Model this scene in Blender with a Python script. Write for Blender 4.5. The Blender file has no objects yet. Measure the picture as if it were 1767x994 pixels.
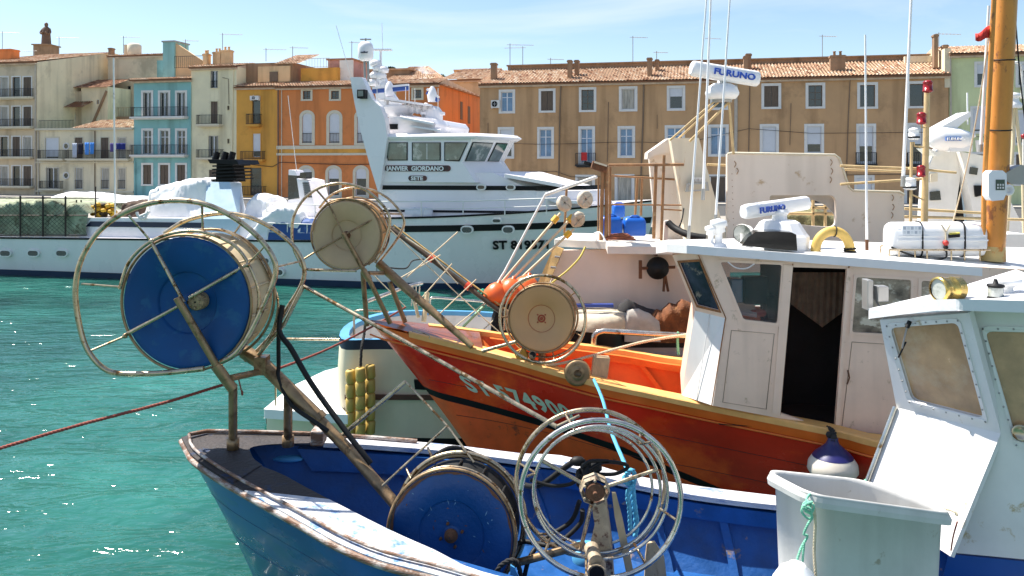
import bpy, math, random
from mathutils import Vector as V, Matrix
from mathutils import noise as mnoise
mnoise = mnoise.noise
random.seed(7)
S = bpy.context.scene
COL = S.collection
R = math.radians
# ---------------------------------------------------------------- camera
F, CX, HY, CZ = 1400.0, 883.5, 282.0, 4.5
cam_d = bpy.data.cameras.new('camera'); cam = bpy.data.objects.new('camera', cam_d); COL.objects.link(cam)
cam.location = (0, 0, CZ); cam.rotation_euler = (R(90), 0, 0)
cam_d.sensor_width = 36; cam_d.lens = 36 * F / 1767; cam_d.shift_y = (HY - 497) / 1767
cam_d.clip_start = 0.05; cam_d.clip_end = 3000
S.camera = cam
S.render.resolution_x = 1024; S.render.resolution_y = 576
# ---------------------------------------------------------------- light
SUN_AZ, SUN_EL = -62.0, 60.0          # degrees left of the view direction, above the horizon
sd = V((math.sin(R(SUN_AZ)) * math.cos(R(SUN_EL)), math.cos(R(SUN_AZ)) * math.cos(R(SUN_EL)), math.sin(R(SUN_EL))))
sun_d = bpy.data.lights.new('sun', 'SUN'); sun = bpy.data.objects.new('sun', sun_d); COL.objects.link(sun)
sun_d.energy = 4.8; sun_d.angle = R(0.5); sun_d.color = (1, 0.95, 0.87)
sun.rotation_euler = sd.to_track_quat('Z', 'Y').to_euler(); sun.location = (0, 0, 60)
w = bpy.data.worlds.new('World'); S.world = w; w.use_nodes = True
nt = w.node_tree; nt.nodes.clear()
N = nt.nodes.new; L = nt.links.new
wo = N('ShaderNodeOutputWorld'); bg = N('ShaderNodeBackground'); sky = N('ShaderNodeTexSky')
sky.sky_type = 'NISHITA'; sky.sun_disc = False; sky.sun_elevation = R(SUN_EL); sky.sun_rotation = R(SUN_AZ)
sky.air_density = 1.0; sky.dust_density = 0.4; sky.ozone_density = 2.0; sky.altitude = 0
tc = N('ShaderNodeTexCoord'); mp = N('ShaderNodeMapping'); mp.inputs['Scale'].default_value = (1.0, 1.4, 5.5)
mp.inputs['Rotation'].default_value = (0, R(14), R(20))
no = N('ShaderNodeTexNoise'); no.inputs['Scale'].default_value = 1.7; no.inputs['Detail'].default_value = 8; no.inputs['Roughness'].default_value = 0.55; no.inputs['Distortion'].default_value = 0.35
cr = N('ShaderNodeValToRGB'); cr.color_ramp.elements[0].position = 0.50; cr.color_ramp.elements[1].position = 0.80
cr.color_ramp.elements[0].color = (0, 0, 0, 1); cr.color_ramp.elements[1].color = (0.75, 0.75, 0.75, 1)
mx = N('ShaderNodeMixRGB'); mx.inputs[2].default_value = (6.0, 6.3, 6.8, 1)
L(tc.outputs['Generated'], mp.inputs[0]); L(mp.outputs[0], no.inputs[0]); L(no.outputs[0], cr.inputs[0])
L(cr.outputs[0], mx.inputs[0]); L(sky.outputs[0], mx.inputs[1]); L(mx.outputs[0], bg.inputs[0])
bg.inputs[1].default_value = 0.085; L(bg.outputs[0], wo.inputs[0])
S.view_settings.view_transform = 'Standard'; S.view_settings.look = 'None'
S.view_settings.exposure = 1.1; S.view_settings.gamma = 1; S.view_settings.use_curve_mapping = False

# ---------------------------------------------------------------- helpers
def P(x, y, Y):
    'photo pixel (1767 x 994) at distance Y in front of the viewer -> world point'
    return V(((x - CX) * Y / F, Y, CZ - (y - HY) * Y / F))
OFF = {}
def tag(o, label=None, cat=None, group=None, kind=None):
    if label: o['label'] = label
    if cat: o['category'] = cat
    if group: o['group'] = group
    if kind: o['kind'] = kind
    return o
def root(name, label, cat, loc, group=None):
    o = bpy.data.objects.new(name, None); COL.objects.link(o); o.location = loc
    o.empty_display_size = 0.2
    OFF[o] = V(loc); return tag(o, label, cat, group)
class MB:
    def __init__(s): s.v = []; s.f = []; s.mi = []; s.sm = []
    def add(s, vs, fs, mi=0, sm=False):
        b = len(s.v); s.v += [V(p) for p in vs]
        for f in fs: s.f.append([b + i for i in f]); s.mi.append(mi); s.sm.append(sm)
        return s
    def quad(s, a, b, c, d, mi=0): return s.add([a, b, c, d], [(0, 1, 2, 3)], mi)
    def box(s, c, size, ax=None, mi=0):
        c = V(c); h = [x / 2 for x in size]
        a, b, d = ax if ax else (V((1, 0, 0)), V((0, 1, 0)), V((0, 0, 1)))
        vs = [c + a * (i * h[0]) + b * (j * h[1]) + d * (k * h[2]) for i in (-1, 1) for j in (-1, 1) for k in (-1, 1)]
        return s.add(vs, [(0, 1, 3, 2), (4, 6, 7, 5), (0, 4, 5, 1), (2, 3, 7, 6), (0, 2, 6, 4), (1, 5, 7, 3)], mi)
    def plate(s, pts, ext, mi=0, sm=False):
        'polygon extruded along vector ext'
        pts = [V(p) for p in pts]; n = len(pts); e = V(ext)
        s.add(pts, [tuple(range(n))], mi); s.add([p + e for p in pts], [tuple(reversed(range(n)))], mi)
        b = [p for p in pts] + [p + e for p in pts]
        return s.add(b, [(i, (i + 1) % n, n + (i + 1) % n, n + i) for i in range(n)], mi, sm)
    def tube(s, pts, r, n=8, closed=False, mi=0, cap=True):
        pts = [V(p) for p in pts]; m = len(pts)
        rr = r if isinstance(r, (list, tuple)) else [r] * m
        tans = []
        for i in range(m):
            if closed: t = pts[(i + 1) % m] - pts[i - 1]
            else: t = pts[min(i + 1, m - 1)] - pts[max(i - 1, 0)]
            tans.append(t.normalized() if t.length > 1e-9 else V((0, 0, 1)))
        t0 = tans[0]; up = V((0, 0, 1)) if abs(t0.z) < 0.9 else V((1, 0, 0))
        nrm = (up - t0 * up.dot(t0)).normalized()
        vs = []
        for i in range(m):
            t = tans[i]; nrm = nrm - t * nrm.dot(t)
            nrm = nrm.normalized() if nrm.length > 1e-6 else t.orthogonal().normalized()
            bi = t.cross(nrm)
            vs += [pts[i] + (nrm * math.cos(2 * math.pi * k / n) + bi * math.sin(2 * math.pi * k / n)) * rr[i] for k in range(n)]
        fs = []
        for i in range(m if closed else m - 1):
            j = (i + 1) % m
            fs += [(i * n + k, i * n + (k + 1) % n, j * n + (k + 1) % n, j * n + k) for k in range(n)]
        s.add(vs, fs, mi, True)
        if cap and not closed:
            s.add(vs[:n], [tuple(reversed(range(n)))], mi); s.add(vs[-n:], [tuple(range(n))], mi)
        return s
    def lathe(s, c, axis, prof, n=32, mi=0, sm=True, ref=None):
        'prof: list of (height along axis, radius)'
        c = V(c); a = V(axis).normalized(); u = V(ref) if ref else a.orthogonal(); u = (u - a * u.dot(a)).normalized(); b = a.cross(u)
        vs = []
        for h, r in prof:
            vs += [c + a * h + (u * math.cos(2 * math.pi * k / n) + b * math.sin(2 * math.pi * k / n)) * max(r, 1e-4) for k in range(n)]
        fs = []
        for i in range(len(prof) - 1):
            fs += [(i * n + k, i * n + (k + 1) % n, (i + 1) * n + (k + 1) % n, (i + 1) * n + k) for k in range(n)]
        return s.add(vs, fs, mi, sm)
    def ball(s, c, r, n=16, mi=0, sc=(1, 1, 1)):
        c = V(c); vs = []; m = n // 2
        for i in range(m + 1):
            th = math.pi * i / m
            for k in range(n):
                ph = 2 * math.pi * k / n
                vs.append(c + V((math.sin(th) * math.cos(ph) * sc[0], math.sin(th) * math.sin(ph) * sc[1], math.cos(th) * sc[2])) * r)
        return s.add(vs, [(i * n + k, (i + 1) * n + k, (i + 1) * n + (k + 1) % n, i * n + (k + 1) % n) for i in range(m) for k in range(n)], mi, True)
    def loft(s, secs, mi=0, sm=True, closed=False, cap=False):
        n = len(secs[0]); vs = [p for q in secs for p in q]; fs = []
        for i in range(len(secs) - 1):
            for k in range(n if closed else n - 1):
                fs.append((i * n + k, i * n + (k + 1) % n, (i + 1) * n + (k + 1) % n, (i + 1) * n + k))
        s.add(vs, fs, mi, sm)
        if cap: s.add(secs[0], [tuple(reversed(range(n)))], mi); s.add(secs[-1], [tuple(range(n))], mi)
        return s
    def text(s, txt, o, ux, uz, h, depth=0.004, mi=0, sx=1.0, bold=0.0):
        'letters of cap height h, starting at o, along ux, upright uz'
        cu = bpy.data.curves.new('t', 'FONT'); cu.body = txt; cu.size = 1; cu.extrude = 0.02; cu.resolution_u = 3; cu.offset = bold
        ob = bpy.data.objects.new('t', cu); COL.objects.link(ob); dg = bpy.context.evaluated_depsgraph_get(); dg.update()
        me = bpy.data.meshes.new_from_object(ob.evaluated_get(dg))
        k = h / 0.70; ux = V(ux).normalized(); uz = V(uz).normalized(); nn = ux.cross(uz)
        vs = [V(o) + ux * (p.co.x * k * sx) + uz * (p.co.y * k) + nn * (p.co.z * depth / 0.02) for p in me.vertices]
        s.add(vs, [tuple(p.vertices) for p in me.polygons], mi)
        bpy.data.objects.remove(ob); bpy.data.meshes.remove(me); bpy.data.curves.remove(cu); return s
    def build(s, name, mats, parent=None, label=None, cat=None, group=None, kind=None, bev=0, origin=None, solid=0):
        if not s.v: s.add([(0, 0, 0), (.001, 0, 0), (0, .001, 0)], [(0, 1, 2)])
        if not isinstance(mats, (list, tuple)): mats = [mats]
        if parent is not None: off = OFF[parent]
        elif kind == 'structure' or kind == 'stuff': off = V((0, 0, 0))
        elif origin is not None: off = V(origin)
        else:
            xs = [p.x for p in s.v]; ys = [p.y for p in s.v]; zs = [p.z for p in s.v]
            off = V(((min(xs) + max(xs)) / 2, (min(ys) + max(ys)) / 2, min(zs)))
        me = bpy.data.meshes.new(name); me.from_pydata([p - off for p in s.v], [], s.f)
        for m in mats: me.materials.append(m)
        me.polygons.foreach_set('material_index', s.mi); me.polygons.foreach_set('use_smooth', s.sm)
        me.update()
        o = bpy.data.objects.new(name, me); COL.objects.link(o)
        OFF[o] = off
        if parent is not None: o.parent = parent
        else: o.location = off
        if solid:
            m = o.modifiers.new('s', 'SOLIDIFY'); m.thickness = solid; m.offset = 0
        if bev:
            m = o.modifiers.new('b', 'BEVEL'); m.width = bev; m.segments = 2; m.limit_method = 'ANGLE'; m.angle_limit = R(40)
        return tag(o, label, cat, group, kind)
def cat_rom(pts, n=6, closed=False):
    pts = [V(p) for p in pts]; m = len(pts); out = []
    g = (lambda i: pts[i % m]) if closed else (lambda i: pts[min(max(i, 0), m - 1)])
    for i in range(m if closed else m - 1):
        a, b, c, d = g(i - 1), g(i), g(i + 1), g(i + 2)
        for k in range(n):
            t = k / n
            out.append(0.5 * ((2 * b) + (c - a) * t + (2 * a - 5 * b + 4 * c - d) * t * t + (3 * b - a - 3 * c + d) * t ** 3))
    if not closed: out.append(pts[-1])
    return out
def lerp(a, b, t): return a + (b - a) * t
def interp(tab, x):
    if x <= tab[0][0]: return tab[0][1]
    for (a, b), (c, d) in zip(tab, tab[1:]):
        if x <= c: return b + (d - b) * (x - a) / (c - a)
    return tab[-1][1]
# ---------------------------------------------------------------- materials
MATS = {}
def mat(name, col, rough=0.5, metal=0.0, var=0.12, sc=3.0, stain=None, samt=0.5, ssc=4.0, bump=0.0, bsc=30.0, emit=0, spec=0.5, stretch=(1, 1, 1), coat=0, grime=0, trans=0, alpha=1):
    if name in MATS: return MATS[name]
    m = bpy.data.materials.new(name); m.use_nodes = True; t = m.node_tree; B = t.nodes['Principled BSDF']
    N = t.nodes.new; L = t.links.new
    col = tuple(col) + (1,)
    tcn = N('ShaderNodeTexCoord'); mpn = N('ShaderNodeMapping'); mpn.inputs['Scale'].default_value = stretch
    L(tcn.outputs['Object'], mpn.inputs[0])
    n1 = N('ShaderNodeTexNoise'); n1.inputs['Scale'].default_value = sc; n1.inputs['Detail'].default_value = 7; n1.inputs['Roughness'].default_value = 0.6
    L(mpn.outputs[0], n1.inputs[0])
    r1 = N('ShaderNodeMapRange'); r1.inputs[1].default_value = 0.3; r1.inputs[2].default_value = 0.7
    r1.inputs[3].default_value = 1 - var; r1.inputs[4].default_value = 1 + var; L(n1.outputs[0], r1.inputs[0])
    hs = N('ShaderNodeHueSaturation'); hs.inputs['Color'].default_value = col; L(r1.outputs[0], hs.inputs['Value'])
    out = hs.outputs[0]
    if stain:
        n2 = N('ShaderNodeTexNoise'); n2.inputs['Scale'].default_value = ssc; n2.inputs['Detail'].default_value = 9; n2.inputs['Roughness'].default_value = 0.68; n2.inputs['Distortion'].default_value = 0.2
        ad = N('ShaderNodeVectorMath'); ad.operation = 'ADD'; ad.inputs[1].default_value = (3.1, 7.7, 1.3); L(mpn.outputs[0], ad.inputs[0]); L(ad.outputs[0], n2.inputs[0])
        r2 = N('ShaderNodeMapRange'); r2.inputs[1].default_value = 0.72 - 0.3 * samt; r2.inputs[2].default_value = 0.77 - 0.3 * samt + (0.1 if samt > .6 else 0.02); L(n2.outputs[0], r2.inputs[0])
        mx = N('ShaderNodeMixRGB'); L(r2.outputs[0], mx.inputs[0]); L(out, mx.inputs[1]); mx.inputs[2].default_value = tuple(stain) + (1,)
        out = mx.outputs[0]
    if grime:      # vertical run-off streaks
        mp3 = N('ShaderNodeMapping'); mp3.inputs['Scale'].default_value = (1, 1, 0.08); L(tcn.outputs['Object'], mp3.inputs[0])
        n3 = N('ShaderNodeTexNoise'); n3.inputs['Scale'].default_value = sc * 2.2; n3.inputs['Detail'].default_value = 6; L(mp3.outputs[0], n3.inputs[0])
        r3 = N('ShaderNodeMapRange'); r3.inputs[1].default_value = 0.5; r3.inputs[2].default_value = 0.8; r3.inputs[4].default_value = grime; L(n3.outputs[0], r3.inputs[0])
        m3 = N('ShaderNodeMixRGB'); m3.inputs[2].default_value = (col[0] * .45, col[1] * .42, col[2] * .38, 1); L(r3.outputs[0], m3.inputs[0]); L(out, m3.inputs[1]); out = m3.outputs[0]
    L(out, B.inputs['Base Color'])
    B.inputs['Metallic'].default_value = metal; B.inputs['Specular IOR Level'].default_value = spec
    B.inputs['Coat Weight'].default_value = coat; B.inputs['Coat Roughness'].default_value = 0.08
    rr = N('ShaderNodeMapRange'); rr.inputs[1].default_value = 0.3; rr.inputs[2].default_value = 0.7; rr.inputs[3].default_value = max(rough - .1, .02); rr.inputs[4].default_value = min(rough + .12, 1); L(n1.outputs[0], rr.inputs[0]); L(rr.outputs[0], B.inputs['Roughness'])
    if bump:
        n4 = N('ShaderNodeTexNoise'); n4.inputs['Scale'].default_value = bsc; n4.inputs['Detail'].default_value = 5; L(mpn.outputs[0], n4.inputs[0])
        bp = N('ShaderNodeBump'); bp.inputs['Strength'].default_value = bump; bp.inputs['Distance'].default_value = 0.02; L(n4.outputs[0], bp.inputs['Height']); L(bp.outputs[0], B.inputs['Normal'])
    if trans: B.inputs['Transmission Weight'].default_value = trans; B.inputs['IOR'].default_value = 1.45
    if alpha < 1: B.inputs['Alpha'].default_value = alpha
    if emit: B.inputs['Emission Color'].default_value = col; B.inputs['Emission Strength'].default_value = emit
    MATS[name] = m; return m
def plaster(name, col, dark=None): return mat(name, col, 0.9, var=0.10, sc=0.45, stain=dark or tuple(c * .70 for c in col), samt=0.62, ssc=0.42, bump=0.3, bsc=9, grime=0.8)
M = dict(
 brown=plaster('plaster_brown', (.56, .34, .175)), beige=plaster('plaster_beige', (.66, .54, .38)), cream=plaster('plaster_cream', (.78, .68, .48)),
 teal=plaster('plaster_teal', (.25, .50, .50)), yellow=plaster('plaster_pale_yellow', (.80, .73, .50)), ochre=plaster('plaster_ochre', (.72, .36, .07)),
 orange=plaster('plaster_orange', (.70, .24, .075)), green=plaster('plaster_green', (.64, .68, .38)), tan=plaster('plaster_tan', (.70, .48, .27)),
 pink=plaster('plaster_pink', (.55, .30, .26)), rough=plaster('plaster_raw', (.32, .20, .12)),
 trim=mat('trim_white', (.74, .72, .68), .7, var=.06, stain=(.45, .40, .34), samt=.3, ssc=2), trimc=mat('trim_cream', (.66, .60, .46), .7, var=.06, stain=(.45, .38, .28), samt=.3, ssc=2),
 t1=mat('tile_red', (.40, .21, .12), .85, var=.25, sc=2), t2=mat('tile_orange', (.50, .32, .20), .85, var=.25, sc=2), t3=mat('tile_pale', (.62, .48, .35), .85, var=.2, sc=2), t4=mat('tile_dark', (.22, .10, .05), .9, var=.2, sc=2),
 iron=mat('iron_black', (.02, .02, .022), .5, spec=.4), glass=mat('window_glass', (.02, .03, .035), .08, var=.5, sc=1.2, spec=.9), glassb=mat('window_glass_blue', (.12, .25, .42), .12, var=.35, sc=1, spec=.8),
 roll=mat('roller_white', (.70, .72, .76), .6, var=.03), wood=mat('shutter_wood', (.15, .11, .08), .8, var=.3, sc=4, stretch=(6, 6, .5)), woodg=mat('shutter_grey', (.33, .31, .27), .8, var=.2, sc=4),
 pipe=mat('drain_pipe', (.20, .14, .09), .7), pipew=mat('pipe_pale', (.50, .44, .36), .7), galv=mat('galvanised', (.35, .34, .32), .45, metal=.6),
 curtain=mat('curtain', (.45, .42, .36), .9, var=.35, sc=9, stretch=(1, 1, .1)), stone=mat('stone', (.30, .25, .19), .9, var=.2, bump=.4),
 white=mat('paint_white', (.80, .80, .80), .38, var=.03, sc=2, stain=(.55, .45, .33), samt=.12, ssc=6), yachtw=mat('yacht_white', (.82, .79, .80), .3, var=.03, sc=.5, grime=.12),
 black=mat('paint_black', (.008, .008, .009), .5, spec=.2), rubber=mat('rubber_black', (.010, .010, .010), .6, bump=.1, spec=.3), navy=mat('paint_navy', (.012, .018, .05), .4),
)
# ================================================================ setting: water, quay, ground, hill
def water_mat():
    m = bpy.data.materials.new('sea_water'); m.use_nodes = True; t = m.node_tree; B = t.nodes['Principled BSDF']; N = t.nodes.new; L = t.links.new
    tcn = N('ShaderNodeTexCoord')
    n0 = N('ShaderNodeTexNoise'); n0.inputs['Scale'].default_value = 0.22; n0.inputs['Detail'].default_value = 6; L(tcn.outputs['Object'], n0.inputs[0])
    cr = N('ShaderNodeValToRGB'); e = cr.color_ramp.elements
    e[0].position = 0.35; e[0].color = (.005, .045, .034, 1); e[1].position = 0.68; e[1].color = (.024, .145, .115, 1); L(n0.outputs[0], cr.inputs[0]); L(cr.outputs[0], B.inputs['Base Color'])
    B.inputs['Roughness'].default_value = 0.09; B.inputs['IOR'].default_value = 1.33
    h = None
    for scl, stx, sty, wgt, det in ((.75, .7, 1.7, .80, 3), (2.2, .8, 1.6, .26, 3), (7, .8, 1.5, .035, 3)):
        mp = N('ShaderNodeMapping'); mp.inputs['Scale'].default_value = (stx, sty, 1); mp.inputs['Rotation'].default_value = (0, 0, R(12 if scl < 2 else -8)); L(tcn.outputs['Object'], mp.inputs[0])
        n = N('ShaderNodeTexNoise'); n.inputs['Scale'].default_value = scl; n.inputs['Detail'].default_value = det; n.inputs['Roughness'].default_value = .55; n.inputs['Distortion'].default_value = .6; L(mp.outputs[0], n.inputs[0])
        mu = N('ShaderNodeMath'); mu.operation = 'MULTIPLY'; mu.inputs[1].default_value = wgt; L(n.outputs[0], mu.inputs[0])
        if h is None: h = mu.outputs[0]
        else:
            a = N('ShaderNodeMath'); a.operation = 'ADD'; L(h, a.inputs[0]); L(mu.outputs[0], a.inputs[1]); h = a.outputs[0]
    bp = N('ShaderNodeBump'); bp.inputs['Strength'].default_value = 1.0; bp.inputs['Distance'].default_value = 0.21; L(h, bp.inputs['Height']); L(bp.outputs[0], B.inputs['Normal'])
    return m
MB().quad((-400, -15, 0), (400, -15, 0), (400, 62, 0), (-400, 62, 0)).build('water', water_mat(), kind='structure')
# facade line and the boats moored parallel to it
U = V((.9765, -.2155, 0)); W = V((.2155, .9765, 0))
class Plane:
    def __init__(s, O, u=U, n=W): s.O = V(O); s.u = V(u).normalized(); s.n = V(n).normalized()
    def at(s, px, py, off=0):
        'pixel -> (s, z) on the plane moved off metres away from the viewer'
        O = s.O + s.n * off; k = (px - CX) / F            # X = k*Y
        den = s.u.x - k * s.u.y; t = (k * O.y - O.x) / den; Y = O.y + s.u.y * t
        return t, CZ - (py - HY) * Y / F
    def pt(s, a, z, off=0): return s.O + s.u * a + s.n * off + V((0, 0, z - s.O.z))
    def px(s, x, y, off=0): a, z = s.at(x, y, off); return s.pt(a, z, off)
FP = Plane((-.43, 71.4, 0))
gm = mat('quay_concrete', (.30, .27, .23), .9, var=.15, sc=.8, bump=.3)
rd = mat('asphalt', (.06, .06, .06), .9, var=.2, sc=1)
def strip(a0, a1, o0, o1, z, m, name, kerb=0):
    mb = MB(); p = [FP.pt(a, z, o) for a, o in ((a0, o0), (a1, o0), (a1, o1), (a0, o1))]
    if kerb: mb.plate(p, (0, 0, -kerb))
    else: mb.quad(*p)
    return mb.build(name, m, kind='structure')
strip(-300, 300, -27, 600, 1.2, gm, 'ground', 3)
strip(-300, 300, -17, -4, 1.204, rd, 'road')
strip(-300, 300, -4, 3, 1.33, mat('pavement', (.36, .33, .29), .9, var=.12, sc=1.5), 'pavement', .2)
# ================================================================ buildings
def wall_holes(mb, pl, s0, s1, z0, z1, holes, rev=.22, off=0, mi=0):
    ss = sorted({s0, s1, *[h[0] for h in holes], *[h[1] for h in holes]}); zs = sorted({z0, z1, *[h[2] for h in holes], *[h[3] for h in holes]})
    ss = [a for a in ss if s0 <= a <= s1]; zs = [a for a in zs if z0 <= a <= z1]
    for a, b in zip(ss, ss[1:]):
        for c, d in zip(zs, zs[1:]):
            ms, mz = (a + b) / 2, (c + d) / 2
            if any(h[0] < ms < h[1] and h[2] < mz < h[3] for h in holes): continue
            mb.quad(pl.pt(a, c, off), pl.pt(b, c, off), pl.pt(b, d, off), pl.pt(a, d, off), mi)
    for h in holes:
        a, b, c, d = h[:4]; o2 = off + rev
        mb.quad(pl.pt(a, c, off), pl.pt(a, d, off), pl.pt(a, d, o2), pl.pt(a, c, o2), mi); mb.quad(pl.pt(b, d, off), pl.pt(b, c, off), pl.pt(b, c, o2), pl.pt(b, d, o2), mi)
        mb.quad(pl.pt(a, d, off), pl.pt(b, d, off), pl.pt(b, d, o2), pl.pt(a, d, o2), mi); mb.quad(pl.pt(a, c, off), pl.pt(a, c, o2), pl.pt(b, c, o2), pl.pt(b, c, off), mi)
def pbox(mb, pl, a0, a1, z0, z1, o0, o1, mi=0):
    mb.box(pl.pt((a0 + a1) / 2, (z0 + z1) / 2, (o0 + o1) / 2), (abs(a1 - a0), abs(o1 - o0), abs(z1 - z0)), (pl.u, pl.n, V((0, 0, 1))), mi)
def railing(mb, pl, a0, a1, z0, h, o, step=.14, ret=None, r=.012):
    z1 = z0 + h
    pbox(mb, pl, a0, a1, z1 - .04, z1, o - .02, o + .02); pbox(mb, pl, a0, a1, z0 + .05, z0 + .08, o - .015, o + .015)
    n = max(2, int((a1 - a0) / step))
    for i in range(n + 1):
        a = a0 + (a1 - a0) * i / n; pbox(mb, pl, a - r, a + r, z0, z1 - .04, o - r, o + r)
    if ret is not None:
        for a in (a0, a1):
            pbox(mb, pl, a - .02, a + .02, z1 - .04, z1, o + .02, ret)
            for k in range(1, 5):
                q = o + (ret - o) * k / 5; pbox(mb, pl, a - r, a + r, z0, z1 - .04, q - r, q + r)
def window(rt, pl, h, kind='case', tw=.2, trim='trim', arch=False, pane='glass', wallm='brown', frac=.4, rail=False, tall=None):
    'h = clear opening (s0,s1,z0,z1); the frame is a part, panes and shutters its sub-parts'
    a, b, c, d = h; mb = MB()
    T = .045
    if arch:
        k = .18 * (b - a) * 2; n = 10
        arc = lambda wdt: [((a + b) / 2 - math.cos(math.pi * i / n) * ((b - a) / 2 + wdt), d - k + math.sin(math.pi * i / n) * (k + wdt)) for i in range(n + 1)]
        ai, ao = arc(0), arc(tw)
        poly = [(a - tw, c - tw)] + ao + [(b + tw, c - tw), (b + tw, c - tw)]
        for i in range(n):
            mb.plate([pl.pt(*ai[i], -T), pl.pt(*ao[i], -T), pl.pt(*ao[i + 1], -T), pl.pt(*ai[i + 1], -T)], pl.n * (T + .2), 0)
        for q0, q1 in ((a - tw, a), (b, b + tw)): pbox(mb, pl, q0, q1, c, d - k, -T, .02)
        pbox(mb, pl, a - tw, b + tw, c - tw * .7, c, -T - .03, .02)
        # spandrels behind the arch
        for i in range(n):
            mb.plate([pl.pt(*ai[i], .05), pl.pt(ai[i][0], d + .01, .05), pl.pt(ai[i + 1][0], d + .01, .05), pl.pt(*ai[i + 1], .05)], pl.n * .05, 0)
    else:
        for q0, q1 in ((a - tw, a), (b, b + tw)): pbox(mb, pl, q0, q1, c, d, -T, .02)
        pbox(mb, pl, a - tw, b + tw, d, d + tw, -T, .02); pbox(mb, pl, a - tw, b + tw, c - tw * .8, c, -T - .04, .02)
    f = .06; mm = 1
    for q0, q1 in ((a, a + f), (b - f, b)): pbox(mb, pl, q0, q1, c, d, .10, .16, mm)
    pbox(mb, pl, a + f, b - f, d - f, d, .10, .16, mm); pbox(mb, pl, a + f, b - f, c, c + f, .10, .16, mm)
    if kind in ('case', 'sash', 'half'):
        pbox(mb, pl, (a + b) / 2 - .05, (a + b) / 2 + .05, c + f, d - f, .11, .15, mm)
    if kind in ('sash', 'case'):
        zz = lerp(c, d, .72); pbox(mb, pl, a + f, b - f, zz - .03, zz + .03, .113, .147, mm)
    if kind == 'grid':
        pbox(mb, pl, (a + b) / 2 - .03, (a + b) / 2 + .03, c + f, d - f, .11, .15, mm)
        for q in (.33, .66): pbox(mb, pl, a + f, b - f, lerp(c, d, q) - .02, lerp(c, d, q) + .02, .113, .147, mm)
    dark = kind in ('grid', 'shut', 'dark')
    wf = mb.build('window', [M[trim], M['wood'] if dark else M['roll']], rt)
    g = MB(); pbox(g, pl, a + f, b - f, c + f, d - f, .13, .14); g.build('pane', M[pane], wf)
    if kind == 'roll':
        g = MB(); zt = d - (d - c) * frac; n = max(3, int((d - zt) / .07))
        for i in range(n): pbox(g, pl, a + .01, b - .01, lerp(zt, d, i / n) + .008, lerp(zt, d, (i + 1) / n), .05, .08)
        pbox(g, pl, a + .01, b - .01, zt, d, .075, .085); g.build('roller_shutter', M['roll'], wf)
    if kind in ('shut', 'half'):
        mw = M['wood'] if kind == 'shut' else M['woodg']
        for q0, q1 in ((a + .02, (a + b) / 2 - .02), ((a + b) / 2 + .02, b - .02)):
            if kind == 'half': q1 = q0 + (b - a) * .16 if q0 < (a + b) / 2 - .1 else q1; q0 = q0 if q1 < (a + b) / 2 + .1 else q1 - (b - a) * .16
            g = MB(); pbox(g, pl, q0, q1, c + .02, d - .02, .05, .07); n = int((d - c) / .12)
            for i in range(n): pbox(g, pl, q0 + .05, q1 - .05, lerp(c, d, (i + .3) / n), lerp(c, d, (i + .8) / n), .035, .052)
            for e0, e1 in ((q0, q0 + .05), (q1 - .05, q1)): pbox(g, pl, e0, e1, c + .02, d - .02, .03, .052)
            g.build('shutter', mw, wf)
    if kind == 'curt':
        g = MB(); n = 16
        for i in range(n):
            x0 = lerp(a + f, b - f, i / n); x1 = lerp(a + f, b - f, (i + 1) / n); g.quad(pl.pt(x0, c + f, .125 - .03 * (i % 2)), pl.pt(x1, c + f, .125 - .03 * ((i + 1) % 2)), pl.pt(x1, d - f, .125 - .03 * ((i + 1) % 2)), pl.pt(x0, d - f, .125 - .03 * (i % 2)))
        g.build('curtain', M['curtain'], wf)
    if rail:
        g = MB(); railing(g, pl, a, b, c + .02, min(.9, (d - c) * .4), -.03); g.build('window_guard', M['iron'], wf)
    return wf
def balcony(rt, pl, r, slab='trim', dep=.75, h=None):
    'r = (x0, ytop, x1, ybottom) in photo pixels; slab bottom at ybottom'
    x0, y0, x1, y1 = r; a0, zt = pl.at(x0, y0); a1, _ = pl.at(x1, y0); zb = (pl.at(x0, y1)[1] + pl.at(x1, y1)[1]) / 2; zt = (zt + pl.at(x1, y0)[1]) / 2
    s = MB(); pbox(s, pl, a0, a1, zb, zb + .16, -dep, -.01); pbox(s, pl, a0 + .1, a1 - .1, zb - .1, zb, -dep + .15, -.01); b = s.build('balcony', M[slab], rt)
    g = MB(); railing(g, pl, a0 + .05, a1 - .05, zb + .16, zt - zb - .16, -dep + .06, ret=-.05); g.build('railing', M['iron'], b)
    return b
def tiles(mb, pl, a0, a1, o0, z0, o1, z1, pitch=.27, row=.42, hip=(0, 0)):
    'pantile slope from the eave (offset o0, z0) up to (o1, z1); hip shortens the top edge'
    nc = int((a1 - a0) / pitch); nr = max(2, int(math.hypot(o1 - o0, z1 - z0) / row))
    amp = .075
    for j in range(nr):
        t0, t1 = j / nr, (j + 1) / nr + .1 / nr
        for i in range(nc):
            mi = random.choice((0, 0, 1, 1, 1, 2, 2, 3)) if random.random() < .6 else 1
            q = [];
            for t, lift in ((t0, .045), (t1, 0)):
                A0 = a0 + hip[0] * t; A1 = a1 - hip[1] * t; o = lerp(o0, o1, t); z = lerp(z0, z1, t)
                for k in range(6):
                    ph = k / 5; a = lerp(A0, A1, (i + ph) / nc)
                    q.append(pl.pt(a, z + amp * math.sin(math.pi * min(ph * 1.6, 1)) + lift - (.02 if ph * 1.6 > 1 else 0), o))
            mb.add(q, [(k, k + 1, 7 + k, 6 + k) for k in range(5)] + ([(0, 5, 4, 3, 2, 1)] if j == 0 else []), mi, False)
TM = [M['t1'], M['t2'], M['t3'], M['t4']]
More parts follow.
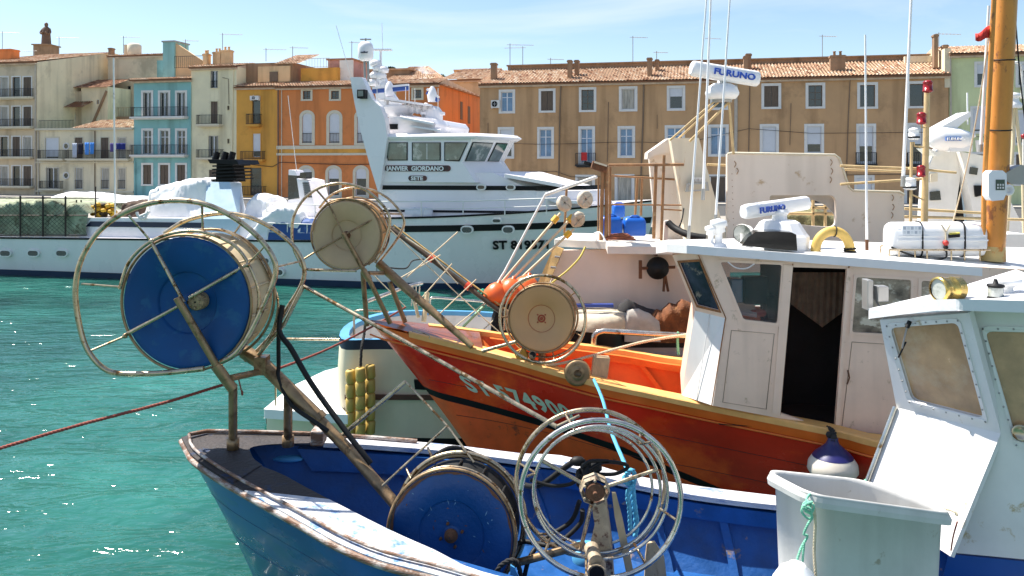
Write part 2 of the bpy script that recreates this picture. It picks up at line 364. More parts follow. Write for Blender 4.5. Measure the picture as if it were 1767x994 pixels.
def house(name, label, pl, x0, x1, ytop, wallm, wins=(), depth=12, eave=.45, roof=None, trim='trim', base=1.33, group='houses along the far quay', tw=.2, o=0, top=None, cat='building', slab='trim', roofz=None, sidegable=False):
    '''wins: (x0,y0,x1,y1,kind,opts) outer frame in photo pixels'''
    a0 = pl.at(x0, ytop)[0]; a1 = pl.at(x1, ytop)[0]; zt = (pl.at(x0, ytop)[1] + pl.at(x1, ytop)[1]) / 2 if top is None else top
    rt = root(name, label, cat, pl.pt((a0 + a1) / 2, base, 3), group)
    holes = []; specs = []
    for wv in wins:
        k = wv[4] if len(wv) > 4 else 'case'; op = dict(wv[5]) if len(wv) > 5 else {}
        t = op.pop('tw', tw)
        xm = (wv[0] + wv[2]) / 2
        h = (pl.at(wv[0], wv[1])[0] + t, pl.at(wv[2], wv[1])[0] - t, pl.at(xm, wv[3])[1] + t * .6, pl.at(xm, wv[1])[1] - t)
        holes.append(h); specs.append((h, k, t, op))
    mb = MB(); wall_holes(mb, pl, a0, a1, base, zt, holes)
    mb.quad(pl.pt(a0, base), pl.pt(a0, zt), pl.pt(a0, zt, depth), pl.pt(a0, base, depth)); mb.quad(pl.pt(a1, base), pl.pt(a1, base, depth), pl.pt(a1, zt, depth), pl.pt(a1, zt))
    mb.quad(pl.pt(a0, base, depth), pl.pt(a0, zt, depth), pl.pt(a1, zt, depth), pl.pt(a1, base, depth)); mb.quad(pl.pt(a0, zt), pl.pt(a1, zt), pl.pt(a1, zt, depth), pl.pt(a0, zt, depth))
    mb.build('wall', M[wallm], rt)
    for h, k, t, op in specs: window(rt, pl, h, k, t, op.pop('trim', trim), wallm=wallm, **op)
    rf = None
    if roof:
        mb = MB(); dd, rise = roof[:2]; hip = roof[2] if len(roof) > 2 else (0, 0)
        tiles(mb, pl, a0 - .1, a1 + .1, -eave, zt + .05, dd, zt + rise, hip=hip)
        pbox(mb, pl, a0 - .05, a1 + .05, zt - .10, zt + .02, -eave + .05, .1, 3); pbox(mb, pl, a0 - .05, a1 + .05, zt - .26, zt - .10, -eave * .5, .1, 2)
        if hip == (0, 0):
            for a in (a0, a1):
                mb.add([pl.pt(a, zt, 0), pl.pt(a, zt + rise, dd), pl.pt(a, zt, depth)], [(0, 1, 2)], 2)
        mb.quad(pl.pt(a0, zt + rise, dd), pl.pt(a1, zt + rise, dd), pl.pt(a1, zt, max(depth, dd + 1)), pl.pt(a0, zt, max(depth, dd + 1)), 1)
        rf = mb.build('roof', TM, rt)
    return rt, rf, (a0, a1, zt)
def chimney(rf, pl, x0, x1, y0, y1, off, m='tan', d=.6, cowl=True):
    mb = MB(); a0, zt = pl.at(x0, y0, off); a1 = pl.at(x1, y0, off)[0]; zb = pl.at(x0, y1, off)[1] - .8
    pbox(mb, pl, a0, a1, zb, zt, off - d / 2, off + d / 2); pbox(mb, pl, a0 - .06, a1 + .06, zt - .18, zt - .06, off - d / 2 - .06, off + d / 2 + .06)
    if cowl:
        for k in (.3, .7): c = pl.pt(lerp(a0, a1, k), zt, off); mb.lathe(c, (0, 0, 1), [(-.02, .11), (.28, .09), (.28, .14), (.34, .13), (.36, 0)], 10)
    return mb.build('chimney', M[m], rf)
def antenna(x, yb, yt, Y, arm=1, n=6, label=None, tilt=0.0, wide=1.0):
    mb = MB(); b = P(x, yb, Y); t = P(x, yt, Y); mb.tube([b, t], .035, 5)
    L_ = 1.6 * wide; q = t - V((0, 0, .12)); e = q + V((arm * L_, .3, tilt)); mb.tube([q - V((arm * .3, 0, 0)), e], .022, 4)
    for i in range(n):
        c = q.lerp(e, (i + .6) / n); l = .38 - .03 * i; mb.tube([c - V((0, l, l * .35)), c + V((0, l, l * .35))], .013, 4)
    return mb.build('tv_antenna', M['galv'], label=label, cat='antenna', group='television aerials on the roofs')
D = dict
# brown building ----------------------------------------------------
gb = D(pane='glassb')
bw = [(860.8,154.5,889,195,'case',gb),(929.5,152.8,958.7,193.6,'shut',{}),(999,150.5,1029,192.6,'grid',{}),(1068,148.8,1100,191.6,'curt',{}),(1150.6,147.8,1182.5,190.3,'roll',D(frac=.4)),(1225,147,1258,189,'roll',D(frac=.3)),
 (1313.8,143.7,1348,187.3,'shut',{}),(1390,142.6,1424,186.6,'grid',{}),(1479,142,1515,187,'dark',{}),(1564.5,140,1599,186,'dark',{}),
 (859,219.2,887.3,273,'roll',D(frac=.25)),(927,219,956,273,'case',gb),(997.9,217.9,1026.8,284,'case',gb),(1065.6,217.5,1096,271.7,'case',gb),(1147,216,1182,270,'case',gb),(1221.5,214.8,1257.5,269.4,'case',gb),
 (1311,214,1344,266,'roll',D(frac=.97)),(1387.7,213.7,1422,266,'roll',D(frac=.68)),(1477.5,213.4,1511.7,283,'roll',D(frac=.55)),(1565,212,1596,283,'roll',D(frac=.5)),
 (924.5,302,956,352,'curt',{}),(992.6,301.5,1026.8,357,'curt',{}),(1060.6,300.5,1094.8,357,'curt',{}),(1147,300.5,1181,357,'shut',{}),(1222,301,1256,357,'shut',{}),(1311,301,1344,357,'shut',{}),(1388,301,1422,357,'shut',{}),(1474,302,1509,357,'roll',D(frac=.5)),(1560,302,1596,357,'shut',{})]
rb, rfb, (ba0, ba1, bzt) = house('townhouse', 'long brown rendered building with white window surrounds and tiled roof', FP, 828, 1637, 138.5, 'brown', bw, depth=14, roof=(4.6, 1.75), tw=.22)
for r in ((993.6, 264, 1029, 287), (1475, 263, 1512, 286), (1563, 263, 1598, 286)): balcony(rb, FP, r, 'iron', .5)
for x0, x1, y0, y1, off in ((848, 857, 109, 136, 1.2), (980, 987, 104, 132, 1.0), (992, 999, 104, 131, 2.0), (1117, 1125, 100, 128, 1.2), (1283, 1290, 97, 123, 1.6), (1432, 1458, 96, 121, 1.5), (1287, 1296, 93, 122, 2.8), (1131, 1137, 103, 125, 3)):
    chimney(rfb, FP, x0, x1, y0, y1, off, 'rough', cowl=(x1 - x0) > 20)
mb = MB(); pz = FP.at(1200, 107, 5)[1]; pbox(mb, FP, ba0 + 1.5, ba1 - .2, bzt - .5, pz, 4.6, 9); pbox(mb, FP, ba0 + 1.4, ba1 - .1, pz, pz + .12, 4.45, 9.1); mb.build('parapet', M['rough'], rb)
def wallpipe(rt, pl, pts, r=.05, m='pipe', off=-.07, name='drain_pipe'):
    mb = MB(); mb.tube([pl.px(x, y, off) for x, y in pts], r, 6); return mb.build(name, M[m], rt)
for pts, r in (([(968, 146), (966, 200), (964, 320), (963, 352)], .06), ([(1111, 143), (1110, 200), (1107, 280), (1105, 350)], .07), ([(1050, 176), (1048, 280)], .03), ([(842, 212), (842, 236)], .03), ([(1134, 198), (1134, 222)], .02), ([(1467, 138), (1464, 200), (1461, 290), (1461, 350)], .04), ([(1365, 178), (1363, 250)], .025), ([(1294, 146), (1292, 262), (1291, 340)], .04)): wallpipe(rb, FP, pts, r)
wallpipe(rb, FP, [(1270, 146), (1270, 215), (1268, 350)], .15, 'pipew')
wallpipe(rb, FP, [(838, 240)] + [(870 + k * 60, 247 + 2 * math.sin(k * 1.3)) for k in range(6)] + [(1190, 245), (1292, 222), (1400, 230), (1636, 228)], .018, 'iron', -.09, 'wall_cable')
wallpipe(rb, FP, [(832, 294), (900, 297), (960, 296), (985, 305), (1010, 306), (1100, 303), (1200, 305), (1630, 300)], .02, 'iron', -.09, 'wall_cable')
def aircon(x0, y0, x1, y1, pl, label):
    mb = MB(); a0, z1 = pl.at(x0, y0); a1, z0 = pl.at(x1, y1); pbox(mb, pl, a0, a1, z0, z1, -.42, -.08); c = pl.pt(lerp(a0, a1, .42), (z0 + z1) / 2, -.425)
    mb.lathe(c, -pl.n, [(0, (z1 - z0) * .38), (.02, (z1 - z0) * .38), (.02, (z1 - z0) * .33), (.005, (z1 - z0) * .3), (.005, .001)], 20, 1); mb.tube([c - V((0, 0, .3)), c + V((0, 0, .3))], .02, 4, mi=0); mb.tube([c - pl.u * .3, c + pl.u * .3], .02, 4, mi=0)
    pbox(mb, pl, a0 + .05, a0 + .1, z0 - .05, z0, -.42, 0); pbox(mb, pl, a1 - .1, a1 - .05, z0 - .05, z0, -.42, 0)
    return mb.build('air_conditioner', [M['trim'], M['black']], label=label, cat='air conditioner', bev=.02)
aircon(849, 173.5, 864, 186.5, FP, 'white air conditioner box on the brown facade beside its top left window')
# red cloth on balcony
mb = MB(); q = [FP.px(1003, 263, -.58), FP.px(1013, 263, -.58), FP.px(1013, 277, -.60), FP.px(1003, 277, -.60)]; mb.plate(q, FP.n * .02); mb.build('red_cloth', mat('cloth_red', (.5, .03, .03), .9), label='red cloth hung over the small iron balcony of the brown building', cat='cloth')
# green building ------------------------------------------------------
gw = [(1681, 106, 1706, 150, 'roll', D(frac=.45)), (1752, 106, 1788, 150, 'roll', D(frac=.3)), (1674, 183, 1702, 230, 'roll', D(frac=.9)), (1748, 190, 1784, 250, 'roll', D(frac=.8)), (1674, 262, 1704, 320, 'shut', {}), (1748, 262, 1784, 320, 'shut', {})]
rg, rfg, (ga0, ga1, gzt) = house('townhouse', 'pale green house at the right edge, behind the orange mast', FP, 1638, 1850, 92, 'green', gw, depth=13, roof=(4.5, 1.2))
mb = MB(); pbox(mb, FP, ga0 - .35, ga0 + .1, bzt - 1, gzt + .5, -.1, 6); pbox(mb, FP, ga0 - 2.4, ga0 - .35, bzt + .2, gzt + .4, 3.4, 3.9); mb.build('gable', M['cream'], rg)
chimney(rfg, FP, 1610, 1617, 60, 100, 1.2, 'rough', cowl=False); chimney(rfg, FP, 1626, 1634, 78, 110, .8, 'rough', cowl=False)
wallpipe(rg, FP, [(1640, 95), (1641, 200), (1642, 330)], .07, 'pipew'); wallpipe(rg, FP, [(1675, 236), (1701, 236)], .02, 'iron')
# orange building -----------------------------------------------------
aw = D(arch=True, trim='trimc', tw=.28, frac=.95, rail=True); al = D(arch=True, trim='trimc', tw=.28, frac=.38)
ow = [(519.5, 153, 539.4, 173.4, 'grid', D(trim='trimc')), (568, 153, 588.6, 173.4, 'grid', D(trim='trimc')), (616, 153, 637, 173.4, 'grid', D(trim='trimc')), (663, 152, 684, 173, 'grid', D(trim='trimc')), (710, 151, 731, 172, 'grid', D(trim='trimc')),
 (517, 190, 543.4, 250, 'roll', aw), (563.4, 190, 591, 250, 'roll', aw), (611.5, 190, 637, 250, 'roll', aw), (514, 285, 543, 341, 'roll', al), (561.7, 285, 590, 341, 'roll', al), (609, 285, 637, 341, 'roll', al)]
ro, rfo, (oa0, oa1, ozt) = house('townhouse', 'orange house with arched cream window surrounds and a yellow frieze', FP, 478, 757, 148, 'orange', ow, depth=16, roof=(2.2, .7), trim='trimc')
mb = MB(); z0 = FP.at(600, 268)[1]; z1 = FP.at(600, 264)[1]; z2 = FP.at(600, 257)[1]; z3 = FP.at(600, 251)[1]
pbox(mb, FP, oa0, oa1, z0, z1, -.12, .01, 0); pbox(mb, FP, oa0 + .02, oa1 - .02, z1, z2, -.05, .01, 1); pbox(mb, FP, oa0, oa1, z2, z3, -.12, .01, 0); mb.build('frieze', [M['trimc'], M['ochre']], ro)
wallpipe(ro, FP, [(480, 152), (480, 260), (479, 345)], .06, 'pipe'); wallpipe(ro, FP, [(486, 152), (486, 250), (486, 345)], .04, 'trimc')
wallpipe(ro, FP, [(408, 281), (470, 288), (484, 280), (530, 282), (600, 284), (650, 283)], .03, 'iron', -.1, 'wall_cable')
# upper storey set back, and hip roof on its right half
mb = MB(); a0 = FP.at(664, 140, 2)[0]; tiles(mb, FP, a0, oa1 + .1, 2.1, ozt + .65, 7.5, ozt + 2.5, hip=(.5, 3.5)); mb.build('upper_roof', TM, ro)
def sideplane(a, z=0): return Plane(FP.pt(a, 0, 0), W, -U)
sp = sideplane(oa1)
mb = MB()
for x0, y0, x1, y1 in ((794, 175, 798, 206), (807, 183, 811, 213), (792, 213, 796, 232), (806, 219, 810, 236)):
    s0 = sp.at(x0, y0)[0]; s1 = sp.at(x1, y0)[0]; za = sp.at(x0, y0)[1]; zb = sp.at(x0, y1)[1]
    for q, mi, pr in (((s0, s1, zb, za), 0, .03),): mb.box(FP.pt(oa1 + pr / 2, (za + zb) / 2, (s0 + s1) / 2), (pr, s1 - s0, za - zb), (U, W, V((0, 0, 1))), mi)
mb.build('side_window', M['wood'], ro)
mb = MB(); nx = 30
for i in range(nx):
    o = 16 * i / nx; mb.box(FP.pt(oa1 + .18, ozt - .02, o + .27), (.42, .5, .12), (U, W, V((0, 0, 1))), i % 3)
mb.build('side_eave', TM, ro)
# set-back terrace and pink dormer on the orange and ochre roofs
def block(name, label, pl, x0, y0, x1, y1, o0, o1, m, parent=None, cat='building', roofm=None, group='roof structures'):
    mb = MB(); a0, zt = pl.at(x0, y0, o0); a1 = pl.at(x1, y0, o0)[0]; zb = pl.at(x0, y1, o0)[1]; pbox(mb, pl, a0, a1, zb, zt, o0, o1)
    if roofm: pbox(mb, pl, a0 - .15, a1 + .15, zt, zt + .14, o0 - .15, o1 + .15, 1)
    return mb.build(name, [M[m]] + ([M[roofm]] if roofm else []), parent, label, None if parent else cat, None if parent else group)
block('terrace_wall', None, FP, 519, 118, 584, 143, 2.6, 3, 'ochre', ro); block('dormer', None, FP, 566, 104, 607, 143, 3.2, 7, 'pink', ro, roofm='t1')
block('dormer', None, FP, 586, 104, 609, 143, 3.0, 3.15, 'trim', ro); block('dormer', None, FP, 636, 122, 706, 145, 4, 7, 'rough', ro, roofm='t2')
mb = MB(); a0, z = FP.at(528, 117, 2.7); a1 = FP.at(568, 117, 2.7)[0]; railing(mb, FP, a0, a1, z, .9, 2.75, .3); mb.build('terrace_railing', M['pipew'], ro)
# ochre house ---------------------------------------------------------
hw = [(434, 166, 451, 214, 'dark', D(tw=.08)), (435, 229, 451, 272, 'roll', D(frac=.75, tw=.08)), (430.5, 288, 453, 338, 'dark', D(tw=.08))]
rh, rfh, hb = house('townhouse', 'narrow ochre house with iron balconies, left of the orange one', FP, 408, 478, 150, 'ochre', hw, depth=12, roof=(1.6, .5), trim='ochre')
for r in ((430, 197, 453, 218), (420, 261, 459, 278), (420, 321, 461, 340)): balcony(rh, FP, r, 'ochre', .7)
block('attic', None, FP, 411, 110, 505, 146, 1.7, 8, 'rough', rh); block('attic', None, FP, 445, 115, 500, 142, 1.5, 1.66, 'tan', rh); block('attic_window', None, FP, 465, 124, 479, 141, 1.4, 1.48, 'wood', rh)
mb = MB(); a0, z = FP.at(478, 110, 2); a1 = FP.at(520, 110, 2)[0]; tiles(mb, FP, a0, a1, 1.5, z - .1, 6, z + 1.3); mb.build('attic_roof', TM, rh)
aircon(435, 166, 450, 173, FP, 'small air conditioner above the top balcony of the ochre house')
# pale yellow house ----------------------------------------------------
yw = [(362.5, 120.6, 377.5, 152.8, 'half', D(tw=.08, rail=True)), (363, 174, 377, 214, 'shut', D(tw=.06)), (359, 233, 378, 271, 'half', D(tw=.06)), (360, 292, 378, 332, 'shut', D(tw=.06)), (392, 182, 396.5, 190, 'dark', D(tw=.03)), (392, 239, 396.5, 248, 'dark', D(tw=.03))]
ry, rfy, yb = house('townhouse', 'tall pale yellow house next to the turquoise one', FP, 330, 408, 116, 'yellow', yw, depth=14, roof=(3.4, .7), trim='yellow')
for r in ((344.6, 198.6, 385, 217.5), (344.6, 258, 387, 275)): balcony(ry, FP, r, 'trimc', .7)
for x0, x1, y0, y1, off in ((370, 383, 90, 110, 1.5), (384, 400, 87, 108, 1.5), (353, 361, 93, 111, 1.2)): chimney(rfy, FP, x0, x1, y0, y1, off, 'tan')
wallpipe(ry, FP, [(402, 120), (401, 200), (399, 340)], .08, 'yellow'); wallpipe(ry, FP, [(384, 134), (394, 136), (395, 180)], .03, 'pipe')
block('side_wing', None, FP, 409, 117, 445, 150, 4, 9, 'yellow', ry, roofm='t3')
# turquoise house -------------------------------------------------------
tws = []
for y0, y1, k in ((156, 203, 'half'), (221.5, 268, 'sash'), (281, 320, 'shut')):
    for x0, x1 in ((244, 264.5), (273, 294), (302.5, 323)): tws.append((x0, y0, x1, y1, k, D(tw=.2)))
rt_, rft, tb = house('townhouse', 'narrow turquoise house with full width balconies', FP, 231, 330, 138, 'teal', tws, depth=11, roof=(3.2, .55), eave=.7)
for r in ((232.4, 185.3, 326, 204.5), (232.4, 250, 326, 270)): balcony(rt_, FP, r, 'trim', .8)
wallpipe(rt_, FP, [(233, 278), (233, 340)], .08, 'teal'); wallpipe(rt_, FP, [(329, 146), (329, 340)], .06, 'teal')
# roof-top stair head of the turquoise house
mb = MB(); o0 = 3.6
a0, zt = FP.at(281, 73, o0); a1 = FP.at(301, 73, o0)[0]; zb = tb[2] + .2; pbox(mb, FP, a0, a1, zb, zt, o0, o0 + 2.4, 0); pbox(mb, FP, a0 - .1, a1 + .1, zt, zt + .15, o0 - .1, o0 + 2.5, 1)
b0 = FP.pt(a1, zt - .1, o0 + .2); a2, z2 = FP.at(353, 108, o0); mb.plate([b0, FP.pt(a2, z2, o0 + .2), FP.pt(a2, zb, o0 + .2), FP.pt(a1, zb, o0 + .2)], W * .25, 2)
pbox(mb, FP, a0 - .9, a0, zb, zt - 1.8, o0 + .3, o0 + 2, 0); mb.build('stair_head', [M['teal'], M['galv'], M['tan']], rt_)
mb = MB(); a0, z = FP.at(301, 111, 3); a1 = FP.at(352, 111, 3)[0]; railing(mb, FP, a0, a1, z - .4, 1.2, 3.0, .22); mb.build('roof_railing', M['iron'], rt_)
# low cream house with washing -------------------------------------------
cw = [(77, 236, 103, 275, 'roll', D(frac=.9, tw=.1)), (128, 236, 144, 275, 'shut', D(tw=.08)), (173, 236, 189, 275, 'shut', D(tw=.08)), (202, 236, 218.5, 275, 'curt', D(tw=.08)),
 (79, 288, 103, 326, 'half', D(tw=.08)), (128, 288, 144.5, 327, 'curt', D(tw=.1, rail=True)), (173, 288, 190, 327, 'curt', D(tw=.1, rail=True)), (202, 288, 218.5, 327, 'curt', D(tw=.1, rail=True))]
rc, rfc, cb = house('townhouse', 'low cream house with washing on its balcony', FP, 63, 231, 224, 'cream', cw, depth=4, roof=None, trim='trimc')
for r in ((71, 259, 115, 276.5), (119.5, 259, 227, 276.5), (74, 312, 111, 328)): balcony(rc, FP, r, 'trimc', .6)
mb = MB(); a0 = FP.at(63, 224)[0]; a1 = FP.at(231, 224)[0]; z = cb[2]; pbox(mb, FP, a0, a1, z - .02, z + .18, -.25, .2)
for py in (280, 330): zz = FP.at(140, py)[1]; pbox(mb, FP, a0, a1, zz - .1, zz + .06, -.12, .01)
mb.build('cornice', M['trimc'], rc)
mb = MB(); a0 = FP.at(128, 220)[0]; tiles(mb, FP, a0, a1, -.3, cb[2] + .15, 3.9, cb[2] + 1.15); mb.build('roof', TM, rc)
for cy in (252.4, 303):
    a, z = FP.at(114.5, cy); mb = MB(); mb.lathe(FP.pt(a, z, 0), -W, [(-.02, .37), (.06, .37), (.06, .25), (-.02, .25)], 20); ww = mb.build('round_window', M['trim'], rc)
    mb = MB(); mb.lathe(FP.pt(a, z, 0), -W, [(.01, .25), (.011, 0)], 20); mb.build('pane', M['glass'], ww)
wallpipe(rc, FP, [(163.5, 226), (163.5, 345)], .05, 'pipe'); wallpipe(rc, FP, [(66, 226), (67, 345)], .08, 'pipew')
mb = MB(); a0, z = FP.at(66, 221); a1 = FP.at(126, 221)[0]; railing(mb, FP, a0, a1, cb[2] + .1, .9, .1, .16); mb.build('terrace_railing', M['iron'], rc)
def washing(x0, y0, x1, y1, col, label, nm='towel'):
    mb = MB(); n = 8; A = []; 
    for j in range(5):
        row = []
        for i in range(n + 1):
            a, z = FP.at(lerp(x0, x1, i / n), lerp(y0, y1, j / 4), -.75); row.append(FP.pt(a, z, -.78 + .04 * math.sin(i * 1.9 + j * .4)))
        A.append(row)
    mb.loft(A); mb.build('hanging_' + nm, mat('cloth_' + nm + str(int(x0)), col, .9, var=.1), label=label, cat='washing', group='washing on the balcony of the low cream house', solid=.015)
washing(125, 247, 133, 272, (.45, .5, .6), 'pale grey shirt drying at the left end of the balcony washing', 'shirt')
washing(134.5, 247, 144, 266, (.015, .015, .03), 'black trousers drying on the balcony washing line', 'trousers')
washing(146.5, 246, 154, 267, (.08, .28, .75), 'wide sky blue towel drying on the balcony, left of its narrower twin')
washing(155.5, 246, 162.5, 266, (.06, .25, .68), 'narrower sky blue towel drying beside the wide one', 'small_towel')
washing(190, 247, 198, 262, (.10, .08, .25), 'purple cloth drying between the towels and the navy sheet', 'cloth')
washing(200.5, 247, 217, 258, (.01, .02, .16), 'wide navy sheet drying at the right end of the balcony', 'sheet')
# beige corner building at the left edge ----------------------------------
lw = []
for y0, y1 in ((131, 169), (182, 221), (234, 272), (284.6, 322)):
    for i, (x0, x1) in enumerate(((-48, -32), (-26, -10), (-1, 15.5), (20, 36.5), (39, 56))): lw.append((x0, y0, x1, y1, ('shut', 'curt', 'dark')[(i + int(y0)) % 3], D(tw=.12)))
rl, rfl, lb = house('townhouse', 'beige corner building at the left edge, four rows of balconies', FP, -60, 63, 109, 'beige', lw, depth=12, roof=(11, 2.4), slab='trim')
for yb_, yt_ in ((171, 154.5), (221.5, 206), (273, 258), (323, 308)): balcony(rl, FP, (-58, yt_, 60, yb_), 'trimc', .7)
wallpipe(rl, FP, [(61, 112), (61, 345)], .08, 'pipew')
mb = MB(); a1 = lb[1]; mb.plate([FP.pt(a1 + .01, lb[2] - .02, 0), FP.pt(a1 + .01, lb[2] + 2.4, 11), FP.pt(a1 + .01, lb[2] + 2.2, 14), FP.pt(a1 + .01, 1.4, 14), FP.pt(a1 + .01, 1.4, 0)], U * .05); mb.build('gable', M['cream'], rl)
chimney(rfl, FP, 4, 26, 86, 104, 3, 'orange', d=1.2, cowl=False)
# tall cream rear block with a little window, and its yard houses ----------
FR = Plane(FP.pt(0, 0, 9))
rr, rfr, rbk = house('rear_block', 'plain cream rear block rising between beige and turquoise houses', FR, 186, 283, 96, 'beige', [(219, 148, 226.5, 161, 'dark', D(tw=.03))], depth=10, roof=(3, .3), eave=.2, trim='beige')
mb = MB(); mb.lathe(FR.px(232, 86, 2), (0, 0, 1), [(-1, .5), (-.6, .75), (.5, .75), (.7, .5), (.75, 0)], 18); mb.lathe(FR.px(219, 87, 2), (0, 0, 1), [(-1, .35), (.5, .3), (.6, .4), (.7, 0)], 10); mb.build('water_tank', M['trimc'], rfr)
chimney(rfr, FR, 190, 195, 83, 95, 1, 'rough', cowl=False)
mb = MB(); a0, z = FR.at(178, 202, -2.5); a1 = FR.at(232, 202, -2.5)[0]; pbox(mb, FR, a0, a1, 1.4, z, -2.5, -.02, 0); railing(mb, FR, a0, a1, z, 1.0, -2.4, .2); mb.build('terrace', M['rough'], rr)
FS = Plane(FP.pt(0, 0, 5.2))
rs, rfs, sb = house('yard_house', 'small cream yard house with dark tiled roof behind the low house', FS, 140, 186, 150, 'cream', [(167, 172, 171, 180, 'dark', D(tw=.02))], depth=3.6, roof=None, group='small houses in the yard')
mb = MB(); tiles(mb, FS, sb[0] - 2.2, sb[1], -.3, sb[2] - .1, 3.5, sb[2] + 1.1); mb.build('roof', [M['t4'], M['t1'], M['t4'], M['t4']], rs)
mb = MB(); mb.plate([FS.px(183, 156, -.05), FS.px(186, 158, -.05), FS.px(163, 212, -.05), FS.px(159, 212, -.05)], W * -.1); mb.build('drain', M['rough'], rs)
r2, _, s2 = house('yard_house', 'low lean-to with a dark roof and two small windows on the terrace', FS, 108, 141, 158, 'beige', [(122, 164, 127, 173, 'dark', D(tw=.02)), (108.5, 200, 114, 212, 'dark', D(tw=.02)), (121, 198, 130, 211, 'dark', D(tw=.02))], depth=3, group='small houses in the yard')
mb = MB(); a0, z = FS.at(96, 186, -1.6); a1 = FS.at(143, 186, -1.6)[0]; tiles(mb, FS, a0, a1, -1.7, z, -.1, z + .7); mb.build('awning', [M['t4'], M['t4'], M['rough'], M['t4']], r2)
# tan house in the side street and the yellow one next to it ---------------
FT = Plane(FP.pt(0, 0, 26))
rx, rfx, xb = house('street_house', 'tan house with a tiled roof at the end of the side street', FT, 762, 850, 138, 'tan', [(789, 151, 795, 167, 'dark', D(tw=.05))], depth=8, roof=(5, 1.9, (1.5, 0)), group='houses in the side street')
FT2 = Plane(FP.pt(0, 0, 15.9)); house('street_house', 'yellow house wall filling the narrow side street', FT2, 815.5, 850, 183, 'ochre', [], depth=5, roof=(3, .8), group='houses in the side street')
# aerials ------------------------------------------------------------------
AL = ['aerial mast on the beige corner building at the left edge', 'aerial with a long arm to the right of the statue', 'low aerial behind the beige tiled roof', 'aerial beside the white water tank', 'thin aerial above the sloping wall of the turquoise house', 'tall aerial above the chimneys of the pale yellow house', 'bent aerial above the attic of the ochre house', 'aerial above the ochre house attic roof', 'two armed aerial left of the white radome', 'aerial at the left end of the brown roof', 'second aerial at the left end of the brown roof, right beside the first', 'low aerial above the brown parapet', 'tall aerial above the middle of the brown roof', 'small aerial right of the tall one on the brown roof', 'aerial just behind the top of the white whip antennas', 'aerial left of the broad chimney on the brown roof', 'aerial above the tiled roof of the green house']
for i, (x, yb_, yt_, Y, arm, wd) in enumerate(((4, 100, 54, 86, 1, 1), (102, 92, 63, 90, 1, 1.3), (59, 96, 86, 92, -1, .9), (213, 92, 62, 86, 1, 1), (320, 100, 68, 84, 1, .8), (384, 95, 57, 82, 1, 1.2), (459, 106, 83, 80, 1, 1.2), (505, 103, 80, 79, 1, .9), (607, 130, 71, 80, 1, .9), (880, 135, 75, 76, 1, 1.4), (902, 115, 80, 77, -1, 1.1), (950, 112, 100, 77, 1, .8), (1092, 120, 62, 76, 1, .9), (1133, 112, 88, 76, 1, .7), (1222, 115, 64, 75, 1, .8), (1419, 115, 60, 74, 1, .9), (1620, 90, 56, 71, 1, 1.3))):
    antenna(x, yb_, yt_, Y, arm, label=AL[i], wide=wd)
# statue ----------------------------------------------------------------------
st = root('statue', 'dark standing robed statue on a roof pedestal, far left skyline', 'statue', P(80, 92, 104))
c = P(80, 92, 104); k = 104 / 1400
mb = MB(); pc = P(80, 84, 104); mb.box(pc - V((0, 0, 3)), (28 * k, 2.2, 6 + 11 * k)); mb.box(pc + V((0, 0, 5 * k)), (32 * k, 2.6, 2 * k)); mb.build('pedestal', M['rough'], st)
mb = MB(); bz = P(80, 78, 104)
prof = [(0, 8.0, 6), (2, 8.2, 6), (10, 7.6, 6), (18, 7, 5.5), (25, 6.6, 5), (29, 6.0, 4.5), (31.5, 3.2, 3), (32.5, 2.3, 2.3), (34, 3.0, 3), (36.5, 3.1, 3), (38.5, 1.9, 2), (39.5, .3, .3)]
secs = []
for h, rx_, ry_ in prof: secs.append([bz + V((math.cos(2 * math.pi * j / 20) * rx_ * k * (1 + .06 * math.cos(j * 2.1)), math.sin(2 * math.pi * j / 20) * ry_ * k, h * k)) for j in range(20)])
mb.loft(secs, closed=True, cap=True)
for sx in (-1, 1): mb.tube(cat_rom([bz + V((sx * 5.5 * k, 0, 28 * k)), bz + V((sx * 8.2 * k, -.2, 22 * k)), bz + V((sx * 6.0 * k, -5 * k, 19 * k)), bz + V((sx * 1.5 * k, -6.5 * k, 22 * k))], 4), [1.9 * k] * 6 + [1.5 * k] * 6 + [1.1 * k], 8)
mb.build('figure', mat('statue_bronze', (.16, .09, .055), .6, var=.2), st)
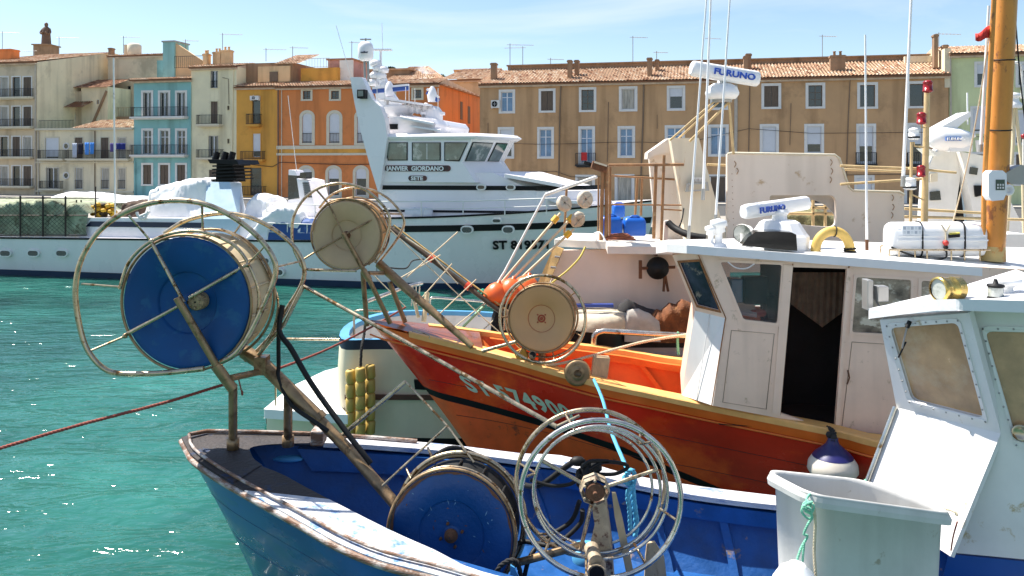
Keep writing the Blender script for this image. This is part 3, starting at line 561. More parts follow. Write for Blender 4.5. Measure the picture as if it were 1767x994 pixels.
# hill trees behind the side street ------------------------------------------------
leafm = [mat('leaf_dark', (.018, .035, .014), .8, var=.3), mat('leaf_mid', (.04, .065, .02), .8, var=.3)]
def tree(x, yb_, yt_, Y, wpx, label, seed):
    rng = random.Random(seed); b = P(x, yb_, Y); t = P(x, yt_, Y); H = t.z - b.z; wr = wpx * Y / F / 2
    rt = root('pine_tree', label, 'tree', b - V((0, 0, 3)), 'trees on the hill behind the houses')
    mb = MB(); mb.tube([b - V((0, 0, 3)), b.lerp(t, .5) + V((.2, 0, 0)), t - V((0, 0, .4))], [.22, .15, .05], 7)
    for i in range(5): e = b.lerp(t, .6) + V((rng.uniform(-wr, wr) * .7, rng.uniform(-1, 1), H * rng.uniform(.1, .3))); mb.tube([b.lerp(t, .45), e], [.09, .03], 5)
    mb.build('trunk', M['rough'], rt)
    mb = MB()
    for i in range(1300):
        cl = rng.randrange(9); rr2 = random.Random(seed * 10 + cl); cc = b.lerp(t, rr2.uniform(.55, .9)) + V((rr2.uniform(-.65, .65) * wr, rr2.uniform(-1, 1) * wr * .6, 0))
        p = cc + V((rng.gauss(0, wr * .2), rng.gauss(0, wr * .2), rng.gauss(0, H * .09))); s_ = rng.uniform(.12, .25)
        d1 = V((rng.uniform(-1, 1), rng.uniform(-1, 1), rng.uniform(-1, 1))).normalized(); d2 = d1.orthogonal().normalized(); mb.add([p - d1 * s_, p + d2 * s_ * .5, p + d1 * s_, p - d2 * s_ * .5], [(0, 1, 2, 3)], 0 if rng.random() < .6 else 1)
    mb.build('crown', leafm, rt)
tree(716, 140, 124, 120, 34, 'dark pine crown on the skyline above the orange house roof', 3); tree(752, 142, 129, 118, 34, 'dark pine left of the tan house roof', 4); tree(677, 132, 117, 125, 14, 'small dark tree tip over the hip roof behind the yacht mast', 5)
MB().plate([(-60, 118, 1.2), (-20, 116, 9), (-14, 118, 14.5), (-8, 120, 11), (5, 125, 1.2)], (0, 20, 0)).build('hill', mat('hill_scrub', (.08, .09, .04), .95, var=.3), kind='structure')
# ================================================================ big white trawler moored across the canal
YP = Plane((-1.7, 28.5, 0))
HB = 3.4
yr = root('trawler', 'long white steel trawler with a raked pylon and a high wheelhouse, moored across the water', 'fishing boat', YP.pt(-6, 0, HB))
s_st = YP.at(-330, 440)[0]; s_a = YP.at(700, 400)[0]; s_b = YP.at(1132, 365, HB)[0]
zl = [(s_st, 1.5), (YP.at(0, 409)[0], YP.at(0, 409)[1]), (YP.at(560, 415)[0], YP.at(560, 415)[1])]
s_step = YP.at(648, 400)[0]; zf = YP.at(660, 375)[1]
def hull_z(s): return interp(zl, s) if s < s_step else lerp(zf, 3.15, ((s - s_step) / (s_b - s_step)) ** 1.4)
def hull_pt(s, v, side):
    t = max(0, (s - s_a) / (s_b - s_a)); zt = hull_z(s); d = HB * (t ** 2.6); w_ = HB * min(1, t / .88) ** 1.5 + (0.25 if t <= 0 else .25 * (1 - t))
    q = v ** 1.4; o = lerp(d, max(w_, d), q); st = max(0, (t - .86)) / .14
    s2 = s - (s_b - s_a) * .13 * q * max(0, (t - .3) / .7) ** 1.5
    o = o if side < 0 else 2 * HB - o
    return YP.pt(s2, lerp(zt, -.5, v), o)
def yacht_band(name, za, zb, m, s0, s1, parent, pr=.02, sides=(-1,)):
    mb = MB()
    for sd_ in sides:
        secs = []
        for i in range(41):
            s = lerp(s0, s1, i / 40); r = []
            for z in (za(s) if callable(za) else za, zb(s) if callable(zb) else zb):
                v = (hull_z(s) - z) / (hull_z(s) + .5); r.append(hull_pt(s, max(0, min(1, v)), sd_) - W * pr * (-sd_))
            secs.append(r)
        mb.loft(secs)
    return mb.build(name, m, parent)
mb = MB()
for sd_ in (-1, 1):
    ss = [lerp(s_st, s_step, i / 30) for i in range(31)]
    mb.loft([[hull_pt(s if i < 30 else s - .001, k / 10, sd_) for k in range(11)] for i, s in enumerate(ss)])
    ss = [lerp(s_step, s_b, i / 40) for i in range(41)]
    mb.loft([[hull_pt(s, k / 10, sd_) for k in range(11)] for s in ss])
mb.quad(hull_pt(s_st, 0, -1), hull_pt(s_st, 1, -1), hull_pt(s_st, 1, 1), hull_pt(s_st, 0, 1)); mb.quad(hull_pt(s_step - .01, 0, -1), hull_pt(s_step, 0, -1), hull_pt(s_step, 0, 1), hull_pt(s_step - .01, 0, 1))
yh = mb.build('hull', mat('yacht_hull', (.72, .70, .68), .28, var=.03, sc=.6, grime=.14, spec=.6), yr)
mb = MB()
for a, b, n in ((s_st, s_step - .01, 10), (s_step, s_b, 30)):
    mb.loft([[hull_pt(lerp(a, b, i / n), 0, -1) + V((0, 0, .0 if b < s_step else -.25)) + W * .02, hull_pt(lerp(a, b, i / n), 0, 1) + V((0, 0, .0 if b < s_step else -.25)) - W * .02] for i in range(n + 1)], sm=False)
mb.build('deck', M['yachtw'], yr)
yacht_band('boot_stripe', .22, -.1, mat('boot_blue', (.01, .03, .07), .4), s_st, s_b - .6, yr, sides=(-1, 1))
z391 = YP.at(700, 391)[1]; z402 = YP.at(700, 402)[1]
yacht_band('hull_stripe', lambda s: z391 + .25 * max(0, (s - s_step) / (s_b - s_step)), lambda s: z402 + .25 * max(0, (s - s_step) / (s_b - s_step)), M['black'], YP.at(630, 396)[0], s_b - .05, yr)
yacht_band('rub_rail', lambda s: hull_z(s) + .02, lambda s: hull_z(s) - .07, M['black'], s_st, s_step - .05, yr, .04); yacht_band('rub_rail', lambda s: hull_z(s) + .02, lambda s: hull_z(s) - .07, M['black'], s_step, s_b, yr, .04)
def ypoly(pts, o0, o1, name=None, m=None, parent=None, mi=0, mb=None, **k):
    own = mb is None; mb = mb or MB(); mb.plate([YP.px(x, y, o0) for x, y in pts], W * (o1 - o0), mi)
    return mb.build(name, m or M['yachtw'], parent or yr, **k) if own else mb
def port(x, y, wd=15, hh=8, o=-.02, parent=None):
    a0, z0 = YP.at(x - wd / 2, y + hh / 2); a1, z1 = YP.at(x + wd / 2, y - hh / 2); zc = (z0 + z1) / 2; h = (z1 - z0) / 2
    ring = lambda e: [YP.pt(lerp(a0, a1, .5) + sx * ((a1 - a0) / 2 - h) + math.cos(t) * (h + e), zc + math.sin(t) * (h + e), o) for sx, ts in ((1, range(-3, 4)), (-1, range(3, 10))) for t in [q * math.pi / 6 for q in ts]]
    mb = MB(); mb.plate(ring(.05), W * .1, 0); mb.plate([p - W * .012 for p in ring(0)], W * .05, 1); return mb.build('porthole', [M['trim'], M['glass']], parent or yr)
for x, y in ((10, 437), (58, 437), (107, 437), (-40, 437)): port(x, y, 17, 8, -.04)
for x, y in ((456, 450), (480, 470)): port(x, y, 16, 8, -.02)
for x in (688, 806, 877): port(x, 396.5, 17, 9, -.05)
port(857, 381, 13, 5, -.03)
# hull number
def ytext(t, x, y, h, o, m, name, parent, sx=1, tilt=0, bold=.02):
    a, z = YP.at(x, y, o); hh = h * (YP.O.y + U.y * a) / F; mb = MB(); mb.text(t, YP.pt(a, z, o), U + V((0, 0, tilt)), (0, 0, 1), hh, .01, sx=sx, bold=bold); return mb.build(name, m, parent)
def hull_text(t, x0, y0, h, m):
    a, z = YP.at(x0, y0); v = (hull_z(a) - z) / (hull_z(a) + .5); p = hull_pt(a, v, -1)
    # local surface frame
    q = hull_pt(a + 1.6, (hull_z(a + 1.6) - z) / (hull_z(a + 1.6) + .5), -1); d = (q - p); d.z = 0; d.normalize(); up = (hull_pt(a + .8, v - .12, -1) - hull_pt(a + .8, v, -1)).normalized()
    n = d.cross(up).normalized(); mb = MB(); mb.text(t, p + n * .07, d, up, h, .02, sx=1.12, bold=.03); return mb.build('hull_number', m, yr)
hull_text('ST 819571', 845, 431, .30, M['black'])
# mid house with navy band, funnel, stern gear
mh = ypoly([(133, 411), (157, 376), (600, 378), (600, 415)], .35, 5.6, 'aft_house')
ypoly([(148, 391), (156, 382), (390, 385), (390, 394)], .33, .36, 'stripe', M['navy'], mh)
fn = MB(); A = [YP.px(x, y, o) for x, y, o in ((352, 378, .9), (424, 378, .9), (432, 378, 3.4), (356, 378, 3.4))]; B_ = [YP.px(x, y, o) for x, y, o in ((357, 314, 1.2), (396, 314, 1.2), (416, 316, 2.2), (364, 316, 3.0))]
A2 = [YP.px(352, 414, .3), YP.px(414, 414, .3), YP.px(424, 414, 3.0), YP.px(356, 414, 3.4)]
fn.loft([A2, [YP.px(352, 378, .3), YP.px(412, 378, .3), YP.px(424, 378, 3), YP.px(356, 378, 3.4)], B_], sm=False, closed=True, cap=True); ff = fn.build('funnel', mat('funnel_blue', (.42, .55, .64), .4, var=.03), yr)
mb = MB()
for k in range(6):
    y = 312 - k * 6; x0 = 364 + k * .6; x1 = 408 - k * 1.5; c0 = YP.px(x0, y, 1.3); c1 = YP.px(x1, y - 2, 1.3); mb.plate([c0, c1, c1 + V((0, 0, .06)), c0 + V((0, 0, .06))], W * 1.3)
mb.plate([YP.px(372, 314, 1.5), YP.px(403, 314, 1.5), YP.px(399, 275, 1.5), YP.px(374, 276, 1.5)], W * .9); mb.plate([YP.px(362, 282, 1.2), YP.px(412, 284, 1.2), YP.px(408, 276, 1.2), YP.px(358, 275, 1.2)], W * 1.6)
for x in (371, 386, 398): mb.lathe(YP.px(x, 277, 1.8), (.3, 0, 1), [(0, .14), (.35, .12)], 10)
mb.build('exhaust', M['black'], ff)
def ybox(x0, y0, x1, y1, o0, o1, name, m, parent=None, bev=0.02):
    mb = MB(); a0, z1 = YP.at(x0, y0, o0); a1, z0 = YP.at(x1, y1, o0); pbox(mb, YP, a0, a1, z0, z1, o0, o1); return mb.build(name, m, parent or yr, bev=bev)
def heap(name, label, pts, o0, o1, m, cat, n=64, seed=1, group=None, rough=.10, parent=None, pl=None):
    'draped cover: outline top profile in pixels, lofted across'
    pl = pl or YP; tab = [(x, y) for x, y, _ in pts]; bot = pts[0][2]; x0, x1 = pts[0][0], pts[-1][0]; secs = []; nj = 26
    for i in range(n + 1):
        x = lerp(x0, x1, i / n); y = interp(tab, x); r = []
        a, zt = pl.at(x, y, o0); zb = pl.at(x, interp([(q[0], q[2]) for q in pts], x), o0)[1]
        for j in range(nj + 1):
            t = j / nj
            if t < .35: o = lerp(0, .12, t / .35); z = lerp(zb, zt, t / .35)
            elif t < .65: o = lerp(.12, .88, (t - .35) / .3); z = zt + .12 * math.sin(math.pi * (t - .35) / .3)
            else: o = lerp(.88, 1, (t - .65) / .35); z = lerp(zt, zb, (t - .65) / .35)
            p = pl.pt(a, z, lerp(o0, o1, o)); e = (1 - abs(2 * t - 1) ** 6)
            nn = .8 * mnoise(V((p.x * 1.1 + seed, p.y * 1.1, p.z * 1.3))) + .30 * (.6 - 2 * abs(mnoise(V((p.x * 2.6 + p.z * 1.9 + seed * 2, p.y * .9, p.z * .5))))) + .16 * (.6 - 2 * abs(mnoise(V((p.x * 4.2 - p.z * 4.5 + seed, p.y * 1.4, p.z * .8))))); r.append(p + (V((0, 0, .9)) - W * .8) * nn * rough * e + V((0, 0, 0)))
        secs.append(r)
    mb = MB(); mb.loft(secs, sm=True); mb.add(secs[0], [tuple(range(nj + 1))]); mb.add(secs[-1], [tuple(reversed(range(nj + 1)))])
    return mb.build(name, m, parent, label if parent is None else None, cat if parent is None else None, group if parent is None else None)
tarp = mat('tarp_white', (.74, .74, .74), .6, var=.06, sc=2, bump=.5, bsc=3)
heap('covered_skiff', 'big heap under a crumpled white tarpaulin in front of the funnel', [(246, 366, 376), (250, 330, 376), (262, 322, 376), (300, 318, 376), (345, 313, 376), (357, 316, 376), (360, 350, 376)], .8, 3.6, tarp, 'tarpaulin', rough=.20)
heap('covered_crate', 'smaller white tarpaulin bundle between the funnel and the vent', [(420, 352, 378), (428, 344, 378), (440, 342, 378), (452, 345, 378), (458, 352, 378)], 1.0, 3, tarp, 'tarpaulin', seed=4, rough=.16)
heap('tarpaulin', 'low white tarpaulin draped left of the navy boat cover', [(425, 412, 415), (440, 390, 415), (455, 375, 415), (478, 362, 415), (498, 360, 415), (512, 368, 415), (518, 380, 415)], -.0, .8, tarp, 'tarpaulin', seed=8, rough=.14)
heap('boat_cover', 'navy blue cover over a small boat on the white trawler', [(462, 398, 414), (468, 388, 414), (486, 384, 414), (530, 384, 414), (552, 390, 414)], -.05, .9, mat('cover_navy', (.01, .06, .22), .6, var=.1), 'boat cover', seed=9, rough=.04)
# vent with louvres and dark screen
vt = MB(); vt.plate([YP.px(497, 345, 1.6), YP.px(516, 341, 1.6), YP.px(513, 303, 1.6), YP.px(497, 300, 1.6)], W * .6, 1); vt.plate([YP.px(498, 302, 1.55), YP.px(513, 303, 1.55), YP.px(508, 294, 1.55), YP.px(498, 293, 1.55)], W * .7, 0)
vt.plate([YP.px(512, 308, 1.2), YP.px(532, 312, 1.2), YP.px(548, 378, 1.2), YP.px(496, 378, 1.2), YP.px(497, 345, 1.2), YP.px(517, 343, 1.2)], W * 1.4, 0); vt.plate([YP.px(516, 308, 1.1), YP.px(528, 309, 1.1), YP.px(528, 297, 1.1), YP.px(518, 298, 1.1)], W * .5, 1)
v_ = vt.build('vent_house', [M['yachtw'], M['glass']], yr)
mb = MB()
for k in range(8): y = 315 + k * 3.4; mb.plate([YP.px(522 + k * .5, y, 1.17), YP.px(533 + k * .7, y, 1.17), YP.px(533 + k * .7, y + 1.9, 1.17), YP.px(522 + k * .5, y + 1.9, 1.17)], W * .05)
mb.build('louvre', M['black'], v_)
def yrail(pts_bot, h_px, o, step, r=.022, mid=True, name='railing'):
    mb = MB(); B2 = [YP.px(x, y, o) for x, y in pts_bot]; T2 = [YP.px(x, y - h_px, o) for x, y in pts_bot]
    mb.tube(T2, r, 6)
    if mid: mb.tube([a.lerp(b, .5) for a, b in zip(B2, T2)], r * .7, 5)
    x = pts_bot[0][0]; tab = pts_bot
    while x <= pts_bot[-1][0]: y = interp(tab, x); mb.tube([YP.px(x, y, o), YP.px(x, y - h_px, o)], r, 5); x += step
    return mb.build(name, M['trim'], yr)
yrail([(460, 378), (560, 381), (640, 381)], 27, .5, 42); yrail([(462, 415), (562, 418)], 30, 0, 34); 
# --- forward superstructure
sh = MB()
side = [(653, 378), (653, 300), (664, 236), (806, 238), (800, 290), (880, 297), (968, 322), (1020, 345), (1040, 378)]
# deckhouse (under the wheelhouse), tapering to the bow
def plan(pts): return [YP.pt(*q) for q in pts]
def Q(x, y, o): a, z = YP.at(x, y, o); return a, z
def ring(xs, y, o_list, zfix=None):
    'plan ring: near-side points (x pixel, offset) then mirrored to the far side'
    pts = []
    for x, o in zip(xs, o_list):
        a, z = YP.at(x, y, o); pts.append((a, z if zfix is None else zfix, o))
    return [YP.pt(a, z, o) for a, z, o in pts] + [YP.pt(a, z, 2 * HB - o) for a, z, o in reversed(pts)]
zb = YP.at(700, 376, .6)[1] - .3; z1 = YP.at(700, 329, .6)[1]; z2 = YP.at(700, 280, .6)[1]
sh.loft([ring([653, 930, 1030, 1075], 372, [.55, .8, 1.9, 3.0], zb), ring([653, 925, 1010, 1040], 329, [.6, .95, 2.0, 3.0], z1), ring([653, 850, 905, 930], 300, [.62, .95, 2.0, 3.0], YP.at(700, 298, .6)[1])], sm=False, closed=True, cap=True)
dk = sh.build('deckhouse', M['yachtw'], yr)
mb = MB(); mb.loft([ring([652.5, 925.5, 1012, 1043], 329, [.585, .93, 1.98, 2.98], YP.at(700, 327.5, .6)[1])[:4], ring([652.5, 925, 1010, 1041], 329, [.58, .925, 1.98, 2.98], YP.at(700, 320, .6)[1])[:4]], sm=False)
mb.build('stripe', M['black'], dk)
mb = MB(); mb.loft([ring([652.5, 930.5, 1032, 1077], 329, [.53, .77, 1.87, 2.98], YP.at(700, 366, .6)[1])[:4], ring([652.5, 930, 1030, 1075], 329, [.54, .78, 1.88, 2.98], YP.at(700, 362, .6)[1])[:4]], sm=False); mb.build('stripe', M['black'], dk)
for x in (822, 874): port(x, 324, 12, 6, .63, dk)
# brow over the foredeck (bright top)
mb = MB(); a = [YP.px(870, 306, .5), YP.px(960, 322, .8), YP.px(975, 326, 1.8), YP.px(985, 322, HB), YP.px(900, 303, HB)]
mb.plate(a, (0, 0, .12)); b = [YP.px(958, 350, .8), YP.px(1005, 352, 1.2), YP.px(1030, 352, 2.4), YP.px(1034, 348, HB), YP.px(985, 343, HB), YP.px(930, 339, 1.5)]; mb.plate(b, (0, 0, .1)); mb.build('visor', M['yachtw'], dk, bev=.03)
# wheelhouse body
zwb = YP.at(700, 305, .6)[1]; zk = YP.at(700, 279, .6)[1]; zwt = YP.at(700, 241, .6)[1]
wb = [(653, .6), (797, .6), (838, 1.9), (862, 3.0)]; wt_ = [(661, .6), (813, .6), (856, 1.9), (880, 3.0)]
def rg(lst, z, grow=0): 
    pts = []
    for x, o in lst:
        a = YP.at(x, 270, o)[0]; pts.append((a + (grow if x > 700 else 0), z, o - (grow * .6 if grow < .4 else 0)))
    return [YP.pt(*q) for q in pts] + [YP.pt(a, zz, 2 * HB - o) for a, zz, o in reversed(pts)]
wh = MB(); wh.loft([rg(wb, zwb - .2, .5), rg(wb, zk), rg(wt_, zwt)], sm=False, closed=True, cap=True); who = wh.build('wheelhouse', M['yachtw'], yr)
mb = MB(); mb.loft([rg(wt_, zwt, .12), rg(wt_, zwt + .10, .28), rg(wt_, zwt + .22, .10)], sm=False, closed=True, cap=True); mb.build('roof', M['yachtw'], who, bev=.03)
def facewin(p4, nrm, name='window', parent=None, fr=.05, m='glassy'):
    c = sum(p4, V()) / 4; g = MB(); o_ = [p + nrm * .012 + (p - c).normalized() * fr for p in p4]; g.plate(o_, nrm * .012)
    f_ = g.build(name, M['rubber'], parent); g = MB(); g.plate([p + nrm * .03 for p in p4], nrm * .012); g.build('pane', M[m], f_); return f_
M['glassy'] = mat('wheelhouse_glass', (.10, .13, .11), .08, var=.9, sc=.9, stain=(.45, .46, .42), samt=.55, ssc=.8, spec=1.0)
for q in ([(664, 247), (702, 247), (702, 275.5), (671, 275.5)], [(713, 247), (759, 247), (759, 276), (713, 276)], [(768.5, 247), (806, 247), (792, 276.5), (768.5, 276)]):
    facewin([YP.px(x, y, .6) for x, y in q], -W, parent=who)
mb = MB(); mb.plate([YP.px(736, 248, .55), YP.px(737.2, 248, .55), YP.px(737.2, 275, .55), YP.px(736, 275, .55)], W * .03); mb.build('window_bar', M['trim'], who)
b_, t_ = rg(wb, zk), rg(wt_, zwt)
for i, (f0, f1) in ((1, (.12, .9)), (2, (.12, .88))):
    q = [b_[i].lerp(b_[i + 1], f0).lerp(t_[i].lerp(t_[i + 1], f0), .06), b_[i].lerp(b_[i + 1], f1).lerp(t_[i].lerp(t_[i + 1], f1), .06), b_[i].lerp(b_[i + 1], f1).lerp(t_[i].lerp(t_[i + 1], f1), .85), b_[i].lerp(b_[i + 1], f0).lerp(t_[i].lerp(t_[i + 1], f0), .85)]
    n = (q[1] - q[0]).cross(q[3] - q[0]).normalized(); facewin(q, n if n.y < 0 or n.x > 0 else -n, parent=who)
# name boards
brownb = mat('name_board', (.10, .035, .03), .5, stain=(.02, .02, .02), samt=.7, ssc=1.5)
def board(x0, x1, yc, hh, txt, tx, th, sx):
    a0, z = YP.at(x0, yc, .6); a1 = YP.at(x1, yc, .6)[0]; h = hh * .0213 / 2; r = []
    for cx, ts in ((a1 - h, range(-4, 5)), (a0 + h, range(4, 13))): r += [YP.pt(cx + math.cos(t * math.pi / 8) * h, z + math.sin(t * math.pi / 8) * h, .57) for t in ts]
    mb = MB(); mb.plate(r, W * .03); bo = mb.build('name_board', brownb, yr); ytext(txt, tx, yc + th / 2, th, .55, mat('letter_white', (.8, .8, .78), .5), 'lettering', bo, sx, bold=.03)
board(664, 778, 290.5, 10.5, 'JANVIER  GIORDANO', 667, 7.6, 1.0); board(705, 737, 307.5, 9, 'SETE', 709, 6.6, 1.15)
# pylon pair
def pylon(o0, o1, dx=0):
    pts = [(604, 133), (624, 133), (632, 150), (641, 170), (655, 183), (664, 205), (668, 238), (655, 330), (652, 330), (638, 285), (622, 225), (612, 180)]
    return MB().plate([YP.px(x, y, o0) for x, y in pts], W * (o1 - o0)).build('pylon', M['yachtw'], yr, bev=.03)
pylon(.35, .75)
mb = MB(); mb.plate([YP.px(x, y, 4.6) for x, y in ((645, 128), (658, 124), (668, 150), (695, 188), (675, 205), (650, 190))], W * .4); mb.build('pylon', M['yachtw'], yr, bev=.03)
mb = MB(); pb = MB(); a0, z1_ = YP.at(618.5, 155, .2); a1, z0_ = YP.at(632, 170, .2); pbox(mb, YP, a0, a1, z0_, z1_, .05, .34); fl = mb.build('floodlight', M['rubber'], yr, bev=.02); mb = MB(); pbox(mb, YP, a0 + .05, a1 - .05, z0_ + .07, z1_ - .05, .03, .06); mb.build('lamp_glass', M['glassy'], fl)
# flybridge
mb = MB(); mb.plate([YP.px(x, y, 1.0) for x, y in ((664, 238), (664, 204), (690, 200), (745, 204), (752, 214), (748, 228), (820, 238))], W * 4.6); fb = mb.build('flybridge', M['yachtw'], yr, bev=.05)
ybox(671, 214, 686, 223, .96, 1.02, 'opening', M['black'], fb, 0)
mb = MB(); mb.plate([YP.px(690, 205, .6), YP.px(748, 216, .6), YP.px(750, 210, 2.4), YP.px(692, 199, 2.4)], (0, 0, .08)); mb.plate([YP.px(708, 219, .6), YP.px(760, 227, .6), YP.px(762, 222, 2.4), YP.px(715, 217, 2.4)], (0, 0, .06)); mb.build('spray_visor', M['yachtw'], fb)
# upper mast platforms
mb = MB()
mb.lathe(YP.px(688, 192, 2.4), (0, 0, 1), [(-.25, .2), (-.18, .5), (.1, .72), (.2, .75), (.22, .6)], 20); mb.tube([YP.px(668, 172, 2), YP.px(668, 200, 2)], .06, 6); mb.plate([YP.px(650, 170, 1.6), YP.px(745, 184, 1.6), YP.px(748, 186, 3.4), YP.px(655, 174, 3.4)], (0, 0, .08))
for x in (700, 712, 722, 735): mb.lathe(YP.px(x, 192 + (x % 3), 2.2), (0, 0, 1), [(-.05, .10), (.12, .17), (.25, .13), (.32, .05)], 10)
for x, y in ((648, 110), (653, 118), (661, 121), (648, 130), (657, 131), (644, 143), (666, 147)): mb.lathe(YP.px(x, y, 3.2), (0, 0, 1), [(-.14, .05), (-.1, .22), (.04, .24), (.14, .14), (.18, 0)], 12)
mb.tube([YP.px(657, 138, 3.4), YP.px(657, 86, 3.4)], .05, 6); mb.box(YP.px(657, 86, 3.4), (.9, .3, .05)); mb.tube([YP.px(730, 205, 2.2), YP.px(727, 180, 2.2)], .05, 6)
mb.lathe(YP.px(748, 205, 2.2), (0, 0, 1), [(-.3, .36), (.25, .36), (.45, .22), (.5, 0)], 16); mb.box(YP.px(747, 196, 2.2), (.9, .5, .1))
mb.build('mast_gear', M['yachtw'], yr)
def radar_y(x0, y0, x1, y1, o, px_, py_):
    mb = MB(); a, b = YP.px(x0, y0, o), YP.px(x1, y1, o); mb.box((a + b) / 2, ((b - a).length, .18, .16), ((b - a).normalized(), W, (b - a).normalized().cross(W))); r_ = mb.build('radar_scanner', mat('radar_blue', (.03, .08, .3), .4), yr, bev=.03)
    mb = MB(); c = YP.px(px_, py_, o); mb.lathe(c, (0, 0, 1), [(0, .16), (.25, .2), (.5, .12), (.6, .05)], 12); mb.box((a + b) / 2 + V((0, 0, .12)), ((b - a).length * .98, .16, .08), ((b - a).normalized(), W, (b - a).normalized().cross(W))); mb.build('radar_base', M['yachtw'], yr)
radar_y(643, 158, 706, 152, 2.2, 672, 167); radar_y(737, 159, 757, 174, 2.2, 746, 176)
rd_ = MB(); c = YP.px(631, 104, 1.8); k = .0205
rd_.lathe(c, (0, 0, 1), [(-.05, .12), (0, .22), (.05, .26), (.12, .29), (.45, .30), (.60, .27), (.70, .18), (.735, 0)], 28); dm = rd_.build('radome', M['yachtw'], yr)
mb = MB(); a, z = YP.at(622, 91.5, 1.45); mb.text('sailor', YP.pt(a, z, 1.46), U, (0, 0, 1), .075, .02, sx=1.3, bold=.02); mb.build('lettering', M['navy'], dm)
mb = MB(); [mb.tube([YP.px(x, 106, 1.8), YP.px(x + 1, 142, 1.8)], .045, 8) for x in (629, 635)]; mb.tube([YP.px(631, 72, 1.8), YP.px(631, 66, 1.8)], .03, 6); mb.box(YP.px(631, 68, 1.8), (.42, .1, .04)); mb.build('radome_post', M['galv'], yr)
mb = MB()
for x0, y0, x1, y1 in ((605, 132, 580, 44), (660, 86, 659, 40), (664, 140, 664, 178), (700, 184, 700, 150), (706, 184, 706, 148), (716, 186, 716, 152), (756, 190, 756, 152), (512, 296, 497, 165), (652, 200, 650, 140)): mb = MB(); mb.tube([YP.px(x0, y0, 1.6), YP.px(x1, y1, 1.6)], .012, 4); mb.build('whip_antenna', M['trim'], yr)
yrail([(655, 374), (800, 373), (960, 368)], 26, .12, 72); 
mb = MB(); [mb.lathe(YP.px(700, 368, .35), U, [(0, .0), (.02, .18), (.3, .20), (.32, .22), (.36, .22), (.38, .20), (.72, .2), (.74, .22), (.78, .22), (.8, .2), (.98, .18), (1, 0)], 16)]; mb.build('life_raft', M['roll'], None, 'pale grey life raft drum on the side deck of the white trawler', 'life raft')
# net pens at the stern
netm = mat('fishing_net', (.30, .33, .22), .95, var=.45, sc=2.5, bump=1.0, bsc=18, stain=(.16, .15, .09), samt=.6, ssc=3)
def netheap():
    mb = MB(); secs = []
    for i in range(60):
        x = lerp(-120, 152, i / 59); ytop = 352 - 7 * abs(math.sin(x * .022)) + 3 * mnoise(V((x * .03, 1, 1))) + (0 if x < 135 else (x - 135) * .9); r = []
        for j in range(14):
            t = j / 13; z = lerp(405, ytop, min(1, t / .55)); o = .25 + (0 if t < .55 else (t - .55) / .45 * 3.0)
            p = YP.px(x, z, .3); p += W * (o - .3); p += (W * -.10 + V((0, 0, .06))) * (mnoise(p * 1.8) + .6 * mnoise(p * 5)); r.append(p)
        secs.append(r)
    mb.loft(secs); return mb.build('net_heap', netm, None, 'mound of olive fishing net filling the stern pen of the white trawler', 'fishing net')
netheap()
ppw = MB()
for x in (-60, -12, 35, 74, 113): ppw.tube([YP.px(x, 408, .15), YP.px(x, 338, .15)], .04, 6)
for y in (342, 372, 406): ppw.tube([YP.px(-120, y, .15), YP.px(150 if y > 350 else 170, y, .15)], .025, 5)
for x in (132, 140, 165): ppw.tube([YP.px(x, 376 if x > 150 else 400, .6), YP.px(x, 322 if x > 150 else 345, .6)], .03, 5)
ppw.build('net_pen_frame', mat('rusty_frame', (.05, .035, .025), .7), yr)
# diamond mesh drawn over the heap with thin cords
mb = MB()
for i in range(58):
    x = -110 + i * 8
    for dx in (55, -55):
        q = [YP.px(x + dx * t, lerp(404, 354, t), .12) + W * .02 * math.sin(t * 9 + i) for t in (0, .25, .5, .75, 1)]
        if x + dx < 150 and x < 150 and x + dx > -120: mb.tube(q, .008, 3, cap=False)
mb.build('net_cord', mat('net_cord', (.04, .045, .03), .9), yr)
fl = MB(); rng = random.Random(4)
for i in range(70): p = YP.px(rng.uniform(160, 199), rng.uniform(352, 373), rng.uniform(.7, 1.4)); fl.ball(p, .10, 8, 0 if rng.random() < .7 else 1, sc=(1.3, .9, .8))
fl.build('float_line_heap', [mat('float_yellow', (.6, .35, .02), .6), mat('float_dark', (.06, .04, .02), .8)], None, 'heap of yellow net floats beside the net pen', 'net floats')
heap('net_heap', 'dark net and rope heap right of the yellow floats', [(200, 374, 377), (206, 356, 377), (222, 352, 377), (238, 356, 377), (246, 374, 377)], .9, 2.4, mat('net_dark', (.08, .05, .035), .95, var=.5, sc=5, bump=1), 'fishing net', seed=6, rough=.25)
heap('tarpaulin', 'long pale sheet lying over the frames behind the net pen', [(74, 345, 350), (90, 338, 350), (130, 337, 350), (180, 344, 350), (236, 347, 350)], 2.2, 4.2, tarp, 'tarpaulin', seed=5, rough=.1)
mb = MB(); mb.tube([YP.px(199, 376, .6), YP.px(196, 100, .6)], .035, 6); mb.tube([YP.px(258, 372, .6), YP.px(259, 336, .6)], .02, 5)
mb.build('flag_pole', M['trim'], yr)
an = MB(); an.tube(cat_rom([YP.px(236, 366, .3), YP.px(240, 374, .3), YP.px(250, 376, .3), YP.px(256, 364, .3)], 5), .06, 6); an.tube([YP.px(240, 374, .3), YP.px(258, 366, .3)], .05, 6); an.build('anchor', M['trim'], yr)
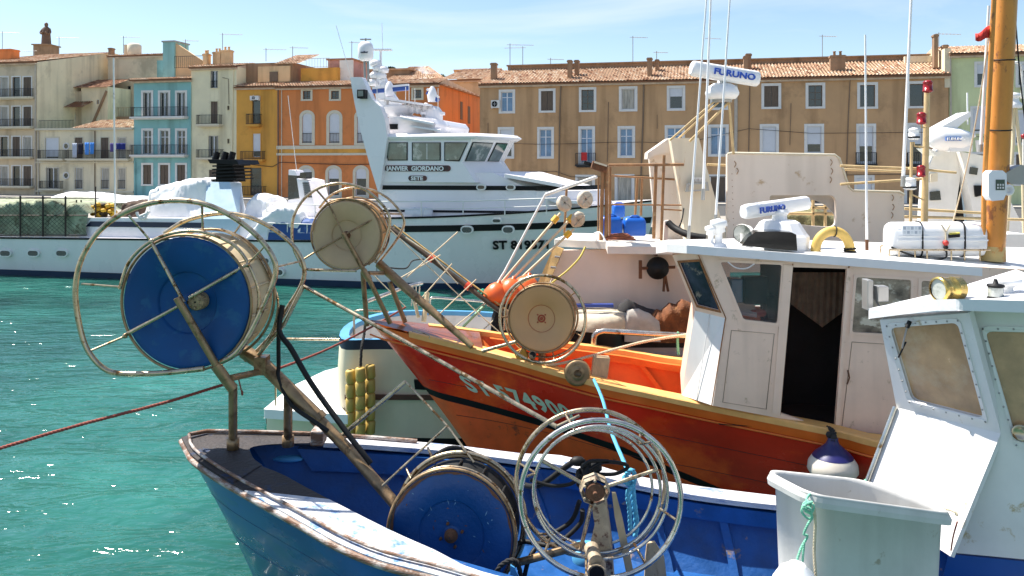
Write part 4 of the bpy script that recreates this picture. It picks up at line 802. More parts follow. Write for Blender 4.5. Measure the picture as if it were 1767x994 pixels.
# ================================================================ foreground materials
def Pz(x, y, z):
    Y = (CZ - z) * F / (y - HY); return V(((x - CX) * Y / F, Y, z))
M.update(
 chrome=mat('steel_tube', (.50, .40, .27), .28, metal=.85, var=.25, sc=8, stain=(.20, .10, .035), samt=.6, ssc=9),
 bronze=mat('weathered_steel', (.32, .21, .11), .42, metal=.55, var=.3, sc=7, stain=(.10, .05, .02), samt=.7, ssc=6),
 shiny=mat('shiny_steel', (.56, .53, .47), .22, metal=.9, var=.25, sc=6, stain=(.24, .14, .06), samt=.5, ssc=8),
 rust=mat('rusty_iron', (.13, .055, .025), .85, var=.4, sc=9, bump=.6),
 bluep=mat('boat_blue', (.003, .055, .22), .34, var=.18, sc=3, stain=(.02, .14, .42), samt=.35, ssc=5, coat=.2),
 bluein=mat('boat_blue_inside', (.003, .070, .25), .5, var=.3, sc=3, stain=(.30, .20, .12), samt=.34, ssc=3.6, bump=.3, bsc=20),
 bluehull=mat('boat_hull_blue', (.004, .065, .24), .28, var=.3, sc=1.6, stain=(.008, .085, .22), samt=.6, ssc=1.6, coat=.2, stretch=(.6, .6, 1.5)),
 worn=mat('worn_white_paint', (.60, .60, .61), .6, var=.15, sc=5, stain=(.07, .20, .42), samt=.78, ssc=5.5, bump=.4, bsc=25),
 worndeck=mat('dark_deck', (.035, .028, .026), .7, var=.4, sc=5, stain=(.012, .03, .08), samt=.55, ssc=4, bump=.6, bsc=25),
 wornrail=mat('worn_rail', (.58, .57, .58), .55, var=.2, sc=5, stain=(.06, .16, .42), samt=.62, ssc=5, stretch=(.6, 1, 4), bump=.4),
 rubwood=mat('rub_wood', (.17, .085, .045), .5, var=.5, sc=5, stain=(.50, .46, .43), samt=.8, ssc=4, stretch=(1, 1, 4), bump=.4),
 discblue=mat('reel_blue', (.002, .060, .20), .5, var=.2, sc=2, stain=(.01, .09, .22), samt=.6, ssc=5, spec=.3),
 cream=mat('gelcoat_cream', (.56, .44, .26), .55, var=.14, sc=3, stain=(.30, .20, .10), samt=.4, ssc=4) ,
 ropeb=mat('rope_blue', (.10, .42, .62), .8, var=.25, sc=30), ropeg=mat('rope_green', (.22, .55, .38), .85, var=.2, sc=30), roper=mat('rope_red', (.28, .07, .05), .85, var=.3, sc=20), ropek=mat('rope_black', (.02, .02, .02), .9), ropew=mat('rope_pale', (.62, .52, .36), .85, var=.2, sc=30),
)
def circ(c, ax, r, n=64, ref=(0, 0, 1), a0=0, a1=360):
    a = V(ax).normalized(); u = V(ref); u = (u - a * u.dot(a)).normalized(); b = u.cross(a)
    m = int(n * (a1 - a0) / 360); return [V(c) + (u * math.cos(R(a0 + (a1 - a0) * i / m)) + b * math.sin(R(a0 + (a1 - a0) * i / m))) * r for i in range(m + (0 if a1 - a0 >= 360 else 1))]
def pl_pts(pts, Y, sc=1, ox=0, oy=0): return [P(ox + x / sc, oy + y / sc, Y) for x, y in pts]
def rope(pts, r, m, name, parent=None, label=None, cat=None, group=None, strands=3, turn=22, n=7):
    pts = cat_rom(pts, n); mb = MB(); L_ = [0]
    for a, b in zip(pts, pts[1:]): L_.append(L_[-1] + (b - a).length)
    if strands > 1 and r > .007:
        m2 = max(40, min(900, int(L_[-1] / (r * 1.1)))); res = []; k = 0
        for i in range(m2 + 1):
            d = L_[-1] * i / m2
            while k < len(L_) - 2 and L_[k + 1] < d: k += 1
            t = (d - L_[k]) / max(L_[k + 1] - L_[k], 1e-6); p = pts[k].lerp(pts[k + 1], t); res.append((p, (pts[k + 1] - pts[k]).normalized(), d))
        for s in range(strands):
            q = []
            for p, t, d in res:
                u = t.orthogonal().normalized() if abs(t.z) > .95 else t.cross(V((0, 0, 1))).normalized(); v = t.cross(u); a = d / (r * 6) * 2 * math.pi + s * 2 * math.pi / strands
                q.append(p + (u * math.cos(a) + v * math.sin(a)) * r * .5)
            mb.tube(q, r * .58, 5)
    else: mb.tube(pts, r, 6)
    return mb.build(name, m, parent, label, cat, group)
# ================================================================ blue boat
Zf = [(312, 1.62), (643, 1.44), (900, 1.29), (1103, 1.20), (1311, 1.15), (1700, 1.15)]
far_o = [Pz(x, y, interp(Zf, x)) for x, y in ((315, 756), (344, 748), (410, 748), (490, 750), (551, 752), (643, 758), (775, 769), (900, 784), (976, 789), (1103, 824), (1311, 854))]
far_o = [Pz(313, 757, 1.62)] + far_o[1:] + [V((4.2, 7.75, 1.15)), V((6.5, 7.2, 1.2))]
near_o = [Pz(x, y, z) for x, y, z in ((313, 757, 1.62), (322, 774, 1.61), (334, 792, 1.60), (378, 823, 1.56), (443, 860, 1.52), (517, 901, 1.47), (582, 938, 1.43), (657, 969, 1.39), (752, 994, 1.34))] + [V((.4, 5.85, 1.26)), V((1.6, 5.6, 1.18)), V((3.2, 5.35, 1.15)), V((6.0, 5.1, 1.2))]
def resample(pts, n):
    pts = cat_rom(pts, 8); L_ = [0]
    for a, b in zip(pts, pts[1:]): L_.append(L_[-1] + (b - a).length)
    out = []; k = 0
    for i in range(n + 1):
        d = L_[-1] * i / n
        while k < len(L_) - 2 and L_[k + 1] < d: k += 1
        t = (d - L_[k]) / max(L_[k + 1] - L_[k], 1e-9); out.append(pts[k].lerp(pts[k + 1], t))
    return out
bb = root('fishing_boat', 'nearest blue wooden fishing boat with worn gunwale and a big blue net reel', 'fishing boat', (1, 7.2, 0))
NB = 60; no_, fo_ = resample(near_o, NB), resample(far_o, NB)
def hull_secs(A, Bp, zk, rake, flare, nv=12, inset=0.0, fine=.35):
    'A, Bp: gunwale curves (same count). returns side sections from gunwale to keel'
    out = []; n = len(A)
    ax = ((A[-1] + Bp[-1]) / 2 - A[0]); ax.z = 0; ax.normalize()
    for i in range(n):
        mid = (A[i] + Bp[i]) / 2; t = i / (n - 1); r = []
        hw = V((A[i].x - mid.x, A[i].y - mid.y, 0))
        hl = hw.length
        if hl > 1e-4: hw = hw * max(0, (hl - inset) / hl)
        for j in range(nv + 1):
            v = j / nv; f = (1 - v ** flare * lerp(.85, .35, min(1, t / fine))) if j < nv else 0
            sh = rake * (1 - (1 - v) ** 1.25) * max(0, 1 - t / .7)
            r.append(V((mid.x, mid.y, 0)) + hw * f + ax * sh + V((0, 0, lerp(A[i].z, zk, v))))
        out.append(r)
    return out
hs = MB()
for A, Bp in ((no_, fo_), (fo_, no_)): hs.loft(hull_secs(A, Bp, -.45, 1.15, 1.6))
hull = hs.build('hull', M['bluehull'], bb)
def seams(sc_, rows, m, par, r=.004, i0=2, i1=None):
    mb = MB()
    for v in rows: mb.tube([s[int(v)].lerp(s[int(v) + 1], v % 1) for s in sc_[i0:i1]], r, 4, cap=False)
    return mb.build('plank_seam', m, par)
seams(hull_secs(no_, fo_, -.45, 1.15, 1.6), (2.2, 4.6), mat('seam_dark_blue', (.003, .03, .09), .6), bb, .003)
# covering boards, foredeck
near_i = [Pz(430, 778, 1.58), Pz(434, 788, 1.57), Pz(440, 797, 1.56), Pz(463, 812, 1.54), Pz(485, 819, 1.53), Pz(534, 846, 1.49), Pz(667, 914, 1.41), Pz(752, 952, 1.36), Pz(843, 992, 1.31), V((1.0, 6.0, 1.23)), V((3.0, 5.7, 1.17)), V((6.0, 5.45, 1.22))]
far_i = [Pz(430, 778, 1.58), Pz(436, 773, 1.57), Pz(463, 769, 1.555), Pz(510, 767, 1.53), Pz(558, 766, 1.51), Pz(643, 770, 1.46), Pz(775, 781, 1.37), Pz(900, 797, 1.31), Pz(976, 806, 1.27), Pz(1103, 840, 1.22), Pz(1311, 871, 1.17), V((4.2, 7.55, 1.17)), V((6.5, 7.0, 1.22))]
def board(o_, i_, m, name, lift=.012, n=60, th=.05):
    o2, i2 = resample(o_, n), resample(i_, n); mb = MB(); u = V((0, 0, lift)); d = V((0, 0, -th))
    mb.loft([[a + u + d, a + u, a.lerp(b, .5) + u * 1.2, b + u, b + u + d] for a, b in zip(o2, i2)], sm=False)
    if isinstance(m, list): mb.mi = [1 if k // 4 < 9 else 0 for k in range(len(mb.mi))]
    return mb.build(name, m, bb)
board(near_o, near_i, [M['worn'], M['worndeck']], 'covering_board')  # near board is dark at its bow end like the foredeck, pale further aft
k = 3
board(far_o[4:], far_i[4:], M['wornrail'], 'covering_board')
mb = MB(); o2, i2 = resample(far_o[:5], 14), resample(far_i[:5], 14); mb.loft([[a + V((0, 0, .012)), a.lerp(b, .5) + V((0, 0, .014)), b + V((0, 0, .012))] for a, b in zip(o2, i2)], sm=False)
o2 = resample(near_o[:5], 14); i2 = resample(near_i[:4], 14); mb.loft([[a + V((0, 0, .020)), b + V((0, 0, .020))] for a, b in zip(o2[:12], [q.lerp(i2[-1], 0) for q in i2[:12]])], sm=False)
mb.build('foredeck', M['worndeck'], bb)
# low toe rail round the bow and rub rails
mb = MB(); cur = list(reversed(resample(near_o, 80)[:34])); ful = [p + V((0, 0, .03)) for p in resample(near_o, 80)]
mb.tube([p + V((0, 0, -.03)) for p in resample(near_o, 80)], .030, 8); hull_r = mb.build('rub_rail', M['rubwood'], bb)
mb = MB(); mb.tube([p + V((0, 0, -.03)) for p in resample(far_o, 80)], .035, 8); mb.build('rub_rail', M['wornrail'], bb)
def offset_in(A, Bp, d): return [a + (V((b.x - a.x, b.y - a.y, 0)).normalized() * d if (b - a).length > d * 2 else V()) for a, b in zip(A, Bp)]
mb = MB(); q = [p + V((0, 0, .045)) for p in offset_in(fo_, no_, .07)[2:16]]; q2 = [p + V((0, 0, .045)) for p in offset_in(no_, fo_, .07)[2:60]]
mb.tube([fo_[0] + V((.08, 0, .045))] + q, .022, 6); mb.tube([fo_[0] + V((.08, 0, .045))] + q2, .016, 6); mb.build('toe_rail', M['rubwood'], bb)
# inner skin, ribs, stringer, floor
ins = MB(); A = offset_in(fo_, no_, .20); Bq = offset_in(no_, fo_, .30)
secF = hull_secs([p - V((0, 0, .05)) for p in A], [p - V((0, 0, .05)) for p in Bq], .35, .9, 1.9, nv=10); secN = hull_secs([p - V((0, 0, .05)) for p in Bq], [p - V((0, 0, .05)) for p in A], .35, .9, 1.9, nv=10)
ins.loft([r[:9] for r in secF[5:]]); ins.loft([r[:9] for r in secN[5:]])
ins.loft([[a[8], b[8]] for a, b in zip(secF[5:], secN[5:])], sm=False); ins.add([*secF[5][:9]] + [*reversed(secN[5][:9])], [tuple(range(18))])
ins.build('inner_planking', M['bluein'], bb)
for i in list(range(14, 58, 4)):
    for sc_, sg in ((secF, 1), (secN, -1)):
        r = sc_[i][:9]; inward = (V((Bq[i].x - A[i].x, Bq[i].y - A[i].y, 0)).normalized()) * sg; w_ = (A[i + 1] - A[i]).normalized() * .04; mb = MB()
        mb.loft([[p - w_, p - w_ + inward * .06, p + w_ + inward * .06, p + w_] for p in r], sm=False); mb.build('rib', M['bluein'], bb)
for sc_, sg in ((secF, 1), (secN, -1)):
    mb = MB(); mb.loft([[r[0] + V((0, 0, .0)) + q_ * 0, r[0] + q_ * .09, r[0].lerp(r[2], 1.0) + q_ * .075 , r[2]] for r, q_ in [(sc_[i], V((Bq[i].x - A[i].x, Bq[i].y - A[i].y, 0)).normalized() * sg) for i in range(8, 60)]], sm=False); mb.build('stringer', M['bluein'], bb)
mb = MB(); mb.ball(Pz(497, 791, 1.34), .1, 10, sc=(1.9, .8, .35)); mb.build('bow_fitting', mat('paint_light_blue', (.08, .33, .6), .5), bb)
# ---------------------------------------------------------------- net reel builder
def reel(parent, cf, cr, rad, dm, drum, rimr=1.06, ribs=14, hub=.45, name='net_reel', flange='bronze'):
    'front disc centre cf, rear disc centre cr'
    a = (cr - cf).normalized(); w_ = (cr - cf).length
    mb = MB(); mb.lathe(cf, a, [(.035, .02), (.03, rad * .13), (.05, rad * .15), (.055, rad * hub * .97), (.02, rad * hub), (0.0, rad * hub * 1.06), (-.012, rad * .93), (-.02, rad * .985), (0, rad * 1.0), (.03, rad * .99), (.035, .05)], 72)
    d1 = mb.build(name, dm, parent)
    mb = MB(); mb.lathe(cf, a, [(.03, rad * .955), (w_ * .5, rad * .90), (w_, rad * .955), (w_ + .03, rad * .99), (w_ + .05, rad * .97), (w_ + .05, .05)], 72)
    for i in range(ribs):
        p, q = circ(cf + a * .03, a, rad * .965, ribs)[i], circ(cr, a, rad * .965, ribs)[i]; mb.tube([p, q], .012, 5)
    mb.build('drum', drum, d1)
    mb = MB()
    for h, rr in ((-.01, rad * 1.03), (w_ * .98, rad * 1.05)): mb.tube(circ(cf + a * h, a, rr), .014, 7, closed=True)
    mb.build('rim_tube', M[flange], d1)
    return d1
# big reel on the bow --------------------------------------------------------
Yf, Yr = 7.9, 8.42
cf, cr = P(322, 523, Yf), P(366, 508, Yr)
br = reel(bb, cf, cr, .645, M['discblue'], M['cream'], hub=.46)
mb = MB(); a = (cr - cf).normalized(); hc = P(341, 520, Yf - .06); mb.lathe(hc, a, [(-.05, .01), (-.05, .07), (-.03, .085), (.07, .085)], 20)
for p in circ(hc - a * .055, a, .055, 6): mb.ball(p, .014, 6)
mb.build('hub', mat('hub_bronze', (.30, .22, .12), .6, metal=.3, var=.5, sc=25, bump=1, bsc=60), br)
z2 = lambda pts, Y: cat_rom([P(100 + x / 1.988, 300 + y / 1.988, Y) for x, y in pts], 6)
mb = MB(); g1 = z2([(500, 668), (360, 683), (215, 685), (150, 662), (97, 595), (70, 500), (60, 400), (78, 300), (130, 210), (205, 145), (300, 105), (400, 91), (500, 103), (600, 148), (685, 215), (737, 285), (746, 345), (715, 430), (660, 545), (610, 615), (560, 645)], Yf - .12)
mb.tube(g1, .027, 8); g2 = z2([(365, 205), (440, 160), (550, 136), (650, 147), (740, 190), (810, 250), (843, 315), (835, 382), (775, 480), (735, 550), (680, 610), (640, 640)], Yr + .05); mb.tube(g2, .024, 8)
mb.build('guard_ring', M['chrome'], br)
mb = MB(); mb.tube(z2([(212, 395), (245, 300), (318, 232), (420, 198), (510, 203), (610, 250), (668, 340), (690, 430), (668, 540), (620, 615)], Yf - .04), .017, 7)
mb.tube(z2([(560, 190), (640, 230), (700, 300), (742, 390), (755, 450), (740, 530), (700, 600)], Yr - .05), .013, 7)
def zs(x, y, Y): return P(100 + x / 1.988, 300 + y / 1.988, Y)
for q in (((320, 232, Yf - .05), (432, 440, Yf - .12)), ((650, 310, Yf - .05), (450, 425, Yf - .12)), ((228, 555, Yf - .05), (412, 455, Yf - .12))): mb.tube([zs(*q[0]), zs(*q[1])], .019, 7)
for q in (((320, 232, Yf), (243, 143, Yf - .12)), ((497, 203, Yf), (494, 103, Yf - .12)), ((212, 388, Yf), (80, 378, Yf - .12)), ((228, 558, Yf), (110, 608, Yf - .12)), ((650, 310, Yf), (708, 250, Yf - .12)), ((597, 215, Yr), (632, 165, Yr)), ((745, 320, Yf + .1), (830, 300, Yr))): mb.tube([zs(*q[0]), zs(*q[1])], .011, 6)
for x, y in ((320, 232), (650, 312), (230, 556)): mb.ball(zs(x, y, Yf - .05), .028, 8)
mb.build('spoke_frame', M['chrome'], br)
arm = MB(); arm.tube([zs(408, 425, Yf - .15), zs(545, 660, Yf - .05)], .036, 12); arm.tube([zs(540, 655, Yf - .05), zs(600, 738, Yf + .02)], .052, 12)
arm.tube([zs(596, 700, Yf), zs(690, 680, Yf + .45)], .034, 10); arm.build('reel_arm', M['bronze'], bb)
mb = MB(); mb.tube([zs(640, 610, 8.5), zs(700, 650, 8.42), zs(890, 835, 8.2)], .075, 14); mb.tube([zs(885, 830, 8.2), zs(900, 846, 8.19)], .085, 14); mb.tube([zs(895, 842, 8.19), zs(1000, 950, 8.07), P(684, 872, 7.75)], .056, 12)
mb.box(zs(700, 655, 8.4), (.12, .16, .18)); mb.build('boom', M['bronze'], bb)
for a_, b_, r in (((402, 665, 8.05), (402, 768, 8.22), .044), ((497, 686, 8.3), (497, 764, 8.45), .046)):
    mb = MB(); mb.tube([P(*a_), P(*b_)], r, 12); mb.lathe(P(b_[0], b_[1] - 9, b_[2]), (0, 0, 1), [(-.09, .05), (-.09, .062), (.02, .062), (.02, r)], 12, 0); mb.build('post', M['bronze'], bb)
mb = MB(); mb.tube([zs(620, 705, 8.1), zs(632, 755, 8.1)], .007, 5); mb.ball(zs(632, 752, 8.1), .02, 6, sc=(.7, .7, 1.5)); mb.build('cord', M['roper'], bb)
mb = MB(); mb.box(P(550, 752, 8.5), (.13, .2, .16)); mb.build('wooden_block', M['rubwood'], bb, bev=.015)
# hoses and the long thin stay
for pts, r in (([zs(770, 450, 8.3), zs(760, 540, 8.25), zs(800, 600, 8.2), zs(870, 720, 8.15), zs(985, 880, 8.0), P(640, 800, 7.9)], .028), ([zs(765, 460, 8.35), zs(757, 560, 8.35), zs(757, 660, 8.35), zs(757, 700, 8.3), zs(800, 790, 8.2), zs(880, 850, 8.0), P(566, 744, 7.95)], .022)): rope(pts, r, M['rubber'], 'hydraulic_hose', bb, strands=1)
mb = MB(); mb.tube([P(524, 494, 8.4), P(700, 590, 7.9), P(960, 736, 7.2)], .021, 8); mb.tube([P(523, 494, 8.4), P(490, 560, 8.35), P(446, 612, 8.4)], .021, 8); mb.build('stay_rod', M['chrome'], bb)
mb = MB()
for a_, b_, r in (((592, 750, 8.1), (700, 659, 7.9), .022), ((700, 659, 7.9), (772, 735, 7.6), .011), ((772, 735, 7.6), (818, 798, 7.4), .011), ((772, 735, 7.6), (660, 838, 7.6), .011), ((738, 772, 7.6), (750, 800, 7.5), .011), ((701, 808, 7.6), (709, 826, 7.5), .011), ((960, 736, 7.2), (1000, 717, 7.1), .012)): mb = MB(); mb.tube([P(*a_), P(*b_)], r, 7); mb.build('support_rod', M['chrome'], bb)
# second (inboard) reel
c2, c2r = P(778, 925, 7.0), P(795, 898, 7.42)
r2_ = reel(bb, c2, c2r, .545, mat('reel_blue_chipped', (.002, .055, .20), .42, var=.2, sc=2, stain=(.05, .02, .01), samt=.18, ssc=9, bump=.2), M['rubber'], hub=.52, name='net_reel')
mb = MB(); a = (c2r - c2).normalized(); mb.lathe(c2 - a * .02, a, [(-.03, .005), (-.03, .025), (0, .03), (0, .055), (.03, .06)], 20)
for p in circ(c2 + a * .035, a, .1, 4, a0=20, a1=380): mb.lathe(p, a, [(-.03, 0), (-.03, .013), (.02, .013)], 8)
mb.build('hub', M['rust'], r2_); mb = MB(); mb.tube(circ(c2r, a, .60), .022, 8, closed=True); mb.tube(circ(c2 + a * .05, a, .565), .012, 7, closed=True); mb.build('rim_tube', M['chrome'], r2_)
rope([P(735, 800, 7.6), P(780, 773, 7.9), P(840, 795, 8.0), P(890, 830, 7.7), P(930, 838, 7.3), P(985, 800, 7.0), P(1005, 798, 6.95)], .026, M['rubber'], 'hydraulic_hose', bb, strands=1)
rope([P(1000, 865, 7.0), P(985, 900, 7.1), P(940, 930, 7.1), P(915, 960, 7.0), P(905, 994, 7.0)], .022, M['rubber'], 'hydraulic_hose', bb, strands=1)
rope([P(1005, 880, 6.95), P(1000, 905, 7.0), P(955, 940, 7.0), P(900, 935, 7.1), P(880, 965, 7.0), P(892, 1000, 6.9)], .022, M['rubber'], 'hydraulic_hose', bb, strands=1)
# chipped rusty rim of the inboard reel
mb = MB(); aa = (c2r - c2).normalized(); oo = circ(c2 - aa * .022, aa, .540, 180)
ii = [c2 - aa * .022 + (p - (c2 - aa * .022)) * (1 - (.012 + .05 * max(0, mnoise(V((k * .13, 3, 1))) + .25 + .25 * math.cos(R(k * 2 - 50))) + .012 * abs(mnoise(V((k * .9, 1, 1)))))) for k, p in enumerate(oo)]
mb.loft([[o_, i_] for o_, i_ in zip(oo + oo[:1], ii + ii[:1])], sm=False); mb.build('chipped_rim', M['rust'], r2_)
mb = MB(); rng = random.Random(8)
for k in range(34):
    an_ = rng.uniform(0, 6.28); rr_ = rng.uniform(.12, .5); b_ = aa.cross(V((0, 0, 1))).normalized(); q_ = c2 - aa * (.022 if rr_ > .3 else -.03) + (b_ * math.cos(an_) + V((0, 0, 1)) * math.sin(an_)) * rr_; d_ = (b_ * rng.uniform(-1, 1) + V((0, 0, 1)) * rng.uniform(-1, 1)).normalized(); l_ = rng.uniform(.006, .03); e_ = d_.cross(aa) * rng.uniform(.002, .006); mb.add([q_ - d_ * l_, q_ - e_, q_ + d_ * l_, q_ + e_], [(0, 1, 2, 3)], k % 3 == 0)
mb.build('scratch', [mat('scratch_pale', (.12, .26, .38), .6), M['rust']], r2_)
# wire line hauler wheel
hr = root('line_hauler', 'wheel of bare steel rings on a rusty post, right of the inboard blue reel', 'line hauler', P(1040, 990, 6.8), None)
axh = V((.04, 1, .02)).normalized(); h0 = P(1036, 862, 6.45)
mb = MB(); mb.tube(circ(P(1036, 862, 6.42), axh, .632), .022, 9, closed=True); mb.build('outer_ring', M['shiny'], hr)
mb = MB(); mb.tube(circ(P(1019, 834, 6.95), axh, .635), .021, 9, closed=True); mb.build('outer_ring', M['chrome'], hr)
for c, r, t in ((P(1036, 850, 6.6), .545, .013), (P(1030, 846, 6.68), .52, .014), (P(1024, 842, 6.8), .49, .012)):
    mb = MB(); mb.tube(circ(c, axh, r), t, 8, closed=True); mb.build('inner_ring', M['shiny'], hr)
mb = MB()
def on(c, r, deg): return circ(c, axh, r, 360)[int(deg) % 360]
for d in (20, 75, 135, 170, 215, 255, 318): mb.tube([on(P(1036, 862, 6.42), .632, d), on(P(1030, 846, 6.68), .52, d), on(P(1019, 834, 6.95), .635, d)], .011, 6)
for d in (62, 290, 165): mb.tube([P(1026, 846, 6.62), on(P(1030, 846, 6.68), .52, d)], .017, 7)
mb.build('spoke', M['chrome'], hr)
mb = MB(); hc = P(1026, 845, 6.6); mb.lathe(hc, axh, [(-.05, .11), (-.03, .125), (.05, .125), (.08, .10)], 8, sm=False); mb.lathe(hc, axh, [(-.10, .0), (-.10, .018), (-.07, .02), (-.065, .07), (-.05, .078), (-.04, .08)], 20, 1)
for p in circ(hc - axh * .05, axh, .095, 6): mb.lathe(p, axh, [(-.02, 0), (-.02, .012), (.01, .012)], 6, 0)
mb.build('hub', [mat('worn_cream_metal', (.38, .30, .20), .6, var=.3, sc=8, stain=(.12, .05, .03), samt=.6, ssc=10, bump=.4), M['rust']], hr, bev=.004)
mb = MB(); w1 = [P(1020, 868, 6.68), P(1045, 867, 6.68), P(1053, 925, 6.7), P(1058, 994, 6.72), P(1062, 1030, 6.72), P(1036, 1030, 6.72), P(1030, 960, 6.71), P(1018, 940, 6.7), P(1026, 905, 6.69)]
mb.plate(w1, V((.02, .09, 0))); mb.tube([P(1020, 945, 6.6), P(1028, 968, 6.45)], [.06, .055], 14); mb.tube([P(1030, 975, 6.6), P(1030, 992, 6.4)], [.075, .075], 14); mb.build('post', MATS['worn_cream_metal'], hr, bev=.006)
mb = MB(); mb.tube([P(882, 974, 7.0), P(1008, 940, 6.75)], .034, 10); mb.build('tie_bar', M['bronze'], hr)
mb = MB(); mb.lathe(P(1030, 990, 6.39), axh, [(0, .06), (.005, 0)], 14); mb.build('pipe_bore', M['black'], hr)
# valve and levers behind the hub
mb = MB(); vb = P(1020, 812, 6.9)
mb.ball(vb + V((0, 0, .02)), .07, 10, sc=(1.4, .8, .8)); mb.ball(P(997, 796, 6.95), .06, 10, sc=(1.2, .8, .7)); mb.ball(P(1000, 825, 6.95), .05, 8, sc=(.8, .8, 1.8)); mb.tube([P(1015, 838, 6.8), P(1012, 800, 6.9)], .045, 8)
for pts in ([(1010, 815), (1040, 798), (1075, 800), (1082, 808), (1060, 818), (1030, 818)], [(1004, 808), (1018, 796), (1050, 796)], [(1002, 820), (985, 835), (950, 838), (915, 828)]): mb.tube(cat_rom([P(x, y, 6.85) for x, y in pts], 5), .017, 6)
mb.build('valve_block', [M['rubber']], hr)
# wooden oars / planks
pm = mat('plank_pale', (.46, .36, .22), .75, var=.3, sc=5, stain=(.16, .09, .04), samt=.45, ssc=6, stretch=(1, 1, .4))
mb = MB(); mb.plate([P(x, y, 6.75) for x, y in ((1056, 850), (1063, 851), (1074, 893), (1098, 1010), (1085, 1010), (1061, 893))], V((0, .03, 0))); mb.build('plank', pm, None, 'thin pale wooden stave leaning behind the steel ring wheel', 'stave', bev=.004)
mb = MB(); mb.plate([P(x, y, 6.95) for x, y in ((1117, 938), (1130, 935), (1146, 960), (1152, 1010), (1112, 1010), (1114, 960))], V((0, .03, 0))); mb.build('plank', pm, None, 'broad scuffed board standing at the right foot of the steel ring wheel', 'board', bev=.004)
# blue rope
rope([P(1025, 655, 10.0), P(1040, 690, 9.4), P(1055, 745, 8.5), P(1078, 800, 7.4), P(1085, 818, 7.2)], .020, M['ropeb'], 'blue_rope', None, 'light blue twisted rope running from the orange boat down to the steel ring wheel', 'rope')
mb = MB()
kn = rope([P(1085, 815, 7.15), P(1075, 828, 7.1), P(1090, 838, 7.15), P(1080, 818, 7.1), P(1093, 812, 7.1), P(1094, 835, 7.12), P(1083, 850, 7.1), P(1086, 880, 7.12), P(1088, 915, 7.15)], .021, M['ropeb'], 'blue_rope', None, 'knotted end of blue rope with its thick tail hanging in the blue boat', 'rope')
rope([P(1090, 825, 7.18), P(1093, 860, 7.18), P(1098, 900, 7.2), P(1096, 925, 7.2)], .026, M['ropeb'], 'rope_tail', kn)
mb = MB(); mb.lathe(P(1012, 948, 7.3), (0, 0, 1), [(-.1, .13), (.02, .14), (.02, .10), (-.05, .09)], 14); mb.build('fitting', MATS['paint_light_blue'], bb)
rope([P(855, 994, 6.6), P(862, 978, 6.6), P(880, 967, 6.6), P(893, 972, 6.6), P(900, 1000, 6.6)], .02, M['ropek'], 'mooring_line', None, 'short black line bent over the near gunwale at the bottom edge', 'rope')
mb = MB(); mb.plate([P(881, 976, 6.55), P(888, 980, 6.55), P(893, 998, 6.55), P(880, 998, 6.55)], V((0, .03, 0))); mb.build('cleat', MATS['paint_light_blue'], bb)
# red mooring ropes to the left
rope([P(-40, 786, 7.0), P(120, 738, 7.4), P(280, 696, 7.9), P(372, 668, 8.3), P(402, 660, 8.5)], .016, M['roper'], 'mooring_rope', None, 'dark red mooring rope leading out of the left edge to the blue bow', 'rope')
rope([P(470, 640, 8.6), P(560, 605, 10.2), P(640, 565, 11.6), P(700, 530, 12.1)], .015, M['roper'], 'mooring_rope', None, 'dark red rope running from the big blue reel up to the orange bow', 'rope')
# ---------------------------------------------------------------- wheelhouse of the blue boat
GP = Plane((3.27, 6.05, 0), (1, -.2, 0), (.2, 1, 0))
gw_m = mat('wheelhouse_white', (.74, .71, .68), .42, var=.07, sc=2, stain=(.46, .38, .26), samt=.34, ssc=5, grime=.12)
gw = root('wheelhouse', 'off white wooden wheelhouse with a blue base, nearest boat, right edge', 'wheelhouse', (4, 6.6, 1.1))
from mathutils.geometry import tessellate_polygon
def hplate(mb, outer, holes, ext, mi=0):
    'planar polygon with holes, extruded by ext'
    loops = [[V(p) for p in outer]] + [[V(p) for p in h] for h in holes]; flat = [p for l in loops for p in l]; tris = tessellate_polygon(loops); e = V(ext)
    mb.add(flat, [tuple(t) for t in tris], mi); mb.add([p + e for p in flat], [tuple(reversed(t)) for t in tris], mi)
    for l in loops:
        n = len(l); mb.add(l + [p + e for p in l], [(i, (i + 1) % n, n + (i + 1) % n, n + i) for i in range(n)], mi)
    return mb
def rq(pts, r=.06, n=4):
    'round the corners of a polygon'
    out = []; m = len(pts)
    for i in range(m):
        a, b, c = pts[i - 1], pts[i], pts[(i + 1) % m]; p = b + (a - b).normalized() * r; q = b + (c - b).normalized() * r
        out += [(p * (1 - t) ** 2 + b * 2 * t * (1 - t) + q * t * t) for t in [k / n for k in range(n + 1)]]
    return out
def plane_from(p0, p1, p2):
    n = (p1 - p0).cross(p2 - p0).normalized(); C = V((0, 0, CZ))
    def f(x, y):
        d = V(((x - CX) / F, 1, -(y - HY) / F)); t = (p0 - C).dot(n) / d.dot(n); return C + d * t
    return f, n
Tn, Tp = P(1672, 540, 6.02), P(1518, 552, 6.72); Kn, Kp = P(1727, 748, 6.05), P(1547, 703, 6.72); Bn, Bp_ = P(1640, 960, 5.95), P(1488, 860, 6.75)
ff1, n1 = plane_from(Tn, Tp, Kn); 
if n1.y > 0: n1 = -n1
pn = Tp + (Kp - Tp); 
mb = MB(); win = [ff1(*q) for q in ((1536, 566), (1652, 557), (1697, 722), (1573, 690))]
Kp2 = ff1(1547, 703); hplate(mb, [Tn, Tp, Kp2, Kn], [rq(win, .05)], -n1 * .06); fr1 = mb.build('front_panel', gw_m, gw)
mb = MB(); big = rq([p + (p - sum(win, V()) / 4).normalized() * .055 for p in win], .06); hplate(mb, [p + n1 * .012 for p in big], [rq([p for p in win], .05)[::1]], -n1 * .014)
